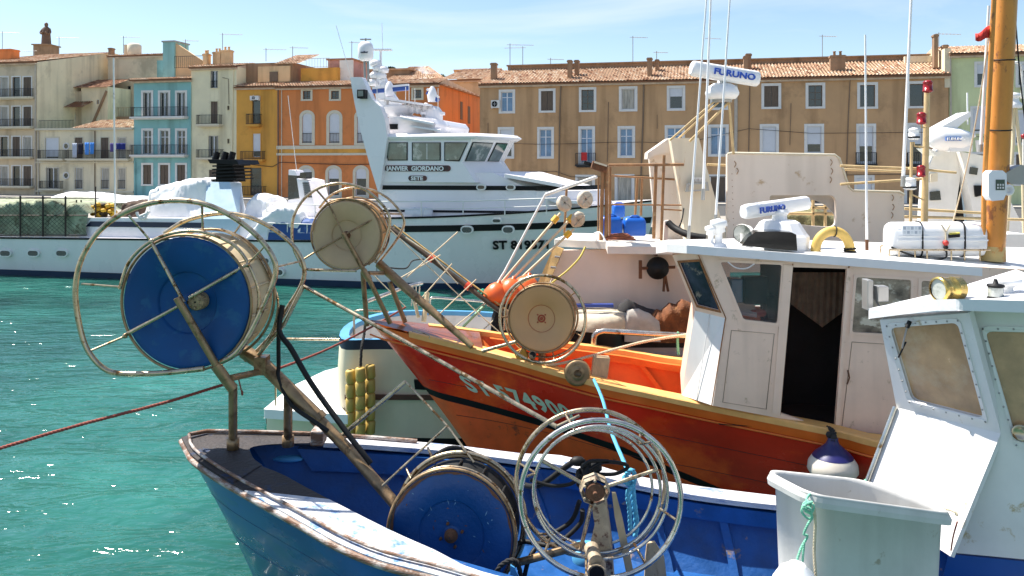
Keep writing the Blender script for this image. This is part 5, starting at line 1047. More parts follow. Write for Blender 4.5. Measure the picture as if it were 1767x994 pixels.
for i in range(4):
    a, b = win[i], win[(i + 1) % 4]; nn = int((b - a).length / .085)
    for j in range(nn + 1): p = a.lerp(b, (j + .0) / nn); p = p + (p - sum(win, V()) / 4).normalized() * .026; mb.lathe(p + n1 * .012, n1, [(0, .008), (.005, .006), (.006, 0)], 6, 1)
fr = mb.build('window_frame', [gw_m, M['galv']], fr1)
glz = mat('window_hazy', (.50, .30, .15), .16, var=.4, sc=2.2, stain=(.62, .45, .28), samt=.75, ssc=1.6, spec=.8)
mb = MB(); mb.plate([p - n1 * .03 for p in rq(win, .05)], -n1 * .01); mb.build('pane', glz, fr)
rope([ff1(1573, 556) + n1 * .05, ff1(1566, 580) + n1 * .04, ff1(1561, 598) + n1 * .03], .008, M['galv'], 'wiper_arm', fr, strands=1); mb = MB(); mb.tube([ff1(1567, 588) + n1 * .03, ff1(1553, 615) + n1 * .02], .007, 5); mb.tube([ff1(1574, 552) + n1 * .03, ff1(1574, 560) + n1 * .07], .018, 6); mb.build('wiper_blade', M['rubber'], fr)
# lower sloping panel
mb = MB(); q = [Kn, Kp2, Bp_, Bn]; nl = (q[1] - q[0]).cross(q[3] - q[0]).normalized(); nl = -nl if nl.y > 0 else nl
mb.add(q + [p - nl * .05 for p in q], [(0, 1, 2, 3), (4, 7, 6, 5), (0, 4, 5, 1), (1, 5, 6, 2), (2, 6, 7, 3), (3, 7, 4, 0)]); mb.build('sloping_front', gw_m, gw)
mb = MB(); mb.tube([Kp2 + nl * .02, Bp_ + nl * .02], .02, 8); mb.build('edge_tube', M['shiny'], gw)
# side wall
def gx(x, y): return GP.px(x, y)
GP.O = V((Kn.x, Kn.y, 0)); GPu = (P(1900, 600, 5.72) - Kn); GPu.z = 0
GP = Plane((Kn.x, Kn.y, 0), GPu, V((-GPu.y, GPu.x, 0)))
mb = MB(); sw = [gx(1700, 572), gx(1830, 575), gx(1830, 764), gx(1755, 762)]
hplate(mb, [gx(1672, 540), gx(1660, 519), gx(1860, 524), gx(1860, 974), gx(1637, 953), gx(1727, 750)], [rq(sw, .05)], GP.n * .06); swl = mb.build('side_wall', mat('wheelhouse_side', (.70, .69, .63), .45, var=.08, sc=2, stain=(.46, .36, .18), samt=.34, ssc=5, grime=.18), gw)
mb = MB(); cs = sum(sw, V()) / 4; hplate(mb, [p - GP.n * .012 for p in rq([p + (p - cs).normalized() * .05 for p in sw], .06)], [rq(sw, .05)], GP.n * .014)
for i in (0, 3):
    a, b = sw[i], sw[(i + 1) % 4]; nn = int((b - a).length / .09)
    for j in range(nn + 1): p = a.lerp(b, j / nn); p = p + (p - cs).normalized() * .024; mb.lathe(p - GP.n * .012, -GP.n, [(0, .008), (.005, .006), (.006, 0)], 6, 1)
f2 = mb.build('window_frame', [MATS['wheelhouse_side'], M['galv']], swl); mb = MB(); mb.plate([p + GP.n * .03 for p in rq(sw, .05)], GP.n * .01); mb.build('pane', glz, f2)
mb = MB(); cg = gx(1762, 745) - GP.n * .02; mb.lathe(cg, -GP.n, [(0, .06), (.02, .06), (.02, .045), (.005, .04), (.005, 0)], 18); mb.build('vent', M['chrome'], f2)
mb = MB(); mb.plate([gx(1637, 956), gx(1860, 978), gx(1860, 1300), gx(1560, 1260)], GP.n * .05); mb.build('base_band', mat('base_blue', (.004, .065, .27), .35, var=.06), gw)
# far sides and back so that it is a closed cabin
K2 = Kp2 + V((.75, .55, 0)); T2 = Tp + V((.75, .55, 0)); B2_ = Bp_ + V((.75, .5, 0)); E = V((2.6, -.5, 0))
mb = MB(); mb.quad(Kp2, K2, T2, Tp); mb.quad(Bp_, B2_, K2, Kp2); mb.quad(K2, K2 + E, T2 + E, T2); mb.quad(B2_, B2_ + E, K2 + E, K2); mb.quad(gx(1860, 520), T2 + E, B2_ + E, gx(1860, 1250)); mb.build('far_wall', gw_m, gw)
# roof with overhang
mb = MB(); Rn = P(1655, 516, 5.93); Rp = P(1497, 533, 6.80); 
top = [Rp, P(1560, 524, 6.42), P(1615, 517, 6.12), Rn, P(1765, 519, 5.78), P(1900, 522, 5.6), P(1900, 522, 5.6) + V((.5, 1.75, 0)), P(1765, 500, 7.4), Rp + V((.85, .62, .02))]
mb.plate(top, V((0, 0, -.085))); mb.build('roof', mat('roof_white', (.70, .70, .70), .5, var=.05, stain=(.35, .14, .03), samt=.12, ssc=4, bump=.15), gw, bev=.025)
# rust stains are marks in the paint of the fascia
mb = MB()
for x, y, w_ in ((1662, 527, 7), (1687, 527, 9)): c = GP.px(x, y, -.015); mb.lathe(c, -GP.n, [(0, .035 * w_ / 8), (.003, .02), (.004, 0)], 10)
mb.build('rust_spot', mat('rust_stain', (.42, .15, .02), .9, var=.5, sc=30), gw)
# things on the roof
sl = root('searchlight', 'brass drum searchlight on the roof of the nearest wheelhouse', 'searchlight', P(1634, 512, 6.3))
mb = MB(); c = P(1618, 500, 6.25); ax_ = V((1, .25, .03)).normalized(); mb.lathe(c, ax_, [(.0, .082), (.005, .098), (.03, .1), (.035, .09), (.12, .09), (.125, .094), (.135, .094), (.14, .09), (.2, .088), (.205, .0)], 30); mb.build('housing', mat('brass', (.60, .42, .12), .25, metal=.9, var=.15, sc=8), sl)
mb = MB(); mb.lathe(c, ax_, [(.012, .0), (.012, .082)], 24); mb.build('lens', M['glassy'], sl); mb = MB(); mb.tube([c + ax_ * .1 - V((0, 0, .15)), c + ax_ * .1 - V((0, 0, .08))], .03, 8); mb.build('foot', M['chrome'], sl)
lt = root('lantern', 'black and clear navigation lantern beside the brass searchlight', 'lantern', P(1718, 516, 6.1)); mb = MB(); c = P(1718, 516, 6.1)
mb.lathe(c, (0, 0, 1), [(0, .06), (.01, .062), (.02, .05), (.09, .05), (.095, .062), (.11, .058), (.115, .02), (.15, .012)], 16); mb.build('body', M['rubber'], lt); mb = MB(); mb.lathe(c, (0, 0, 1), [(.022, .054), (.088, .054)], 20); mb.build('glass_cover', M['glassy'], lt)
hn = MB(); c = P(1740, 516, 6.2); hn.lathe(c, (0, 0, 1), [(0, .045), (.04, .045), (.05, .035), (.09, .035), (.10, .05), (.12, .09), (.15, .095), (.165, .07), (.17, 0)], 16); hn.build('horn', M['white'], None, 'white mushroom shaped horn at the right of the black lantern', 'horn')
ml = MB(); a = Tp + V((.02, .1, 0)); ml.box(P(1497, 508, 7.0), (.05, .12, .26)); ml.box(P(1520, 506, 6.95), (.09, .1, .13)); ml.tube([P(1512, 520, 7.0), P(1522, 535, 6.9)], .01, 5); ml.build('side_lamp', M['galv'], None, 'grey sidelight board on the front tip of the nearest wheelhouse roof', 'lamp', bev=.008)
# ---------------------------------------------------------------- grey fish tub
tb = root('fish_tub', 'big pale grey plastic tub beside the nearest wheelhouse', 'tub', (2.4, 5.85, 1.05))
zA, zB, zC, zD = 2.196, 2.196, 2.01, 2.12
TA, TB, TC, TD = Pz(1322, 818, zA), Pz(1402, 860, zB), Pz(1645, 893, zC), Pz(1492, 836, zD)
def tub_ring(dz, shrink, rad=.14):
    cs = [TA, TB, TC, TD]; c = sum(cs, V()) / 4; return rq([c + (p - c) * shrink + V((0, 0, dz)) for p in cs], rad, 6)
tm_ = mat('tub_plastic', (.58, .57, .54), .42, var=.07, sc=3, stain=(.38, .33, .26), samt=.34, ssc=7, grime=.25, bump=.06)
mb = MB(); mb.loft([tub_ring(-1.15, .90), tub_ring(-.6, .945), tub_ring(-.03, .985), tub_ring(-.03, 1.04), tub_ring(.02, 1.055), tub_ring(.035, 1.04), tub_ring(.03, .985), tub_ring(0, .965), tub_ring(-.6, .91), tub_ring(-1.09, .87)], closed=True, sm=True)
mb.add(tub_ring(-1.15, .90), [tuple(range(28))]); mb.add(tub_ring(-1.09, .87), [tuple(reversed(range(28)))]); body = mb.build('body', tm_, tb)
mb = MB(); mb.loft([tub_ring(-.035, 1.03), tub_ring(-.06, 1.075), tub_ring(-.02, 1.085), tub_ring(.012, 1.06)], closed=True, sm=False); mb.build('rim', tm_, tb, bev=.004)
mb = MB()
for x, y in ((1414, 887), (1494, 888), (1555, 930), (1534, 948), (1424, 870)): mb.ball(P(x, y, 5.62), .007, 6)
rg_ = [P(1398, 852, 5.62), P(1392, 862, 5.5), P(1399, 874, 5.5), P(1388, 880, 5.5), P(1402, 890, 5.5), P(1394, 905, 5.5), P(1387, 922, 5.52), P(1394, 925, 5.52), P(1384, 942, 5.52), P(1378, 958, 5.5), P(1372, 978, 5.5)]
rope(rg_, .009, M['ropeg'], 'green_cord', tb); 
gk = rope([P(1394, 868, 5.48), P(1386, 876, 5.46), P(1400, 884, 5.46), P(1404, 872, 5.46), P(1390, 866, 5.48), P(1384, 884, 5.46), P(1398, 896, 5.47), P(1400, 880, 5.45), P(1388, 872, 5.46), P(1402, 866, 5.47)], .009, M['ropeg'], 'green_knot', None, 'tangled knot in the green cord on the grey tub', 'cord')
rope([P(1388, 935, 5.5), P(1386, 955, 5.5), P(1384, 980, 5.5)], .008, M['ropeg'], 'green_cord_end', gk)
rope([P(1403, 868, 5.5), P(1407, 900, 5.5), P(1405, 950, 5.52), P(1408, 1000, 5.5)], .011, M['ropew'], 'hanging_line', None, 'old grey green line hanging beside the green cord on the tub', 'cord')
mb = MB(); mb.lathe(P(1372, 1010, 5.45), (.12, 0, 1), [(-.25, .08), (-.1, .15), (.02, .15), (.10, .11), (.135, .06), (.15, .05), (.155, 0)], 20); mb.build('float', M['white'], None, 'white plastic float hanging from the green cord at the bottom edge', 'float')
rope([P(1494, 828, 6.1), P(1488, 842, 6.05), P(1496, 850, 6.05), P(1490, 862, 6.0), P(1498, 866, 6.0), P(1492, 874, 6.0)], .011, M['ropeg'], 'green_loop', None, 'small green cord loop on the far inner corner of the tub', 'cord')
rope([P(1622, 880, 5.85), P(1632, 878, 5.8), P(1646, 882, 5.72), P(1652, 890, 5.7)], .01, M['ropew'], 'rope_handle', None, 'short rope handle at the right end of the tub rim', 'cord'); rope([P(1652, 900, 5.7), P(1645, 925, 5.72), P(1641, 950, 5.75)], .006, M['roper'], 'red_cord', tb)
# ================================================================ orange and red fishing boat
M.update(
 cap=mat('cap_yellow_orange', (.78, .42, .13), .5, var=.12, sc=4, stain=(.68, .45, .2), samt=.35, ssc=6, bump=.25, bsc=12),
 strake=mat('strake_orange', (.72, .15, .015), .4, var=.12, sc=3, stain=(.45, .2, .1), samt=.12, ssc=6),
 redhull=mat('hull_red', (.62, .022, .006), .25, var=.3, sc=1.2, stain=(.86, .10, .010), samt=.72, ssc=.8, spec=.3, coat=.15, stretch=(.6, .6, 1)),
 bottom=mat('antifouling_orange', (.82, .11, .018), .5, var=.2, sc=3, stain=(.25, .05, .02), samt=.4),
 orin=mat('inside_orange', (.70, .16, .03), .5, var=.15, sc=3, stain=(.42, .2, .1), samt=.12, ssc=5),
 cabin=mat('cabin_cream', (.84, .62, .46), .5, var=.07, sc=2, stain=(.52, .36, .22), samt=.36, ssc=6, grime=.3),
 cabinw=mat('cabin_white', (.80, .79, .76), .5, var=.04, sc=2, grime=.1),
 seam=mat('rust_seam', (.28, .12, .04), .8, var=.5, sc=20),
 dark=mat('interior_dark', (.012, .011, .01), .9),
)
ob = root('fishing_boat', 'red and orange wooden fishing boat with a cream wheelhouse, moored beyond the blue one', 'fishing boat', (2.5, 10.6, 0))
on = [Pz(640, 557, 2.22), Pz(665, 566, 2.18), Pz(710, 577, 2.10), Pz(770, 592, 2.0), Pz(870, 617, 1.88), Pz(950, 640, 1.78), Pz(1030, 662, 1.68), Pz(1120, 681, 1.58), Pz(1220, 702, 1.5), Pz(1330, 724, 1.44), Pz(1445, 747, 1.40), Pz(1560, 770, 1.38), V((6.2, 8.95, 1.38)), V((8.5, 8.6, 1.4))]
of = [Pz(640, 557, 2.22), Pz(660, 556, 2.2), Pz(700, 558, 2.14), Pz(745, 563, 2.08), Pz(800, 569, 2.0), Pz(870, 578, 1.92), Pz(960, 591, 1.82), Pz(1070, 605, 1.72), Pz(1180, 622, 1.62), V((4.5, 11.8, 1.5)), V((6.5, 11.5, 1.42)), V((8.5, 11.0, 1.4))]
NB2 = 70; oN, oF = resample(on, NB2), resample(of, NB2)
oN[0] = oF[0]
sN = hull_secs(oN, oF, -.4, 1.95, 1.7, nv=24); sF = hull_secs(oF, oN, -.4, 1.95, 1.7, nv=24)
def bandhull(z0f, z1f, m, name):
    mb = MB()
    for sc_ in (sN, sF):
        secs = []
        for i, r in enumerate(sc_):
            a, b = z0f(i), z1f(i); seg = []
            for k in range(9):
                z = lerp(a, b, k / 8); z = min(z, r[0].z)
                for p, q in zip(r, r[1:]):
                    if q.z <= z <= p.z: t = (p.z - z) / max(p.z - q.z, 1e-6); seg.append(p.lerp(q, t)); break
                else: seg.append(r[-1])
            secs.append(seg)
        mb.loft(secs)
    return mb.build(name, m, ob)
gz = lambda i: oN[i].z
b0 = lambda i: gz(i) - .87 - max(0, i - 20) * .03; b1 = lambda i: b0(i) - .11
bandhull(lambda i: gz(i) - .001, lambda i: gz(i) - .16, M['strake'], 'sheer_strake'); oh = bandhull(lambda i: gz(i) - .16, b0, M['redhull'], 'hull'); bandhull(b0, b1, M['black'], 'boot_stripe'); bandhull(b1, lambda i: -.35, M['bottom'], 'bottom')
mb = MB(); mb.tube([p - V((0, 0, .165)) + (oN[min(i + 1, NB2)] - oN[i - 1 if i else 0]).normalized().cross(V((0, 0, 1))) * .01 for i, p in enumerate(oN)], .014, 6); mb.build('rub_rail', M['strake'], ob)
seams(sN, (6.5, 11), mat('seam_dark_red', (.12, .01, .004), .6), ob, .004)
# caps
oi_n = offset_in(oN, oF, .24); oi_f = offset_in(oF, oN, .14)
def cap(o_, i_, m, i0, i1, name='gunwale_cap', th=.07, over=.03):
    mb = MB(); secs = []
    for a, b in list(zip(o_, i_))[i0:i1]:
        d = (V((a.x - b.x, a.y - b.y, 0))); d = d.normalized() * over if d.length > .01 else d; wob = .006 * mnoise(a * 6)
        secs.append([a + d - V((0, 0, th * .6)), a + d + V((0, 0, .02 + wob)), a + d * .5 + V((0, 0, .035 + wob)), b + V((0, 0, .035 + wob)), b + V((0, 0, -th))])
    mb.loft(secs, sm=False); return mb.build(name, m, ob)
cap(oN, oi_n, M['cap'], 4, NB2 + 1); cap(oF, oi_f, M['cap'], 6, NB2 + 1)
mb = MB(); 
i1 = 12; poly = [oN[i] + V((0, 0, .03)) for i in range(0, i1)] + [oF[i] + V((0, 0, .03)) for i in range(i1 - 1, 0, -1)]
mb.loft([[oN[i] + V((0, 0, .028)), (oN[i] + oF[i]) / 2 + V((0, 0, .04)), oF[i] + V((0, 0, .028))] for i in range(0, i1)], sm=False); mb.build('foredeck', mat('varnished_deck', (.20, .055, .02), .35, var=.3, sc=4, coat=.3), ob)
# inside
A2, B2 = offset_in(oF, oN, .14), offset_in(oN, oF, .24)
iF = hull_secs([p - V((0, 0, .03)) for p in A2], [p - V((0, 0, .03)) for p in B2], .6, 1.5, 2.0, nv=10); iN = hull_secs([p - V((0, 0, .03)) for p in B2], [p - V((0, 0, .03)) for p in A2], .6, 1.5, 2.0, nv=10)
mb = MB(); mb.loft([r[:8] for r in iF[11:]]); mb.loft([r[:8] for r in iN[11:]]); mb.loft([[a[7], b[7]] for a, b in zip(iF[11:], iN[11:])], sm=False); mb.add([*iF[11][:8]] + [*reversed(iN[11][:8])], [tuple(range(16))]); mb.build('inner_planking', M['orin'], ob)
for i in range(16, 60, 5):
    r = iF[i][:8]; inw = V((B2[i].x - A2[i].x, B2[i].y - A2[i].y, 0)).normalized(); w_ = (A2[i + 1] - A2[i]).normalized() * .045; mb = MB(); mb.loft([[p - w_, p - w_ + inw * .07, p + w_ + inw * .07, p + w_] for p in r], sm=False); mb.build('rib', M['orin'], ob)
mb = MB(); mb.loft([[iF[i][0], iF[i][0] + q * .1, iF[i][1] + q * .09, iF[i][1]] for i in range(12, 68) for q in [V((B2[i].x - A2[i].x, B2[i].y - A2[i].y, 0)).normalized()]], sm=False); mb.build('stringer', M['orin'], ob)
# number painted on the bow
mb = MB(); txt = 'ST 574900'
def at_hull(i_f, dz):
    i = int(i_f); t = i_f - i; r = [a.lerp(b, t) for a, b in zip(sN[i], sN[i + 1])]; z = r[0].z - dz
    for p, q in zip(r, r[1:]):
        if q.z <= z <= p.z: u_ = (p.z - z) / max(p.z - q.z, 1e-6); return p.lerp(q, u_)
    return r[-1]
def find_i(x, y):
    best = (1e9, 0, 0)
    for k in range(0, 500):
        i_f = k / 500 * 45
        for dz in [.16 + .02 * j for j in range(28)]:
            p = at_hull(i_f, dz); X = CX + p.x * F / p.y; Yp = HY + (CZ - p.z) * F / p.y; d = (X - x) ** 2 + (Yp - y) ** 2
            if d < best[0]: best = (d, i_f, dz)
    return best[1:]
cu = bpy.data.curves.new('t', 'FONT'); cu.body = txt; cu.size = 1; cu.resolution_u = 3; cu.offset = .035; cu.space_character = 1.12
o_t = bpy.data.objects.new('t', cu); COL.objects.link(o_t); dg = bpy.context.evaluated_depsgraph_get(); dg.update(); me = bpy.data.meshes.new_from_object(o_t.evaluated_get(dg))
bm_ = __import__('bmesh').new(); bm_.from_mesh(me); __import__('bmesh').ops.triangulate(bm_, faces=bm_.faces); __import__('bmesh').ops.subdivide_edges(bm_, edges=[e for e in bm_.edges if e.calc_length() > .12], cuts=1); bm_.to_mesh(me)
xm = max(p.co.x for p in me.vertices); (ia, da), (ib, db_) = find_i(806, 685), find_i(992, 738)
vs = []
for p in me.vertices:
    t = p.co.x / xm; i_f = lerp(ia, ib, t); dz = lerp(da, db_, t) - p.co.y * .30; q = at_hull(i_f, dz); q2 = at_hull(i_f + .3, dz); q3 = at_hull(i_f, dz + .05); n = (q2 - q).cross(q3 - q).normalized(); n = -n if n.y > 0 else n; vs.append(q + n * .008)
mb.add(vs, [tuple(p.vertices) for p in me.polygons]); mb.build('hull_number', mat('number_pale_green', (.50, .58, .42), .5, stain=(.3, .03, .02), samt=.15, ssc=14), ob)
bpy.data.objects.remove(o_t)
mb = MB(); mb.tube([P(712, 573, 11.3), P(713, 569, 11.3), P(741, 579, 11.25), P(741, 585, 11.25)], .008, 5); mb.build('deck_loop', M['chrome'], ob)
# ---- bow reel
def Z5(x, y, Y): return P(500 + x / 3.823, 300 + y / 3.823, Y)
Yf2, Yr2 = 11.3, 11.85
cf, cr = P(598, 406, Yf2), P(613, 400, Yr2)
rl2 = reel(ob, cf, cr, .478, mat('reel_cream_disc', (.50, .36, .20), .55, var=.12, sc=2, stain=(.32, .18, .08), samt=.3, ssc=3), mat('reel_drum_amber', (.48, .26, .09), .55, var=.2, sc=4), hub=.43, ribs=12, name='net_reel')
a = (cr - cf).normalized(); mb = MB(); mb.lathe(cf - a * .03, a, [(-.03, .01), (-.02, .05), (.03, .06)], 10); mb.tube(circ(cf + a * .028, a, .21), .006, 5, closed=True); mb.build('hub', M['rust'], rl2)
q5 = lambda pts, Y: cat_rom([Z5(x, y, Y) for x, y in pts], 6)
mb = MB(); mb.tube(q5([(440, 640), (250, 636), (100, 626), (60, 570), (22, 480), (15, 360), (30, 270), (90, 170), (180, 100), (290, 65), (400, 70), (500, 105), (590, 180), (650, 260), (660, 340), (630, 440), (600, 520), (560, 585)], Yf2 - .1), .020, 8)
mb.tube(q5([(195, 225), (260, 150), (350, 105), (430, 92), (540, 105), (640, 155), (710, 225), (753, 300), (745, 360), (700, 440), (640, 520), (590, 580)], Yr2 + .05), .018, 8); mb.build('guard_ring', M['chrome'], rl2)
mb = MB()
for q in (((255, 195, Yf2), (352, 395, Yf2 - .08)), ((570, 288, Yf2), (375, 395, Yf2 - .08)), ((160, 520, Yf2), (340, 420, Yf2 - .08)), ((255, 195, Yf2), (180, 110, Yf2 - .1)), ((160, 520, Yf2), (65, 580, Yf2 - .1)), ((420, 180, Yf2), (420, 90, Yf2)), ((600, 262, Yf2), (735, 265, Yr2))): mb.tube([Z5(*q[0]), Z5(*q[1])], .013, 6)
mb.tube(q5([(150, 380), (170, 290), (250, 195), (350, 165), (460, 180), (560, 240), (620, 330), (640, 400), (610, 500), (520, 600)], Yf2 - .03), .012, 6)
mb.build('spoke_frame', M['bronze'], rl2)
mb = MB(); mb.tube([Z5(352, 390, Yf2 - .1), Z5(490, 640, Yf2 - .03)], .033, 10); mb.tube([Z5(485, 635, Yf2 - .03), Z5(525, 700, Yf2)], .045, 10); mb.tube([Z5(520, 690, Yf2), Z5(662, 985, 11.5)], .035, 10); mb.tube([Z5(520, 655, Yf2), Z5(620, 655, 11.7)], .03, 8); mb.build('reel_arm', M['bronze'], ob)
mb = MB(); mb.tube([P(654, 455, 11.8), P(697, 494, 11.6), P(815, 598, 11.1)], [.068, .066, .042], 12); mb.build('boom', M['bronze'], ob)
for a_, b_ in (((626, 470, 11.5), (633, 562, 11.62)), ((672, 486, 11.7), (699, 556, 11.8))):
    mb = MB(); mb.tube([P(*a_), P(*b_)], .036, 10); mb.build('post', M['bronze'], ob)
# ---- third reel amidships
c3, c3r = P(934, 550, 10.85), P(941, 545, 11.3)
rl3 = reel(ob, c3, c3r, .432, mat('reel_apricot_disc', (.58, .32, .13), .5, var=.08, sc=2, stain=(.45, .22, .08), samt=.3, ssc=3), M['bronze'], hub=.42, ribs=10)
a = (c3r - c3).normalized(); mb = MB(); mb.tube(circ(c3 + a * .03, a, .042), .01, 6, closed=True); mb.lathe(c3 + a * .02, a, [(-.01, .0), (-.01, .02), (.03, .02)], 10)
for p in circ(c3 + a * .02, a, .072, 4, ref=(1, 0, 1)): mb.ball(p, .012, 6)
mb.tube(circ(c3 + a * .03, a, .18), .005, 5, closed=True); mb.build('hub', mat('hub_red', (.35, .06, .02), .6), rl3)
mb = MB(); mb.tube(circ(P(936, 550, 10.7), a, .568), .021, 8, closed=True); mb.build('guard_ring', M['chrome'], rl3)
mb = MB(); mb.tube(circ(P(940, 546, 11.0), a, .545), .015, 8, closed=True); mb.build('guard_ring', M['chrome'], rl3); mb = MB(); mb.tube(circ(P(937, 548, 10.86), a, .46), .010, 7, closed=True)
for d in (35, 90, 150, 200, 250, 310): 
    i = int(d / 360 * 64); mb.tube([circ(P(937, 548, 10.86), a, .46)[i], circ(P(936, 550, 10.7), a, .568)[i]], .009, 5)
mb.build('spoke_frame', M['bronze'], rl3)
mb = MB(); mb.tube([P(919, 612, 10.6), P(919, 614, 10.9)], .05, 14); mb.build('axle_stub', M['bronze'], rl3); mb = MB(); mb.lathe(P(919, 612, 10.595), a, [(0, .04), (.004, 0)], 14); mb.build('bore', M['black'], rl3)
mb = MB(); mb.box(P(900, 612, 10.9), (.16, .12, .14), (V((.9, 0, .4)).normalized(), V((0, 1, 0)), V((-.4, 0, .9)).normalized())); mb.build('bracket', mat('bracket_yellow', (.6, .30, .04), .5), ob, bev=.02)
mb = MB(); mb.tube([P(935, 605, 11), P(935, 660, 11)], .05, 10); mb.build('post', M['bronze'], ob)
mb = MB(); mb.tube([P(832, 606, 10.9), P(897, 588, 10.9)], .025, 8); mb.build('tie_bar', M['chrome'], ob)
# small sheave, bollard, rail, rope
mb = MB(); sc0 = P(997, 645, 10.4); mb.lathe(sc0, (0, 1, 0), [(0, .05), (0, .08), (.02, .1), (.0, .13), (.02, .16), (.03, .17), (.04, .14), (.08, .14), (.09, .17), (.10, .0)], 30); mb.build('sheave', M['bronze'], ob)
mb = MB(); mb.plate([P(1025, 617, 10.7), P(1053, 618, 10.7), P(1046, 668, 10.6), P(1019, 662, 10.6)], V((0, .14, 0))); mb.build('samson_post', mat('post_wood', (.42, .30, .17), .7, var=.25, sc=6, stretch=(4, 4, .6)), ob, bev=.01)
mb = MB(); mb.tube(cat_rom([P(1025, 606, 12.1), P(1025, 585, 12.1), P(1030, 575, 12.1), P(1042, 571, 12.1)], 5) + [P(1190, 580, 12.0)], .045, 10); mb.build('hand_rail', M['shiny'], ob)
rope([P(1190, 577, 11.6), P(1110, 590, 11.3), P(1010, 617, 10.9), P(965, 628, 10.8), P(940, 630, 10.7)], .02, M['ropew'], 'pale_rope', None, 'pale rope stretched low across the orange boat from the reel to the wheelhouse', 'rope')
rope([P(1170, 573, 12.0), P(1169, 590, 12.02), P(1171, 612, 12.03)], .02, M['ropeg'], 'green_line', None, 'short green line tied round the bright hand rail of the orange boat', 'rope')
# ---- wheelhouse of the orange boat
wr = root('wheelhouse', 'cream wooden wheelhouse of the red and orange boat with its dark door open', 'wheelhouse', (4.2, 10.4, 1.4))
OP = Plane((2.57, 9.75, 0), (1, -.17, 0), (.17, 1, 0))
g = OP.px
w1 = [g(1243, 452), g(1349, 457), g(1341, 558), g(1283, 551)]; dr = [g(1368, 461), g(1461, 464), g(1440, 744), g(1346, 713)]; w2 = [g(1478, 478), g(1572, 483), g(1570, 578), g(1470, 573)]; w3 = [g(1590, 484), g(1730, 492), g(1728, 590), g(1588, 582)]; w4 = [g(1742, 493), g(1900, 500), g(1900, 600), g(1740, 591)]
mb = MB(); hplate(mb, [g(1208, 434), g(2000, 478), g(2000, 850), g(1560, 772), g(1440, 748), g(1346, 722), g(1230, 700), g(1252, 548)], [rq(w1, .03), dr, rq(w2, .03), rq(w3, .03), rq(w4, .03)], OP.n * .05); sw_ = mb.build('side_wall', M['cabin'], wr)
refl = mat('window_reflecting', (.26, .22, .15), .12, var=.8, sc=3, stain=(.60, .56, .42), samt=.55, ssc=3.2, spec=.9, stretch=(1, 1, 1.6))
clear = mat('window_clear', (.05, .06, .06), .05, var=.2, alpha=.28, spec=1)
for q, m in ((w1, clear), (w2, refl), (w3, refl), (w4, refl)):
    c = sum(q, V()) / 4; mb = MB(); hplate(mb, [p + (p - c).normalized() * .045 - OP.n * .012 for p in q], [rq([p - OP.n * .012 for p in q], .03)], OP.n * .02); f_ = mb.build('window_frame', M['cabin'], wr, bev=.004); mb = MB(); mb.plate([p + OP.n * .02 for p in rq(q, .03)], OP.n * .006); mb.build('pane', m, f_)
mb = MB()
for pts in ([(1368, 455), (1346, 716)], [(1465, 458), (1440, 746)], [(1252, 548), (1228, 700)], [(1205, 440), (1252, 548)], [(1351, 455), (1335, 712)]): mb.tube([g(x, y) - OP.n * .006 for x, y in pts], .007, 5)
mb.build('seam', M['seam'], wr)
dm = MB(); c0 = [g(1352, 456), g(1368, 458), g(1346, 716), g(1332, 712)]; dm.plate([p - OP.n * .02 for p in c0], OP.n * .02); dm.plate([p - OP.n * .02 for p in [g(1461, 462), g(1468, 463), g(1447, 748), g(1440, 746)]], OP.n * .02); dm.build('door_frame', M['cabin'], wr, bev=.004)
mb = MB(); mb.tube([g(1462, 638) - OP.n * .02, g(1464, 650) - OP.n * .05, g(1461, 662) - OP.n * .02], .010, 6); mb.build('door_handle', M['rust'], wr)
mb = MB()
for q in ([(1262, 570), (1336, 576), (1322, 706), (1247, 694)], [(1470, 590), (1560, 596), (1552, 752), (1452, 742)]): 
    l = [g(x, y) - OP.n * .003 for x, y in q]; mb = MB(); mb.tube(l + [l[0]], .004, 4); mb.build('panel_line', mat('panel_shadow_gap', (.35, .26, .18), .8), wr)
# angled front facets
Nk, Ak = P(1252, 549, 9.75), P(1199, 536, 10.25); Nt, At = g(1208, 434), P(1160, 440, 10.15); Nb_, Ab = g(1230, 700), P(1176, 682, 10.3)
f1_, nn1 = plane_from(Nt, At, Nk); nn1 = nn1 if nn1.x < 0 else -nn1
wq = [f1_(1172, 453), f1_(1208, 451), f1_(1242, 536), f1_(1203, 526)]
Ak2 = f1_(1199, 536); At2 = f1_(1160, 440)
mb = MB(); hplate(mb, [Nt, At2, Ak2, Nk], [wq], -nn1 * .04); mb.build('front_wall', M['cabin'], wr)
mb = MB(); c = sum(wq, V()) / 4; hplate(mb, [p + (p - c).normalized() * .03 + nn1 * .012 for p in wq], [[p + nn1 * .012 for p in wq]], -nn1 * .012); f_ = mb.build('window_frame', M['seam'], wr); mb = MB(); mb.plate([p - nn1 * .015 for p in wq], -nn1 * .005); mb.build('pane', mat('window_dark_blue', (.03, .03, .05), .1, var=.8, sc=4, stain=(.25, .2, .16), samt=.4, ssc=4), f_)
q = [Nk, Ak2, Ab, Nb_]; nl2 = (q[1] - q[0]).cross(q[3] - q[0]).normalized(); nl2 = nl2 if nl2.x < 0 else -nl2
mb = MB(); mb.add(q + [p - nl2 * .04 for p in q], [(0, 1, 2, 3), (4, 7, 6, 5), (0, 4, 5, 1), (1, 5, 6, 2), (2, 6, 7, 3), (3, 7, 4, 0)]); mb.build('front_wall', M['cabinw'], wr)
mb = MB(); m0 = Nk.lerp(Ak2, .5); m1 = Nb_.lerp(Ab, .5); mb.tube([m0 + nl2 * .006, m1 + nl2 * .006], .006, 4); mb.build('seam', M['cabinw'], wr)
cB = V((.21, 1.1, 0)); cC = V((.6, 1.55, 0))
mb = MB(); far_ = OP.u * 4.0
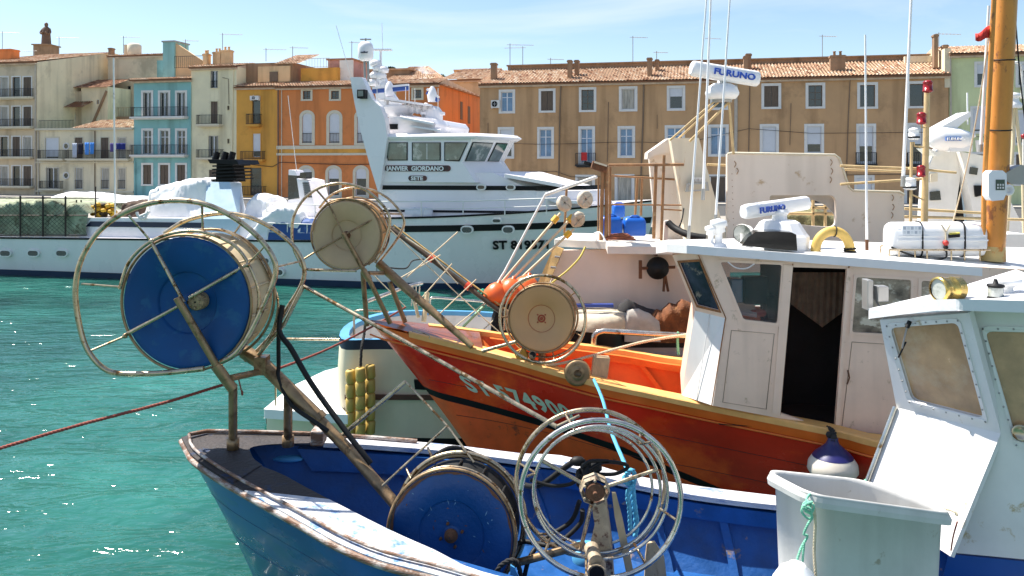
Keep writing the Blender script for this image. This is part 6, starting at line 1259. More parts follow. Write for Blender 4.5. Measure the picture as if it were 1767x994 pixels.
for lo, hi in ((Ab, Ak2), (Ak2, At2)):
    mb.quad(lo, lo + cB, hi + cB, hi); mb.quad(lo + cB, lo + cC, hi + cC, hi + cB)
lo, hi = Ab + cC, At2 + cC; mid_ = Ak2 + cC; mb.quad(lo, lo + far_, mid_ + far_ - V((0, 0, .2)), mid_ - V((0, 0, .2)))
mb.quad(hi - V((0, 0, .15)), hi + far_ - V((0, 0, .15)), hi + far_, hi); mb.quad(lo + far_, hi + far_, g(1900, 475), g(1900, 830)); mb.build('far_wall', M['cabin'], wr)
mb = MB(); pz = V((0, 0, 1.35)); mb.quad(*[V((p.x, p.y, 1.32)) for p in (Nb_ + V((.1, .1, 0)), Nb_ + far_ + V((0, .05, 0)), Nb_ + far_ + V((.3, 1.7, 0)), Nb_ + V((.3, 1.7, 0)))])
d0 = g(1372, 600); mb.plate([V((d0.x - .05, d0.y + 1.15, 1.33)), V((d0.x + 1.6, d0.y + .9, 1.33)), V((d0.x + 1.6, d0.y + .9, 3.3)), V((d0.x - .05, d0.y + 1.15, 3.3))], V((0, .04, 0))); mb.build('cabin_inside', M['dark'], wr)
for k, (x, y, s, mm) in enumerate(((1302, 500, (.30, .2, .34), 'rubber'), (1328, 530, (.12, .2, .3), 'rubber'), (1268, 500, (.16, .2, .30), 'glassb'))):
    mb = MB(); mb.box(OP.px(x, y, .5), s); mb.build('instrument', M[mm], wr, bev=.02)
mb = MB(); mb.plate([OP.px(1262, 541, .3), OP.px(1306, 548, .3), OP.px(1302, 528, .9), OP.px(1262, 522, .9)], V((0, 0, .04))); mb.build('chart_table', M['white'], wr, bev=.01)
mb = MB(); mb.ball(OP.px(1308, 540, .45), .1, 10, sc=(1.3, .7, .5)); mb.build('red_bag', mat('cloth_red2', (.45, .04, .03), .8), None, 'red bag lying on the chart table behind the first wheelhouse window', 'bag')
mb = MB()
for i in range(18): x0, x1 = 1368 + i * 5.4, 1373.4 + i * 5.4; mb.quad(OP.px(x0, 470, .75 + .04 * (i % 2)), OP.px(x1, 470, .75 + .04 * ((i + 1) % 2)), OP.px(x1 - 3, 565 - abs(i + 1 - 10) * 4, .75 + .04 * ((i + 1) % 2)), OP.px(x0 - 3, 565 - abs(i - 10) * 4, .75 + .04 * (i % 2)))
mb.build('curtain', mat('curtain_brown', (.20, .14, .09), .9, var=.3, sc=6), wr)
rope([OP.px(1256, 452, -.02), OP.px(1270, 462, -.02), OP.px(1288, 463, -.02), OP.px(1302, 455, -.02)], .008, M['white'], 'white_cable', wr, strands=1)
# roof
mb = MB(); top = [P(1132, 424, 10.45), P(1140, 418, 10.9), P(1150, 414, 11.6), P(1300, 411, 12.2), P(1560, 420, 11.9), P(2000, 436, 11.4), P(2000, 486, 8.9), P(1767, 467, 9.22), P(1500, 447, 9.42), P(1330, 434, 9.52), P(1235, 427, 9.6), P(1185, 423, 9.75), P(1150, 421, 10.05)]
mb.plate(top, V((0, 0, -.10))); mb.build('roof', mat('roof_cream_white', (.76, .75, .72), .5, var=.05, sc=3, stain=(.5, .36, .24), samt=.12, ssc=5), wr, bev=.03)
# fender on the side
fd = root('fender', 'white pear fender with a navy top hanging on the orange boat', 'fender', P(1437, 832, 9.15)); c = P(1437, 832, 9.15)
mb = MB(); mb.lathe(c, (0, 0, 1), [(-.02, .0), (.0, .12), (.06, .225), (.14, .275), (.22, .265), (.29, .22)], 28); mb.build('bulb', mat('fender_white', (.72, .66, .56), .4, stain=(.6, .36, .2), samt=.35, ssc=3), fd)
mb = MB(); mb.lathe(c, (0, 0, 1), [(.29, .222), (.33, .19), (.38, .13), (.43, .075), (.48, .055), (.5, .06), (.52, .0)], 28); mb.build('navy_top', mat('fender_navy', (.012, .012, .10), .4), fd)
rope([P(1437, 768, 9.15), P(1432, 758, 9.15), P(1440, 750, 9.2), P(1436, 742, 9.3), P(1428, 738, 9.45)], .026, M['ropek'], 'fender_rope', fd)
mb = MB(); mb.ball(P(1438, 758, 9.13), .05, 8, sc=(1, .8, 1.2)); mb.ball(P(1431, 750, 9.15), .04, 8); mb.build('knot', M['ropek'], fd)
# ---- roof furniture
rd = root('radar', 'white radar with a bar scanner on the orange boat roof, behind the black box', 'radar', P(1345, 425, 10.3)); 
def scanner(rt, xa, ya, xb, yb, Y0, Y1, r, txt, tx0, ty0, th, down=True):
    a, b = P(xa, ya, Y0), P(xb, yb, Y1); d = (b - a).normalized(); up = V((0, 0, 1)); up = (up - d * up.dot(d)).normalized(); fn_ = d.cross(up); L_ = (b - a).length
    prof = [(-.9, -.55), (-1, .0), (-.7, .8), (0, 1.0), (.8, .75), (1.05, 0), (.85, -.75), (0, -.95), (-.6, -.85)]
    mb = MB(); secs = []
    for t, s_ in ((0, .75), (.02, .95), (.05, 1), (.95, 1), (.98, .95), (1, .75)): c = a + d * L_ * t; secs.append([c + fn_ * (-p[0]) * r * s_ * .8 + up * p[1] * r * s_ for p in prof])
    mb.loft(secs, closed=True, cap=True); s1 = mb.build('scanner', M['white'], rt, bev=.008)
    mb = MB(); n_ = fn_ if fn_.y < 0 else -fn_
    # text on the viewer's side of the bar, in the bar's own frame
    c = a + d * L_ * tx0 + n_ * r * .86 - up * th * .45 + up * ty0; mb.text(txt, c, d, up, th, .006, sx=1.25, bold=.03); mb.build('lettering', mat('letter_blue', (.01, .07, .42), .4), s1); return a, b, d, up, n_
scanner(rd, 1283, 366, 1393, 350, 10.1, 10.9, .098, 'FURUNO', .16, 0.0, .072)
mb = MB(); c = P(1345, 420, 10.45); mb.lathe(c, (0, 0, 1), [(-.12, .36), (.02, .36), (.03, .37), (.10, .365), (.13, .34), (.27, .25), (.30, .2), (.30, .1), (.36, .09), (.40, .12), (.44, .1)], 12, sm=False, ref=(1, .2, 0)); mb.build('base', M['white'], rd, bev=.01)
mb = MB(); mb.plate([P(x, y, 9.95) for x, y in ((1280, 424), (1290, 410), (1304, 400), (1340, 399), (1366, 401), (1374, 405), (1376, 433), (1330, 429))], V((.05, .28, 0))); mb.build('hatch_box', mat('smoked_plastic', (.006, .006, .006), .15, var=.1, spec=.25), None, 'glossy black hatch box in front of the white radar on the orange boat roof', 'box', bev=.035)
mb = MB(); c = P(1281, 403, 10.5); ax_ = V((-.6, -.8, 0)).normalized(); mb.lathe(c, ax_, [(-.16, .0), (-.16, .10), (-.02, .12), (0, .125), (.02, .12)], 20); sp_ = root('spotlight', 'small round white spotlight at the left of the black hatch box', 'spotlight', P(1281, 420, 10.5)); mb.build('housing', M['trim'], sp_); mb = MB(); mb.lathe(c, ax_, [(.012, .112), (.014, 0)], 20); mb.build('lens', M['glassy'], sp_); mb = MB(); mb.tube([c, c - V((0, 0, .16))], .025, 8); mb.build('foot', M['trim'], sp_)
# horseshoe buoy
lb_ = root('horseshoe_buoy', 'worn yellow horseshoe lifebuoy standing on the orange boat roof', 'lifebuoy', P(1437, 432, 10.2)); c = P(1437, 434, 10.2); arc_ = [c + V((math.cos(R(t)) * .215, 0, math.sin(R(t)) * .235 + .02)) for t in range(-12, 193, 8)]
mb = MB(); 
secs = [[p + (V((p.x - c.x, 0, p.z - c.z)).normalized() * math.cos(k * math.pi / 6) * .062 + V((0, 1, 0)) * math.sin(k * math.pi / 6) * .055) for k in range(12)] for p in arc_]; mb.loft(secs, closed=True, cap=True); mb.build('ring', mat('buoy_yellow', (.60, .40, .10), .55, var=.2, sc=5, stain=(.66, .58, .42), samt=.5, ssc=5), lb_)
mb = MB()
for i, p in ((7, arc_[12]), (2, arc_[2]), (1, arc_[1])): t = (arc_[min(25, arc_.index(p) + 1)] - arc_[arc_.index(p) - 1]).normalized(); mb.tube(circ(p, t, .067, 16), .008 if i == 7 else .012, 5, closed=True)
mb.build('strap', M['rubber'], lb_)
# life raft canister
cn = root('life_raft', 'white life raft canister strapped in a cradle on the orange boat roof', 'life raft', P(1610, 442, 9.9)); 
a, b = P(1527, 412, 10.0), P(1697, 412, 9.75); d = (b - a).normalized(); L_ = (b - a).length; up = V((0, 0, 1)); sdv = d.cross(up).normalized()
mb = MB(); secs = []
for t, s_ in ((0, .55), (.012, .78), (.04, .93), (.075, 1), (.30, 1), (.9, 1), (.97, .95), (1, .7)):
    c = a + d * L_ * t; ring_ = []
    for k in range(24):
        an_ = 2 * math.pi * k / 24; cx_, cz_ = math.cos(an_), math.sin(an_); e = .55; ring_.append(c + sdv * (abs(cx_) ** e * (1 if cx_ > 0 else -1)) * .20 * s_ + up * (abs(cz_) ** e * (1 if cz_ > 0 else -1)) * .205 * s_)
    secs.append(ring_)
mb.loft(secs, closed=True, cap=True); cb_ = mb.build('canister', M['white'], cn)
def can_ring(t, grow): c = a + d * L_ * t; return [c + sdv * (abs(math.cos(k * math.pi / 12)) ** .55 * (1 if math.cos(k * math.pi / 12) > 0 else -1)) * (.20 + grow) + up * (abs(math.sin(k * math.pi / 12)) ** .55 * (1 if math.sin(k * math.pi / 12) > 0 else -1)) * (.205 + grow) for k in range(24)]
for t in (.345, .765): mb = MB(); mb.tube(can_ring(t, .003), .011, 5, closed=True); mb.build('strap', M['rubber'], cn)
mb = MB(); sg = sdv if sdv.y < 0 else -sdv
mb.box(a + d * L_ * .54 + sg * .2 + V((0, 0, -.0)), (L_ * .90, .02, .018), (d, sg, up)); mb.box(a + d * L_ * .54 + sg * .201 + V((0, 0, .05)), (L_ * .88, .012, .008), (d, sg, up)); mb.build('seam', M['white'], cb_)
mb = MB(); mb.box(a + d * L_ * .24 + sg * .202 + V((0, 0, .12)), (.22, .004, .11), (d, sg, up)); lbb = mb.build('label_plate', mat('label_white', (.7, .73, .76), .5), cb_)
mb = MB(); rng = random.Random(2)
for i in range(5):
    for j in range(2): mb.box(a + d * (L_ * .24 - .085 + i * .042) + sg * .2045 + V((0, 0, .145 - j * .05)), (.030, .002, .034), (d, sg, up), mi=(i + j) % 2)
mb.build('pictogram', [mat('ink_grey', (.35, .4, .46), .6), mat('ink_pale', (.55, .6, .64), .6)], cn)
mb = MB()
for t in (.055, .115):
    for z_ in (.16, .13): mb.box(a + d * L_ * t + sg * .201 + V((0, 0, z_)), (.035, .003, .006), (d, sg, up))
mb.build('mark', mat('ink_grey', (.35, .4, .46), .6), cb_)
mb = MB(); c = a + d * L_ * .57 + sg * .22
for s_ in (-1, 1): mb.tube([c + d * .05 * s_ + V((0, 0, .19)), c + V((0, 0, .10)), c + V((0, 0, -.02))], .009, 5)
mb.build('lashing', M['ropew'], cn); mb = MB(); mb.tube([c + d * .03 + V((0, 0, .05)), c + d * .15 + V((0, 0, .06))], .022, 8, mi=0); mb.tube([c + d * .04 + V((0, 0, .075)), c + d * .15 + V((0, 0, .085))], .014, 8, mi=1); mb.ball(c + V((0, 0, -.03)), .035, 10, 2); mb.ball(c + V((0, 0, -.08)), .03, 8, 0); mb.build('hydrostatic_release', [M['rubber'], mat('tag_yellow', (.6, .5, .08), .5), mat('tag_red', (.5, .04, .03), .5)], cn)
mb = MB()
for s_ in (-1, 1):
    q = sg * .24 * s_
    mb.tube([a + d * 0 + q + V((0, 0, -.11)), b + q + V((0, 0, -.11))], .012, 6)
    for t in (.0, .1, .26, .38, .62, .75, .9): mb.tube([a + d * L_ * t + q + V((0, 0, -.11)), a + d * L_ * t + q + V((0, 0, -.235))], .010, 5)
mb.tube([a + V((0, 0, -.22)) - sdv * .24, a + V((0, 0, -.22)) + sdv * .24], .012, 5); mb.build('cradle', M['chrome'], cn)
rope([c + V((0, 0, -.1)), c + V((0, 0, -.2)), c - d * .15 + V((0, 0, -.23)), c - d * .3 + V((0, 0, -.2)), c - d * .45 + V((0, 0, -.15)), c - d * .6 + V((0, 0, -.08))], .012, M['ropek'], 'painter_line', cn, strands=1)
# orange mast
mm_ = root('mast', 'thick orange steel mast on the orange boat roof, streaked with rust', 'mast', P(1718, 448, 9.7)); mo = mat('mast_orange', (.60, .24, .04), .5, var=.15, sc=3, stain=(.24, .09, .03), samt=.5, ssc=5, coat=.2, stretch=(1.5, 1.5, .7))
mb = MB(); mb.tube([P(1714, 440, 9.75), P(1740, -60, 9.3)], [.125, .11], 24); pole_ = mb.build('pole', mo, mm_); mb = MB(); mb.tube([P(1697, 405, 9.6), P(1698, 330, 9.6), P(1712, 60, 9.3), P(1718, -60, 9.2)], .028, 8); mb.build('conduit', mo, mm_)
mb = MB(); mb.tube([P(1713, 450, 9.74), P(1714, 425, 9.74)], [.14, .13], 24); mb.build('foot', mat('foot_peeled', (.50, .36, .14), .6, var=.2, stain=(.5, .16, .02), samt=.6, ssc=4), mm_)
for y in (98, 218, 330):
    mb = MB(); t_ = (440 - y) / 500; c = P(1714, 440, 9.75).lerp(P(1740, -60, 9.3), t_); mb.tube(circ(c, P(1740, -60, 9.3) - P(1714, 440, 9.75), .125 - .01 * t_, 28), .008, 5, closed=True); mb.build('clip', M['rubber'], mm_)
bx = MB(); bx.plate([P(x, y, 9.35) for x, y in ((1706, 300), (1712, 294), (1730, 294), (1737, 300), (1738, 330), (1732, 345), (1712, 347), (1706, 338))], V((.02, .16, 0))); eb = root('junction_box', 'rounded white plastic box clamped to the orange mast', 'box', P(1721, 347, 9.4)); bx.build('shell', M['white'], eb, bev=.02); mb = MB(); mb.plate([P(x, y, 9.34) for x, y in ((1719, 310), (1734, 310), (1734, 328), (1719, 328))], V((0, .01, 0))); mb.build('label_plate', mat('label_dark', (.06, .09, .06), .5), eb)
mb = MB(); [mb.box(P(x, y, 9.335), (.016, .004, .022)) for x in (1722, 1726.5, 1731) for y in (319, 324)]; mb.build('mark', M['trim'], eb); mb = MB(); mb.lathe(P(1741, 328, 9.36), (0, -1, 0), [(-.05, .06), (0, .065), (.01, .05), (.01, .035), (-.02, .03), (-.02, 0)], 20, 0); mb.build('knob', M['trim'], eb)
mb = MB(); mb.plate([P(x, y, 9.5) for x, y in ((1736, 298), (1762, 284), (1790, 292), (1790, 320), (1745, 318), (1738, 312))], V((0, .2, 0))); mb.build('loudspeaker', M['galv'], None, 'grey box lamp turned away behind the white box on the orange mast', 'lamp', bev=.015)
fl_ = MB(); fl_.loft([[P(1713 - 5 * k, lerp(44, 57, k / 6) - 3 * math.sin(k), 9.3 + .03 * math.sin(k * 1.4)), P(1711 - 4.6 * k, lerp(68, 74, k / 6) - 3 * math.sin(k) - k * .8, 9.3 + .04 * math.sin(k * 1.4 + .5))] for k in range(7)]); fl_.build('pennant', mat('flag_red', (.55, .03, .02), .8), None, 'small red pennant flying from the orange mast', 'flag', solid=.006)
rope([P(1716, -40, 9.4), P(1700, 110, 9.6), P(1672, 270, 9.9), P(1640, 400, 10.1)], .009, M['ropew'], 'stay_line', None, 'pale stay line slanting down to the left beside the orange mast', 'stay', strands=1); rope([P(1748, -30, 9.4), P(1760, 130, 9.4), P(1775, 260, 9.5)], .009, M['ropek'], 'stay_line', None, 'black stay line at the right of the orange mast', 'stay', strands=1)
# whip aerials on the roof
for (x0, y0, x1, y1, Y, r, lb) in ((1188, 412, 1222, -40, 10.6, .016, 'leftmost tall white whip antenna on the bow end of the orange boat roof'), (1213, 345, 1228, -40, 12.0, .022, 'tall white whip antenna between its two slanting neighbours'), (1234, 392, 1262, -40, 10.4, .016, 'white whip antenna rising beside the white lamps on the orange boat roof'), (1496, 432, 1493, 60, 10.2, .017, 'single upright white antenna right of the lifebuoy'), (1558, 322, 1574, -40, 11.6, .026, 'thick white antenna at the right end of the beige panel'), (1692, 262, 1706, 10, 9.9, .02, 'grey white antenna just left of the orange mast')):
    rt = root('whip_antenna', lb, 'antenna', P(x0, y0, Y)); mb = MB(); mb.tube([P(x0, y0, Y), P(x1, y1, Y)], [r, r * .7], 8); mb.build('rod', M['white'], rt); mb = MB(); mb.tube([P(x0, y0, Y), P(lerp(x0, x1, .05), lerp(y0, y1, .05), Y)], r * 1.35, 8); mb.build('base_sleeve', M['galv' if x0 != 1496 else 'rust'], rt)
for x, y, s_, lb in ((1227, 425, 1.1, 'smaller white mushroom lamp at the bow end of the orange boat roof'), (1240, 427, 1.5, 'taller white mushroom lamp at the bow end of the orange boat roof')):
    mb = MB(); c = P(x, y, 10.0); mb.lathe(c, (0, 0, 1), [(0, .07 * s_), (.03 * s_, .06 * s_), (.04 * s_, .03 * s_), (.12 * s_, .03 * s_), (.13 * s_, .055 * s_), (.17 * s_, .05 * s_), (.18 * s_, .07 * s_), (.22 * s_, .068 * s_), (.24 * s_, 0)], 16); mb.build('deck_lamp', M['white'], None, lb, 'lamp')
# ================================================================ cream boat with yellow floats (behind the blue bow)
cbm = mat('hull_cream', (.76, .68, .50), .4, var=.06, sc=2, stain=(.4, .33, .22), samt=.15, ssc=5, grime=.15); bt = mat('trim_blue', (.08, .28, .50), .5, stain=(.5, .55, .6), samt=.2)
cb2 = root('fishing_boat', 'cream boat with a black boot stripe and yellow floats on its side', 'fishing boat', (-1.3, 13.6, 0))
def sect(pts, z): return [V((x, y, z)) for x, y in pts]
Lp = P(598, 600, 12.4).x; 
deck_ = [(-2.62, 12.45), (-2.0, 12.4), (-.6, 12.35), (.5, 12.6), (.9, 13.2), (.5, 14.2), (-.5, 14.75), (-1.6, 14.9), (-2.3, 14.7), (-2.75, 13.7)]
low_ = [(-2.72, 12.5), (-2.0, 12.45), (-.6, 12.4), (.3, 12.65), (.6, 13.2), (.3, 14.1), (-.5, 14.6), (-1.6, 14.75), (-2.3, 14.6), (-2.8, 13.7)]
def ringz(a, z): return cat_rom([V((x, y, z)) for x, y in a], 4, closed=True)
mb = MB(); mb.loft([ringz(low_, -.3), ringz(low_, .30)], closed=True); mb.build('boot_stripe', M['black'], cb2)
mb = MB(); mb.loft([ringz(low_, .30), ringz(deck_, 1.66)], closed=True); mb.build('hull', cbm, cb2)
mb = MB(); mb.loft([ringz(deck_, 1.66), [p * 1.0 + V((0, -.01, 0)) for p in ringz(deck_, 1.80)]], closed=True); mb.build('sheer_band', M['navy'], cb2)
cen = V((-1.0, 13.6, 0))
def shrink(r, f): return [cen.lerp(p, f) + V((0, 0, p.z)) * 0 + V((0, 0, p.z - cen.lerp(p, f).z)) for p in r]
mb = MB(); r0 = ringz(deck_, 1.81); mb.loft([r0, shrink(r0, .92)], closed=True, sm=False); mb.loft([[p + V((0, 0, 0)) for p in shrink(r0, .92)], [p - V((0, 0, .1)) for p in shrink(r0, .92)]], closed=True); mb.build('gunwale', bt, cb2)
mb = MB(); mb.loft([[p - V((0, 0, .08)) for p in shrink(r0, .918)], [p - V((0, 0, .9)) for p in shrink(r0, .88)]], closed=True); mb.add([p - V((0, 0, .9)) for p in shrink(r0, .9)], [tuple(range(len(r0)))]); mb.build('bulwark_inside', mat('inside_pale', (.60, .58, .55), .6, var=.1, grime=.3), cb2)
mb = MB(); z_ = P(650, 688, 12.3).z; mb.box(V((-1.0, 12.36, z_)), (3.1, .06, .07), (V((1, -.02, 0)), V((0, 1, 0)), V((0, 0, 1)))); mb.build('rubbing_strake', mat('strake_brown', (.10, .04, .025), .6, var=.3), cb2)
mb = MB(); mb.plate([P(x, y, 12.33) for x, y in ((714, 656), (800, 660), (790, 676), (716, 672))], V((0, .05, 0))); mb.build('scupper', M['black'], cb2)
mb = MB(); mb.plate([Pz(455, 706, .76), Pz(601, 716, .76), V((-2.7, 12.6, .76)), Pz(605, 628, .76), Pz(560, 640, .76), Pz(500, 668, .76)], V((0, 0, -.14))); mb.build('swim_platform', M['cabinw'], cb2, bev=.02)
mb = MB(); mb.plate([Pz(460, 712, .62), Pz(601, 720, .62), Pz(606, 636, .62), Pz(510, 670, .62)], V((0, 0, -.42))); mb.build('platform_bracket', cbm, cb2); mb = MB(); mb.plate([Pz(459, 712, .195), Pz(600, 720, .195), Pz(608, 636, .195), Pz(508, 670, .195)], V((0, 0, -.5))); mb.build('boot_stripe', M['black'], cb2)
mb = MB(); mb.tube([P(495, 585, 13.2), P(600, 586, 13.2), P(636, 587, 13.0)], .022, 8); mb.tube(cat_rom([P(612, 600, 13.2), P(611, 545, 13.4), P(618, 536, 13.4), P(640, 536, 13.4), P(670, 538, 13.6)], 4), .018, 7); mb.tube([P(476, 700, 12.4), P(475, 665, 12.4), P(472, 650, 12.4)], .015, 6); mb.build('pulpit_rail', M['chrome'], cb2)
mb = MB(); mb.tube(cat_rom([P(742, 545, 14.3), P(742, 518, 14.3), P(748, 514, 14.3), P(760, 514, 14.3)], 4) + [P(840, 521, 14.3)], .022, 8); mb.tube([P(634, 520, 13.9), P(700, 495, 14.3), P(728, 489, 14.6)], .035, 10)
for x in (712, 718, 724): mb.tube([P(x, 494, 14.4), P(x - 2, 528, 14.4)], .014, 5)
mb.build('ramp_rail', M['shiny'], cb2); mb = MB(); mb.tube([P(715, 520, 14.3), P(722, 548, 14.2)], .03, 6); mb.tube([P(737, 505, 14.4), P(731, 555, 14.2)], .045, 7); mb.build('mooring_post', M['cream'], cb2)
fs = root('float_bundle', 'bundle of yellow net floats used as a fender, hanging on the cream hull', 'net floats', P(622, 756, 12.1)); ym = mat('float_mustard', (.50, .34, .08), .55, var=.2, sc=6, stain=(.3, .2, .08), samt=.35, ssc=6)
for cx_, x in enumerate((605, 622, 639)):
    for ry_ in range(5):
        y = 646 + ry_ * 24 + (4, 0, -5)[cx_]; mb = MB(); c = P(x, y, (12.14, 12.04, 12.16)[cx_] - (0 if cx_ == 1 else 0)); mb.lathe(c, (0.03 * (ry_ - 2), 0, 1), [(-.105, .03), (-.10, .06), (-.08, .075), (.08, .075), (.10, .06), (.105, .03)], 14); mb.build('float', ym, fs)
rope([P(622, 636, 12.1), P(624, 600, 12.2), P(628, 580, 12.4), P(630, 560, 12.5)], .022, M['ropek'], 'hanging_rope', fs)
# orange buoys, green cords and black net between the boats
for i, (x, y, r, lb) in enumerate(((855, 506, .20, 'leftmost of three orange inflatable buoys'), (880, 500, .21, 'middle one of three orange inflatable buoys, between the other two'), (906, 498, .24, 'largest orange inflatable buoy, right behind the apricot reel'))):
    c = P(x, y + 6, 12.75 + .06 * i); mb = MB(); mb.lathe(c, (.25, 0, 1), [(-r * .9, .0), (-r * .8, r * .5), (-r * .3, r * .95), (r * .25, r), (r * .8, r * .7), (r * 1.1, r * .3), (r * 1.15, .03), (r * 1.3, .03), (r * 1.32, 0)], 20); mb.build('buoy', mat('buoy_orange', (.75, .13, .025), .4, var=.06), None, lb, 'buoy', 'orange buoys behind the apricot reel')
for j in range(1): rope([P(822, 505, 12.9), P(835, 500, 12.8), P(830, 510, 12.8), P(850, 494, 12.85), P(836, 503, 12.8), P(832, 508, 12.85)], .022, mat('cord_teal', (.02, .32, .22), .8), 'green_tangle', None, 'tangle of green cord left of the orange buoys', 'cord')
heap('black_net', 'heap of black net under the orange buoys', [(844, 600, 612), (848, 565, 612), (856, 542, 612), (876, 538, 612), (900, 542, 612), (910, 565, 612)], 0, .5, mat('net_black', (.012, .012, .012), .9, var=.5, sc=8, bump=1), 'fishing net', seed=3, rough=.09, pl=Plane((0, 12.5, 0), (1, 0, 0), (0, 1, 0)))
mb = MB(); [mb.tube([P(871 + k * 4, 532 + k * 2, 11.9), P(870 + k * 4, 570, 11.9)], .012, 6) for k in range(4)]; mb.build('steel_comb', M['shiny'], None, 'stack of bright steel strips left of the apricot reel', 'steel strips')
# long boat hooks / poles with red tape
pk = root('flag_pole', 'long dark bamboo pole with two red tape marks, lying across the cream boat', 'pole', P(880, 560, 12.4)); mb = MB(); pa, pb2 = P(672, 392, 13.2), P(895, 562, 12.4); mb.tube([pa, pb2], .040, 10); mb.build('pole', mat('bamboo_black', (.05, .03, .015), .5, var=.6, sc=3, stain=(.35, .22, .08), samt=.5, ssc=3), pk)
mb = MB(); mb.tube([pa + V((.07, 0, .03)), pb2 + V((.09, 0, .03))], .016, 8); mb.build('bamboo', mat('bamboo', (.45, .30, .10), .5, var=.4, sc=5), pk)
for t in (.315, .60): mb = MB(); mb.tube([pa.lerp(pb2, t) + V((.02, -.01, 0)), pa.lerp(pb2, t + .028) + V((.02, -.01, 0))], .066, 8); mb.build('tape', mat('tape_red', (.65, .06, .02), .5), pk)
mb = MB()
for pts in ([(672, 395), (750, 470), (830, 545), (905, 612)], [(700, 410), (745, 440), (790, 490)], [(760, 440), (690, 480)], [(790, 400), (700, 480)], [(780, 455), (718, 525)], [(822, 482), (755, 545)], [(840, 520), (780, 568)], [(860, 545), (800, 600)], [(640, 470), (700, 530)]): mb.tube([P(x, y, 12.6 - k * .1) for k, (x, y) in enumerate(pts)], .009, 4)
mb.build('lattice_line', M['ropew'], pk)
rope([P(835, 528, 12.6), P(818, 545, 12.4), P(795, 568, 12.3)], .022, mat('pole_green', (.3, .5, .3), .6), 'green_pole', None, 'short pale green pole leaning left of the black net heap', 'pole', strands=1)
rope([P(672, 462, 12.8), P(700, 463, 12.8), P(712, 450, 12.9), P(732, 447, 12.9)], .012, M['rubber'], 'black_cable', pk, strands=1)
# dan buoy poles with reflectors
for i, (x0, y0, x1, y1, hx, hy, r, lb) in enumerate(((838, 520, 967, 368, 974, 351, .14, 'leaning pole with a cup shaped cream radar reflector'), (850, 516, 995, 367, 1010, 344, .15, 'leaning pole with the highest round reflector'), (846, 530, 990, 395, 997, 379, .14, 'leaning pole with the lowest round reflector'))):
    pk2 = root('marker_pole', lb, 'marker pole', P(x0, y0, 12.9), 'marker poles leaning by the beige deckhouse'); mb = MB(); mb.tube([P(x0, y0, 12.9), P(x1, y1, 13.2)], .022, 7); mb.build('pole', mat('pole_cream', (.62, .52, .34), .6, var=.15), pk2)
    c = P(hx, hy, 13.2); dr_ = V((.45, -.75, .35 - .35 * i)).normalized(); mb = MB(); mb.lathe(c, dr_, [(-.04, .02), (-.05, r * .9), (.0, r), (.05, r * .8), (.02, .02)], 20); hd = mb.build('reflector', mat('reflector_cream', (.56, .48, .36), .5, var=.15), pk2)
    u_ = dr_.orthogonal().normalized(); v_2 = dr_.cross(u_); mb = MB(); mb.box(c + dr_ * .05, (r * 1.8, .006, .012), (u_, v_2, dr_)); mb.box(c + dr_ * .052, (.006, r * 1.8, .012), (u_, v_2, dr_)); mb.build('cross_bar', M['pipew'], hd)
    mb = MB(); mb.tube([P(lerp(x0, x1, .9), lerp(y0, y1, .9), 13.17), P(lerp(x0, x1, .96), lerp(y0, y1, .96), 13.19)], .055, 6, mi=0); mb.build('tape', mat('tape_yellow', (.75, .42, .03), .5), pk2)
mb = MB(); mb.tube([P(822, 546, 13.0), P(870, 470, 13.2), P(941, 336, 13.3)], .02, 8); mb.tube([P(941, 336, 13.3), P(1030, 305, 13.5)], .028, 8); mb.build('bent_frame', M['trim'], None, 'bent white tube frame rising above the marker poles', 'tube frame')
# ================================================================ beige trawler
BM = mat('beige_paint', (.76, .66, .56), .5, var=.05, sc=1.2, stain=(.50, .36, .22), samt=.38, ssc=3, grime=.35); BS = mat('beige_shade', (.74, .62, .54), .55, var=.06, sc=1.5, stain=(.3, .22, .16), samt=.12, ssc=5, grime=.12)
pole = mat('rusty_pole', (.30, .15, .06), .6, var=.35, sc=6, stain=(.45, .30, .15), samt=.4, ssc=6); ywm = mat('pole_yellowed', (.55, .40, .20), .6, var=.2, sc=5)
t3 = root('trawler', 'beige steel trawler behind the orange boat, with a tall windowed bulkhead', 'fishing boat', (4.5, 16, 0))
def bx3(pts, Y, dy, name, m, parent=None, bev=0, ext=None): return MB().plate([P(x, y, Y) for x, y in pts], V(ext) if ext else V((0, dy, 0))).build(name, m, parent or t3, bev=bev)
mb = MB(); hz = 1.35
hp = [(.25, 14.0), (1.0, 13.45), (9.0, 12.6), (16, 12.2), (16, 18), (9, 18.3), (1.0, 17.6), (.3, 16)]
mb.loft([[V((x, y, -.4)) for x, y in hp], [V((x, y, hz)) for x, y in hp]], closed=True, sm=False, cap=True); mb.build('hull', BS, t3)
bx3([(968, 432), (1195, 428), (1200, 620), (905, 620)], 13.6, .12, 'deckhouse_wall', BS)
bx3([(1195, 428), (1260, 430), (1260, 620), (1200, 620)], 13.55, .12, 'deckhouse_wall', BS)
mb = MB(); mb.plate([P(956, 413, 13.9), P(1046, 417, 13.3), P(1048, 425, 13.2), P(1260, 428, 13.2), P(1260, 408, 15.5), P(985, 402, 15.5)], V((0, 0, -.12))); mb.build('deckhouse_roof', mat('roof_beige', (.72, .68, .60), .6, var=.08, stain=(.5, .36, .2), samt=.25, ssc=5), t3, bev=.02)
mb = MB(); mb.plate([P(956, 425, 13.5), P(972, 430, 13.4), P(925, 540, 13.3), P(905, 540, 13.35)], V((.02, .1, 0)))
lb2 = mb.build('hinged_beam', mat('mottled_ochre', (.42, .27, .10), .7, var=.4, sc=5, stain=(.10, .05, .02), samt=.5, ssc=9), t3)
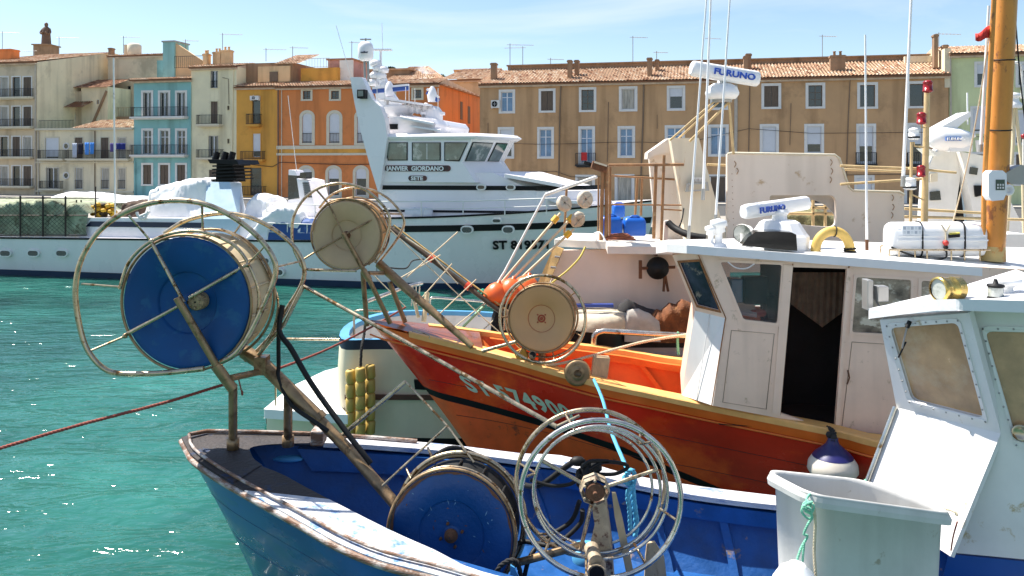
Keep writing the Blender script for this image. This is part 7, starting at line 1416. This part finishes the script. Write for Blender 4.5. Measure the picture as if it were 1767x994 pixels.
mb = MB(); [mb.tube([P(x, y, 13.3), P(x + 9, y + 1, 13.3)], .02, 6) for x, y in ((957, 443), (950, 461), (944, 477))]; mb.build('hinge', M['galv'], lb2)
rope([P(1010, 426, 13.3), P(1000, 445, 13.2), P(980, 466, 13.15), P(960, 482, 13.1), P(948, 492, 13.1)], .016, mat('hose_yellow', (.55, .45, .08), .6), 'yellow_hose', None, 'thin yellow hose hanging down the beige deckhouse wall', 'hose', strands=1)
# black winch hanging on the wall
wn = root('winch', 'round black winch fixed under the beige deckhouse roof', 'winch', P(1134, 480, 13.35)); mb = MB(); mb.lathe(P(1134, 462, 13.42), (0, -1, 0), [(0, .0), (0, .17), (.05, .19), (.1, .17), (.12, .10), (.16, .09), (.17, 0)], 24); mb.build('drum', M['rubber'], wn)
mb = MB(); mb.box(P(1105, 465, 13.35), (.05, .05, .30)); mb.tube([P(1105, 463, 13.35), P(1165, 461, 13.35)], .025, 8); mb.tube([P(1131, 440, 13.4), P(1132, 430, 13.45)], .04, 6)
for x1 in (1143, 1151): mb.tube([P(1147, 470, 13.35), P(x1 + 2, 503, 13.35)], .022, 6)
mb.build('lever', M['rust'], wn)
# deck clutter under the wall
tb3 = root('round_tank', 'dark round tank with a pale sheet over its rim, under the beige wall', 'tank', P(1032, 600, 12.9)); c = P(1032, 560, 12.95); mb = MB(); mb.lathe(c, (0, 0, 1), [(-.65, .46), (-.05, .47), (0, .49), (.02, .49)], 32); mb.build('body', mat('tank_black', (.012, .014, .016), .35), tb3)
mb = MB(); mb.lathe(c, (0, 0, 1), [(-.03, .50), (.10, .495), (.19, .44), (.21, .30), (.20, .0)], 32); mb.build('sheet', mat('sheet_beige', (.52, .46, .35), .8, var=.15, sc=4, bump=.8, bsc=8), tb3)
bx_ = MB(); bx_.box(P(1020, 527, 13.2), (.72, .1, .05)); bx_.build('blue_plank', mat('plank_blue', (.02, .05, .26), .5), None, 'flat blue plank lying along the foot of the beige wall', 'plank')
heap('brown_jacket', 'brown oilskin jacket thrown over gear beside the wheelhouse', [(1128, 560, 592), (1138, 551, 592), (1146, 556, 592), (1160, 541, 592), (1172, 544, 592), (1182, 533, 592), (1196, 536, 592), (1204, 560, 592)], 0, .5, mat('cloth_brown', (.16, .055, .018), .9, var=.5, sc=5, stain=(.30, .14, .05), samt=.5, ssc=6, bump=.8), 'clothing', seed=2, rough=.17, pl=Plane((0, 12.7, 0), (1, 0, 0), (0, 1, 0)))
heap('dark_gear', 'low pile of dark fishing gear between the tank and the brown jacket', [(1070, 545, 600), (1085, 536, 600), (1100, 540, 600), (1120, 548, 600), (1150, 556, 600), (1200, 562, 600)], 0, .4, mat('cloth_black', (.03, .028, .03), .9, var=.5, sc=6), 'fishing gear', seed=12, rough=.1, pl=Plane((0, 12.9, 0), (1, 0, 0), (0, 1, 0)))
heap('pale_sheet', 'crumpled pale sheet between the round tank and the brown jacket', [(1078, 570, 590), (1085, 552, 590), (1105, 548, 590), (1125, 556, 590), (1140, 570, 590)], 0, .3, mat('sheet_grey', (.42, .40, .36), .85, var=.2, sc=5), 'sheet', seed=14, rough=.09, pl=Plane((0, 12.6, 0), (1, 0, 0), (0, 1, 0)))
# gantry and tall panel
gt = root('gantry', 'rust stained beige gantry panels standing left of the tall beige bulkhead', 'gantry', P(1190, 420, 14.2))
bx3([(1120, 262), (1135, 258), (1156, 258), (1185, 370), (1192, 420), (1134, 420), (1126, 340)], 14.6, .15, 'leg', BM, gt, .01)
bx3([(1157, 238), (1206, 238), (1228, 320), (1256, 420), (1184, 420), (1172, 330)], 14.0, .22, 'leg', mat('beige_rusty', (.76, .66, .50), .55, var=.06, stain=(.55, .28, .04), samt=.35, ssc=2.6, stretch=(2.2, 1, .35), grime=.2), gt, .01)
mb = MB(); mb.plate([P(1117, 276, 14.3), P(1118, 264, 14.3), P(1152, 240, 14.3), P(1158, 238, 14.3), P(1160, 262, 14.3), P(1130, 268, 14.3)], V((0, .35, 0))); mb.build('cross_head', BM, gt, bev=.02)
flg = MB(); flg.plate([P(x, y, 13.8) for x, y in ((1186, 316), (1222, 314), (1224, 329), (1183, 331))], V((.02, .12, 0))); fg = root('floodlight', 'wide grey floodlight fixed on the rust stained gantry panel', 'floodlight', P(1204, 331, 13.8)); flg.build('housing', M['galv'], fg, bev=.015); mb = MB(); mb.plate([P(x, y, 13.79) for x, y in ((1190, 319), (1218, 317), (1219, 326), (1188, 328))], V((0, .01, 0))); mb.build('lens', mat('lens_beige', (.5, .42, .3), .2), fg); mb = MB(); [mb.box(P(1196 + k * 2.4, 310, 13.85), (.012, .1, .07)) for k in range(9)]; mb.build('cooling_fin', M['trim'], fg)
# upper radar
rd2 = root('radar', 'larger white radar with a bar scanner, high on slanting struts above the gantry', 'radar', P(1246, 180, 13.4)); scanner(rd2, 1192, 118, 1309, 137, 13.2, 13.35, .135, 'FURUNO', .30, 0, .098)
mb = MB(); c = P(1246, 160, 13.4); mb.lathe(c, (0, 0, 1), [(-.12, .10), (-.10, .22), (-.04, .27), (.0, .275), (.09, .24), (.15, .15), (.16, .08), (.22, .07), (.26, .07)], 24); mb.build('base', M['white'], rd2); mb = MB(); mb.lathe(P(1246, 172, 13.4), (0, 0, 1), [(-.05, .12), (-.04, .16), (.0, .16)], 16); mb.build('collar', M['galv'], rd2)
mb = MB()
for a_, b_, r in (((1156, 242, 13.8), (1236, 172, 13.4), .018), ((1163, 246, 14.2), (1240, 176, 13.5), .018), ((1190, 244, 13.8), (1258, 176, 13.4), .022), ((1258, 178, 13.4), (1266, 266, 13.6), .022)): mb.tube([P(*a_), P(*b_)], r, 7)
mb.build('strut', ywm, gt)
# tube railings and posts
rl_ = root('pipe_frame', 'rusty brown pipe railing on the beige deckhouse roof', 'railing', P(1100, 418, 14))
for x0, y0, x1, y1, Y, r in ((1040, 290, 1037, 416, 13.6, .034), (1047, 290, 1046, 416, 13.6, .034), (1053, 288, 1052, 414, 13.8, .022), (1033, 306, 1032, 400, 14.4, .016), (1132, 285, 1128, 412, 13.9, .03), (1146, 268, 1141, 415, 13.9, .026), (1100, 306, 1096, 372, 14.8, .022), (1108, 304, 1106, 372, 14.8, .022), (978, 320, 974, 402, 14.4, .022)):
    mb = MB(); mb.tube([P(x0, y0, Y), P(x1, y1, Y)], r, 8); mb.build('post', pole, rl_)
for x0, y0, x1, y1, Y, r in ((1050, 285, 1180, 284, 13.9, .024), (1050, 303, 1170, 310, 14.6, .018), (1048, 353, 1176, 354, 13.9, .014), (1140, 361, 1176, 363, 13.9, .014), (1220, 284, 1560, 296, 14.4, .022), (1450, 318, 1600, 308, 13.6, .022), (1450, 286, 1600, 292, 13.7, .022)):
    mb = MB(); mb.tube([P(x0, y0, Y), P(x1, y1, Y)], r, 8); mb.build('rail', pole if x0 < 1200 else ywm, rl_)
f3 = root('floodlight', 'rusty floodlight tilted on top of the twin brown posts', 'floodlight', P(1040, 300, 13.6)); u3 = V((.9, .1, -.28)).normalized(); w3_ = V((.28, 0, .9)).normalized()
mb = MB(); mb.box(P(1034, 288, 13.6), (.27, .16, .14), (u3, V((0, 1, 0)), w3_)); mb.build('housing', M['rust'], f3, bev=.02); mb = MB(); mb.box(P(1036, 283, 13.55), (.22, .15, .03), (u3, V((0, 1, 0)), w3_)); mb.build('lens', mat('lens_pale', (.6, .55, .42), .2), f3)
mb = MB(); mb.box(P(1019, 284, 13.7), (.24, .1, .06), (u3, V((0, 1, 0)), w3_)); mb.build('bracket', M['rubber'], f3)
def drum(x, y0, y1, w_, Y, lb):
    rt = root('jerrycan', lb, 'jerrycan', P(x, y1, Y), 'blue plastic jerrycans on the beige deckhouse roof'); k = Y / F; mb = MB(); h_ = (y1 - y0) * k; c = P(x, y1, Y)
    ring_ = lambda s_, z: rq([c + V((sx * w_ * k / 2 * s_, sy * .16 * s_, z)) for sx, sy in ((-1, -1), (1, -1), (1, 1), (-1, 1))], .05, 4)
    mb.loft([ring_(.92, 0), ring_(1, .03), ring_(1, h_ * .75), ring_(.85, h_ * .93), ring_(.55, h_)], closed=True, cap=True); b = mb.build('body', mat('jerrycan_blue', (.01, .12, .55), .35, var=.05), rt)
    mb = MB(); mb.tube(cat_rom([c + V((-.09, -.1, h_ * .93)), c + V((-.05, -.1, h_ * 1.05)), c + V((.05, -.1, h_ * 1.05)), c + V((.09, -.1, h_ * .93))], 4), .015, 6); mb.build('handle', MATS['jerrycan_blue'], b)
drum(1054, 372, 406, 36, 14.1, 'left one of the two blue jerrycans behind the brown posts'); drum(1094, 374, 406, 38, 14.1, 'right one of the two blue jerrycans, in full view'); drum(1067, 351, 374, 20, 16.0, 'smaller blue jerrycan further back between the other two')
cc_ = P(1070, 415, 13.6); rng = random.Random(3); rope([cc_ + V((math.cos(k * .9) * (.27 - .004 * k + rng.uniform(-.03, .03)), math.sin(k * .9) * (.12 + rng.uniform(-.02, .02)), .012 + .0022 * k + rng.uniform(0, .015))) for k in range(42)], .016, mat('rope_brown', (.25, .08, .04), .9, var=.5, sc=12), 'brown_rope_coil', None, 'low coil of brown rope lying in front of the blue jerrycans', 'rope', strands=1)
rope([P(1046, 418, 13.3), P(1036, 402, 13.4), P(1025, 404, 13.5), P(1030, 414, 13.4), P(1020, 410, 13.5)], .014, M['white'], 'white_cable', None, 'white cable looping at the left corner of the beige deckhouse roof', 'cable', strands=1)
# crescent black boom
cr_ = root('crescent_arm', 'black curved arm on a pale stub, lying left of the mushroom lamps', 'boom', P(1150, 415, 12.6)); mb = MB(); mb.tube(cat_rom([P(1153, 384, 12.6), P(1166, 395, 12.5), P(1190, 406, 12.3), P(1218, 411, 12.2)], 6), .055, 8); mb.build('arm', M['rubber'], cr_); mb = MB(); mb.plate([P(1147, 382, 12.62), P(1154, 380, 12.62), P(1152, 415, 12.62), P(1145, 415, 12.62)], V((0, .08, 0))); mb.build('stub', BM, cr_)
rope([P(1180, 360, 14.0), P(1175, 385, 13.8), P(1165, 400, 13.5)], .012, M['ropek'], 'black_cable', None, 'thin black cable dropping from the gantry panel behind the curved arm', 'cable', strands=1)
# tall bulkhead with window
bkp = [P(x, y, 13.9) for x, y in ((1255, 266), (1262, 264), (1440, 267), (1448, 273), (1465, 324), (1472, 329), (1552, 331), (1560, 336), (1562, 470), (1255, 470))]
wb_ = rq([P(x, y, 13.9) for x, y in ((1328, 337), (1437, 337), (1443, 345), (1443, 388), (1436, 392), (1400, 390), (1330, 380))], .05)
mb = MB(); hplate(mb, bkp, [wb_], V((0, .10, 0))); mb.build('bulkhead', BM, t3, bev=.012)
mb = MB(); mb.tube([p - V((0, .01, 0)) for p in bkp[:8]], .02, 7); mb.build('edge_bead', M['trimc'], t3)
mb = MB(); c = P(1388, 365, 14.6); mb.plate([P(x, y, 14.02) for x, y in ((1326, 335), (1446, 335), (1446, 395), (1440, 395), (1441, 372), (1425, 354), (1405, 345), (1326, 350))], V((0, .02, 0))); mb.build('torn_screen', mat('screen_grey', (.42, .38, .33), .7, var=.15), t3)
for x0, y0, x1, y1 in ((1403, 345, 1403, 390), (1424, 345, 1424, 392), (1340, 368, 1445, 369), (1400, 358, 1445, 359)):
    mb = MB(); mb.tube([P(x0, y0, 15.2), P(x1, y1, 15.2)], .03, 6); mb.build('deck_frame', ywm, t3)
heap('net_pile', 'green and brown net pile seen through the hole in the beige bulkhead', [(1345, 382, 400), (1370, 374, 400), (1395, 376, 400), (1415, 372, 400), (1450, 380, 400)], 0, .8, mat('net_olive', (.16, .15, .07), .9, var=.6, sc=6, bump=1), 'fishing net', seed=30, rough=.1, pl=Plane((0, 15.6, 0), (1, 0, 0), (0, 1, 0)))
mb = MB()
for x, y in ((1267, 278), (1271, 290), (1433, 275), (1434, 290), (1432, 305), (1539, 336), (1540, 352), (1538, 366)):
    mb.tube(cat_rom([P(x, y, 13.86), P(x + 3, y + 5, 13.85), P(x, y + 11, 13.86)], 3), .009, 5)
mb.build('rusty_hinge', mat('rust_stain2', (.34, .22, .13), .9, var=.5, sc=20), t3)
mb = MB()
for k in range(14): mb.ball(P(1263 + k * .35, 300 + k * 11, 13.895), .008, 6)
mb.build('rivet', M['seam'], t3)
# lamp mast
lm = root('lamp_mast', 'yellowed mast carrying red and white navigation lamps', 'mast', P(1595, 425, 13)); mb = MB(); mb.tube([P(1594, 420, 12.9), P(1600, 150, 12.9)], [.055, .042], 12); mb.build('pole', ywm, lm)
redl = mat('lamp_red', (.28, .010, .014), .25, var=.1); 
for i, (x, y, r, m) in enumerate(((1601, 150, .078, 'r'), (1590, 205, .075, 'r'), (1589, 296, .07, 'r'), (1577, 232, .085, 'w'), (1570, 318, .10, 'w'))):
    c = P(x, y, 12.8); mb = MB(); mb.lathe(c, (0, 0, 1), [(-.09, r * .6), (-.07, r), (-.05, r), (-.05, r * .9), (.06, r * .9), (.07, r), (.10, r * .6), (.11, 0)], 16); mb.build('lamp', redl if m == 'r' else M['white'], lm)
    if m == 'w': mb = MB(); mb.lathe(c, (0, 0, 1), [(-.06, r * 1.02), (-.03, r * 1.02)], 16); mb.build('lamp_band', M['rubber'], lm)
mb = MB()
for pts in ([(1577, 245), (1578, 252), (1594, 254)], [(1590, 212), (1590, 220), (1598, 220)], [(1572, 325), (1574, 336), (1594, 345)]): mb.tube([P(x, y, 12.85) for x, y in pts], .014, 6)
for y in (200, 262, 300, 355, 392): mb.tube(circ(P(1596, y, 12.9), (0, 0, 1), .055, 14), .009, 5, closed=True)
mb.tube([P(1568, 290, 12.9), P(1650, 298, 12.9)], .02, 6); mb.tube([P(1573, 245, 12.85), P(1571, 400, 12.85)], .025, 6); mb.build('bracket', ywm, lm)
# ================================================================ white boat at the right, behind
t4 = root('trawler', 'white boat far right behind the mast, with a rounded radar housing on its cabin', 'fishing boat', (10.5, 19, 0)); WM = mat('white_far', (.74, .74, .70), .45, var=.05, stain=(.5, .38, .2), samt=.12, ssc=4, grime=.12)
def b4(pts, Y, dy, name, m=WM, parent=None, bev=.02): return MB().plate([P(x, y, Y) for x, y in pts], V((0, dy, 0))).build(name, m, parent or t4, bev=bev)
mb = MB(); mb.loft([[V((x, y, -.3)) for x, y in ((8.0, 18), (20, 17.5), (20, 22), (8.4, 22))], [V((x, y, 2.6)) for x, y in ((8.0, 18), (20, 17.5), (20, 22), (8.4, 22))]], closed=True, sm=False, cap=True); mb.build('hull', WM, t4)
b4([(1600, 292), (1612, 268), (1655, 258), (1658, 300), (1640, 420), (1600, 440), (1590, 440)], 18.4, .3, 'cabin_side'); b4([(1658, 262), (1705, 270), (1720, 300), (1790, 440), (1690, 440), (1676, 350)], 18.2, .3, 'cabin_side')
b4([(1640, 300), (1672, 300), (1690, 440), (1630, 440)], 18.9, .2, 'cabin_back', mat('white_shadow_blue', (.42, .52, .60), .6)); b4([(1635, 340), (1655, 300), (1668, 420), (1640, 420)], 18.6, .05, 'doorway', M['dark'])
b4([(1606, 331), (1622, 329), (1624, 345), (1606, 346)], 18.35, .05, 'window', M['glass']); b4([(1676, 288), (1688, 290), (1686, 302), (1674, 300)], 18.15, .05, 'window', M['glass']); b4([(1682, 320), (1696, 320), (1700, 336), (1684, 340)], 18.15, .05, 'window', M['black']); b4([(1606, 300), (1618, 298), (1618, 313), (1606, 314)], 18.35, .05, 'window', M['trimc'])
r4 = root('radar', 'big rounded white radar housing with a tilted cover on the far right boat', 'radar', P(1640, 262, 18)); mb = MB(); c = P(1636, 240, 18); secs = []
for t, ry_, rz_ in ((-.42, .10, .10), (-.38, .22, .2), (-.2, .30, .27), (.2, .30, .26), (.42, .24, .2), (.5, .1, .1)): secs.append([c + V((t, math.cos(k * math.pi / 8) * ry_, math.sin(k * math.pi / 8) * rz_ - t * .06)) for k in range(16)])
mb.loft(secs, closed=True, cap=True); mb.build('housing', M['white'], r4); mb = MB(); mb.plate([P(x, y, 17.9) for x, y in ((1618, 222), (1640, 210), (1674, 192), (1676, 200), (1650, 222), (1626, 226))], V((0, .5, 0))); mb.build('cover', M['white'], r4, bev=.03)
mb = MB(); mb.plate([P(x, y, 17.68) for x, y in ((1632, 236), (1660, 236), (1660, 243), (1632, 243))], V((0, .02, 0))); mb.build('label_plate', mat('label_blue', (.04, .16, .5), .4), r4); mb = MB(); mb.text('FURUNO', P(1634, 242, 17.66), (1, 0, 0), (0, 0, 1), .06, .01, sx=1.15, bold=.02); mb.build('lettering', M['white'], r4)
mb = MB(); mb.box(P(1650, 256, 18), (.5, .4, .14)); mb.tube([P(1672, 262, 18), P(1674, 230, 18)], .05, 8); mb.lathe(P(1674, 238, 18), (0, 0, 1), [(0, .05), (.02, .12), (.1, .1), (.12, 0)], 12); mb.tube([P(1690, 262, 18.0), P(1688, 242, 18)], .06, 8); mb.box(P(1702, 250, 18), (.3, .3, .1)); mb.tube([P(1670, 215, 18.2), P(1669, 160, 18.2)], .02, 6); mb.build('mast_fitting', M['white'], r4)
b4([(1600, 255), (1616, 270), (1650, 256), (1648, 250), (1616, 262)], 18, .5, 'visor')
for pts in ([(1750, 175), (1748, 250), (1735, 440)], [(1752, 180), (1765, 300), (1768, 440)], [(1742, 190), (1722, 290), (1700, 430)]):
    mb = MB(); mb.tube([P(x, y, 16.5) for x, y in pts], .035, 7); mb.build('tripod_leg', mat('tripod_cream', (.62, .54, .36), .5), t4)
mb = MB(); mb.lathe(P(1749, 180, 16.4), (0, 0, 1), [(-.08, .14), (0, .16), (.06, .10), (.14, .10), (.15, .13), (.22, .12), (.24, 0)], 16); mb.build('lamp_head', M['white'], t4)
mb = MB(); mb.tube(cat_rom([P(1728, 160, 16.8), P(1738, 125, 16.8), P(1752, 108, 16.8), P(1762, 118, 16.8), P(1764, 170, 16.8)], 5), .03, 7); mb.build('hoop', M['trim'], t4)
for y, x0, x1 in ((372, 1480, 1800), (360, 1560, 1700), (415, 1560, 1600)):
    mb = MB(); mb.tube([P(x0, y, 15.5), P(x1, y + 8, 15.5)], .028, 7); mb.build('rail', ywm, t4)
b4([(1640, 405), (1700, 412), (1740, 404), (1775, 404), (1790, 450), (1640, 450)], 15.0, 1.0, 'deck_box')
rl5 = root('red_lamp_post', 'white pole with a small red lamp at the far right edge', 'pole', P(1766, 300, 16)); mb = MB(); mb.ball(P(1766, 235, 16), .05, 8); mb.build('lamp', redl, rl5); mb = MB(); mb.tube([P(1766, 300, 16), P(1766, 240, 16)], .02, 6); mb.build('pole', M['trim'], rl5)
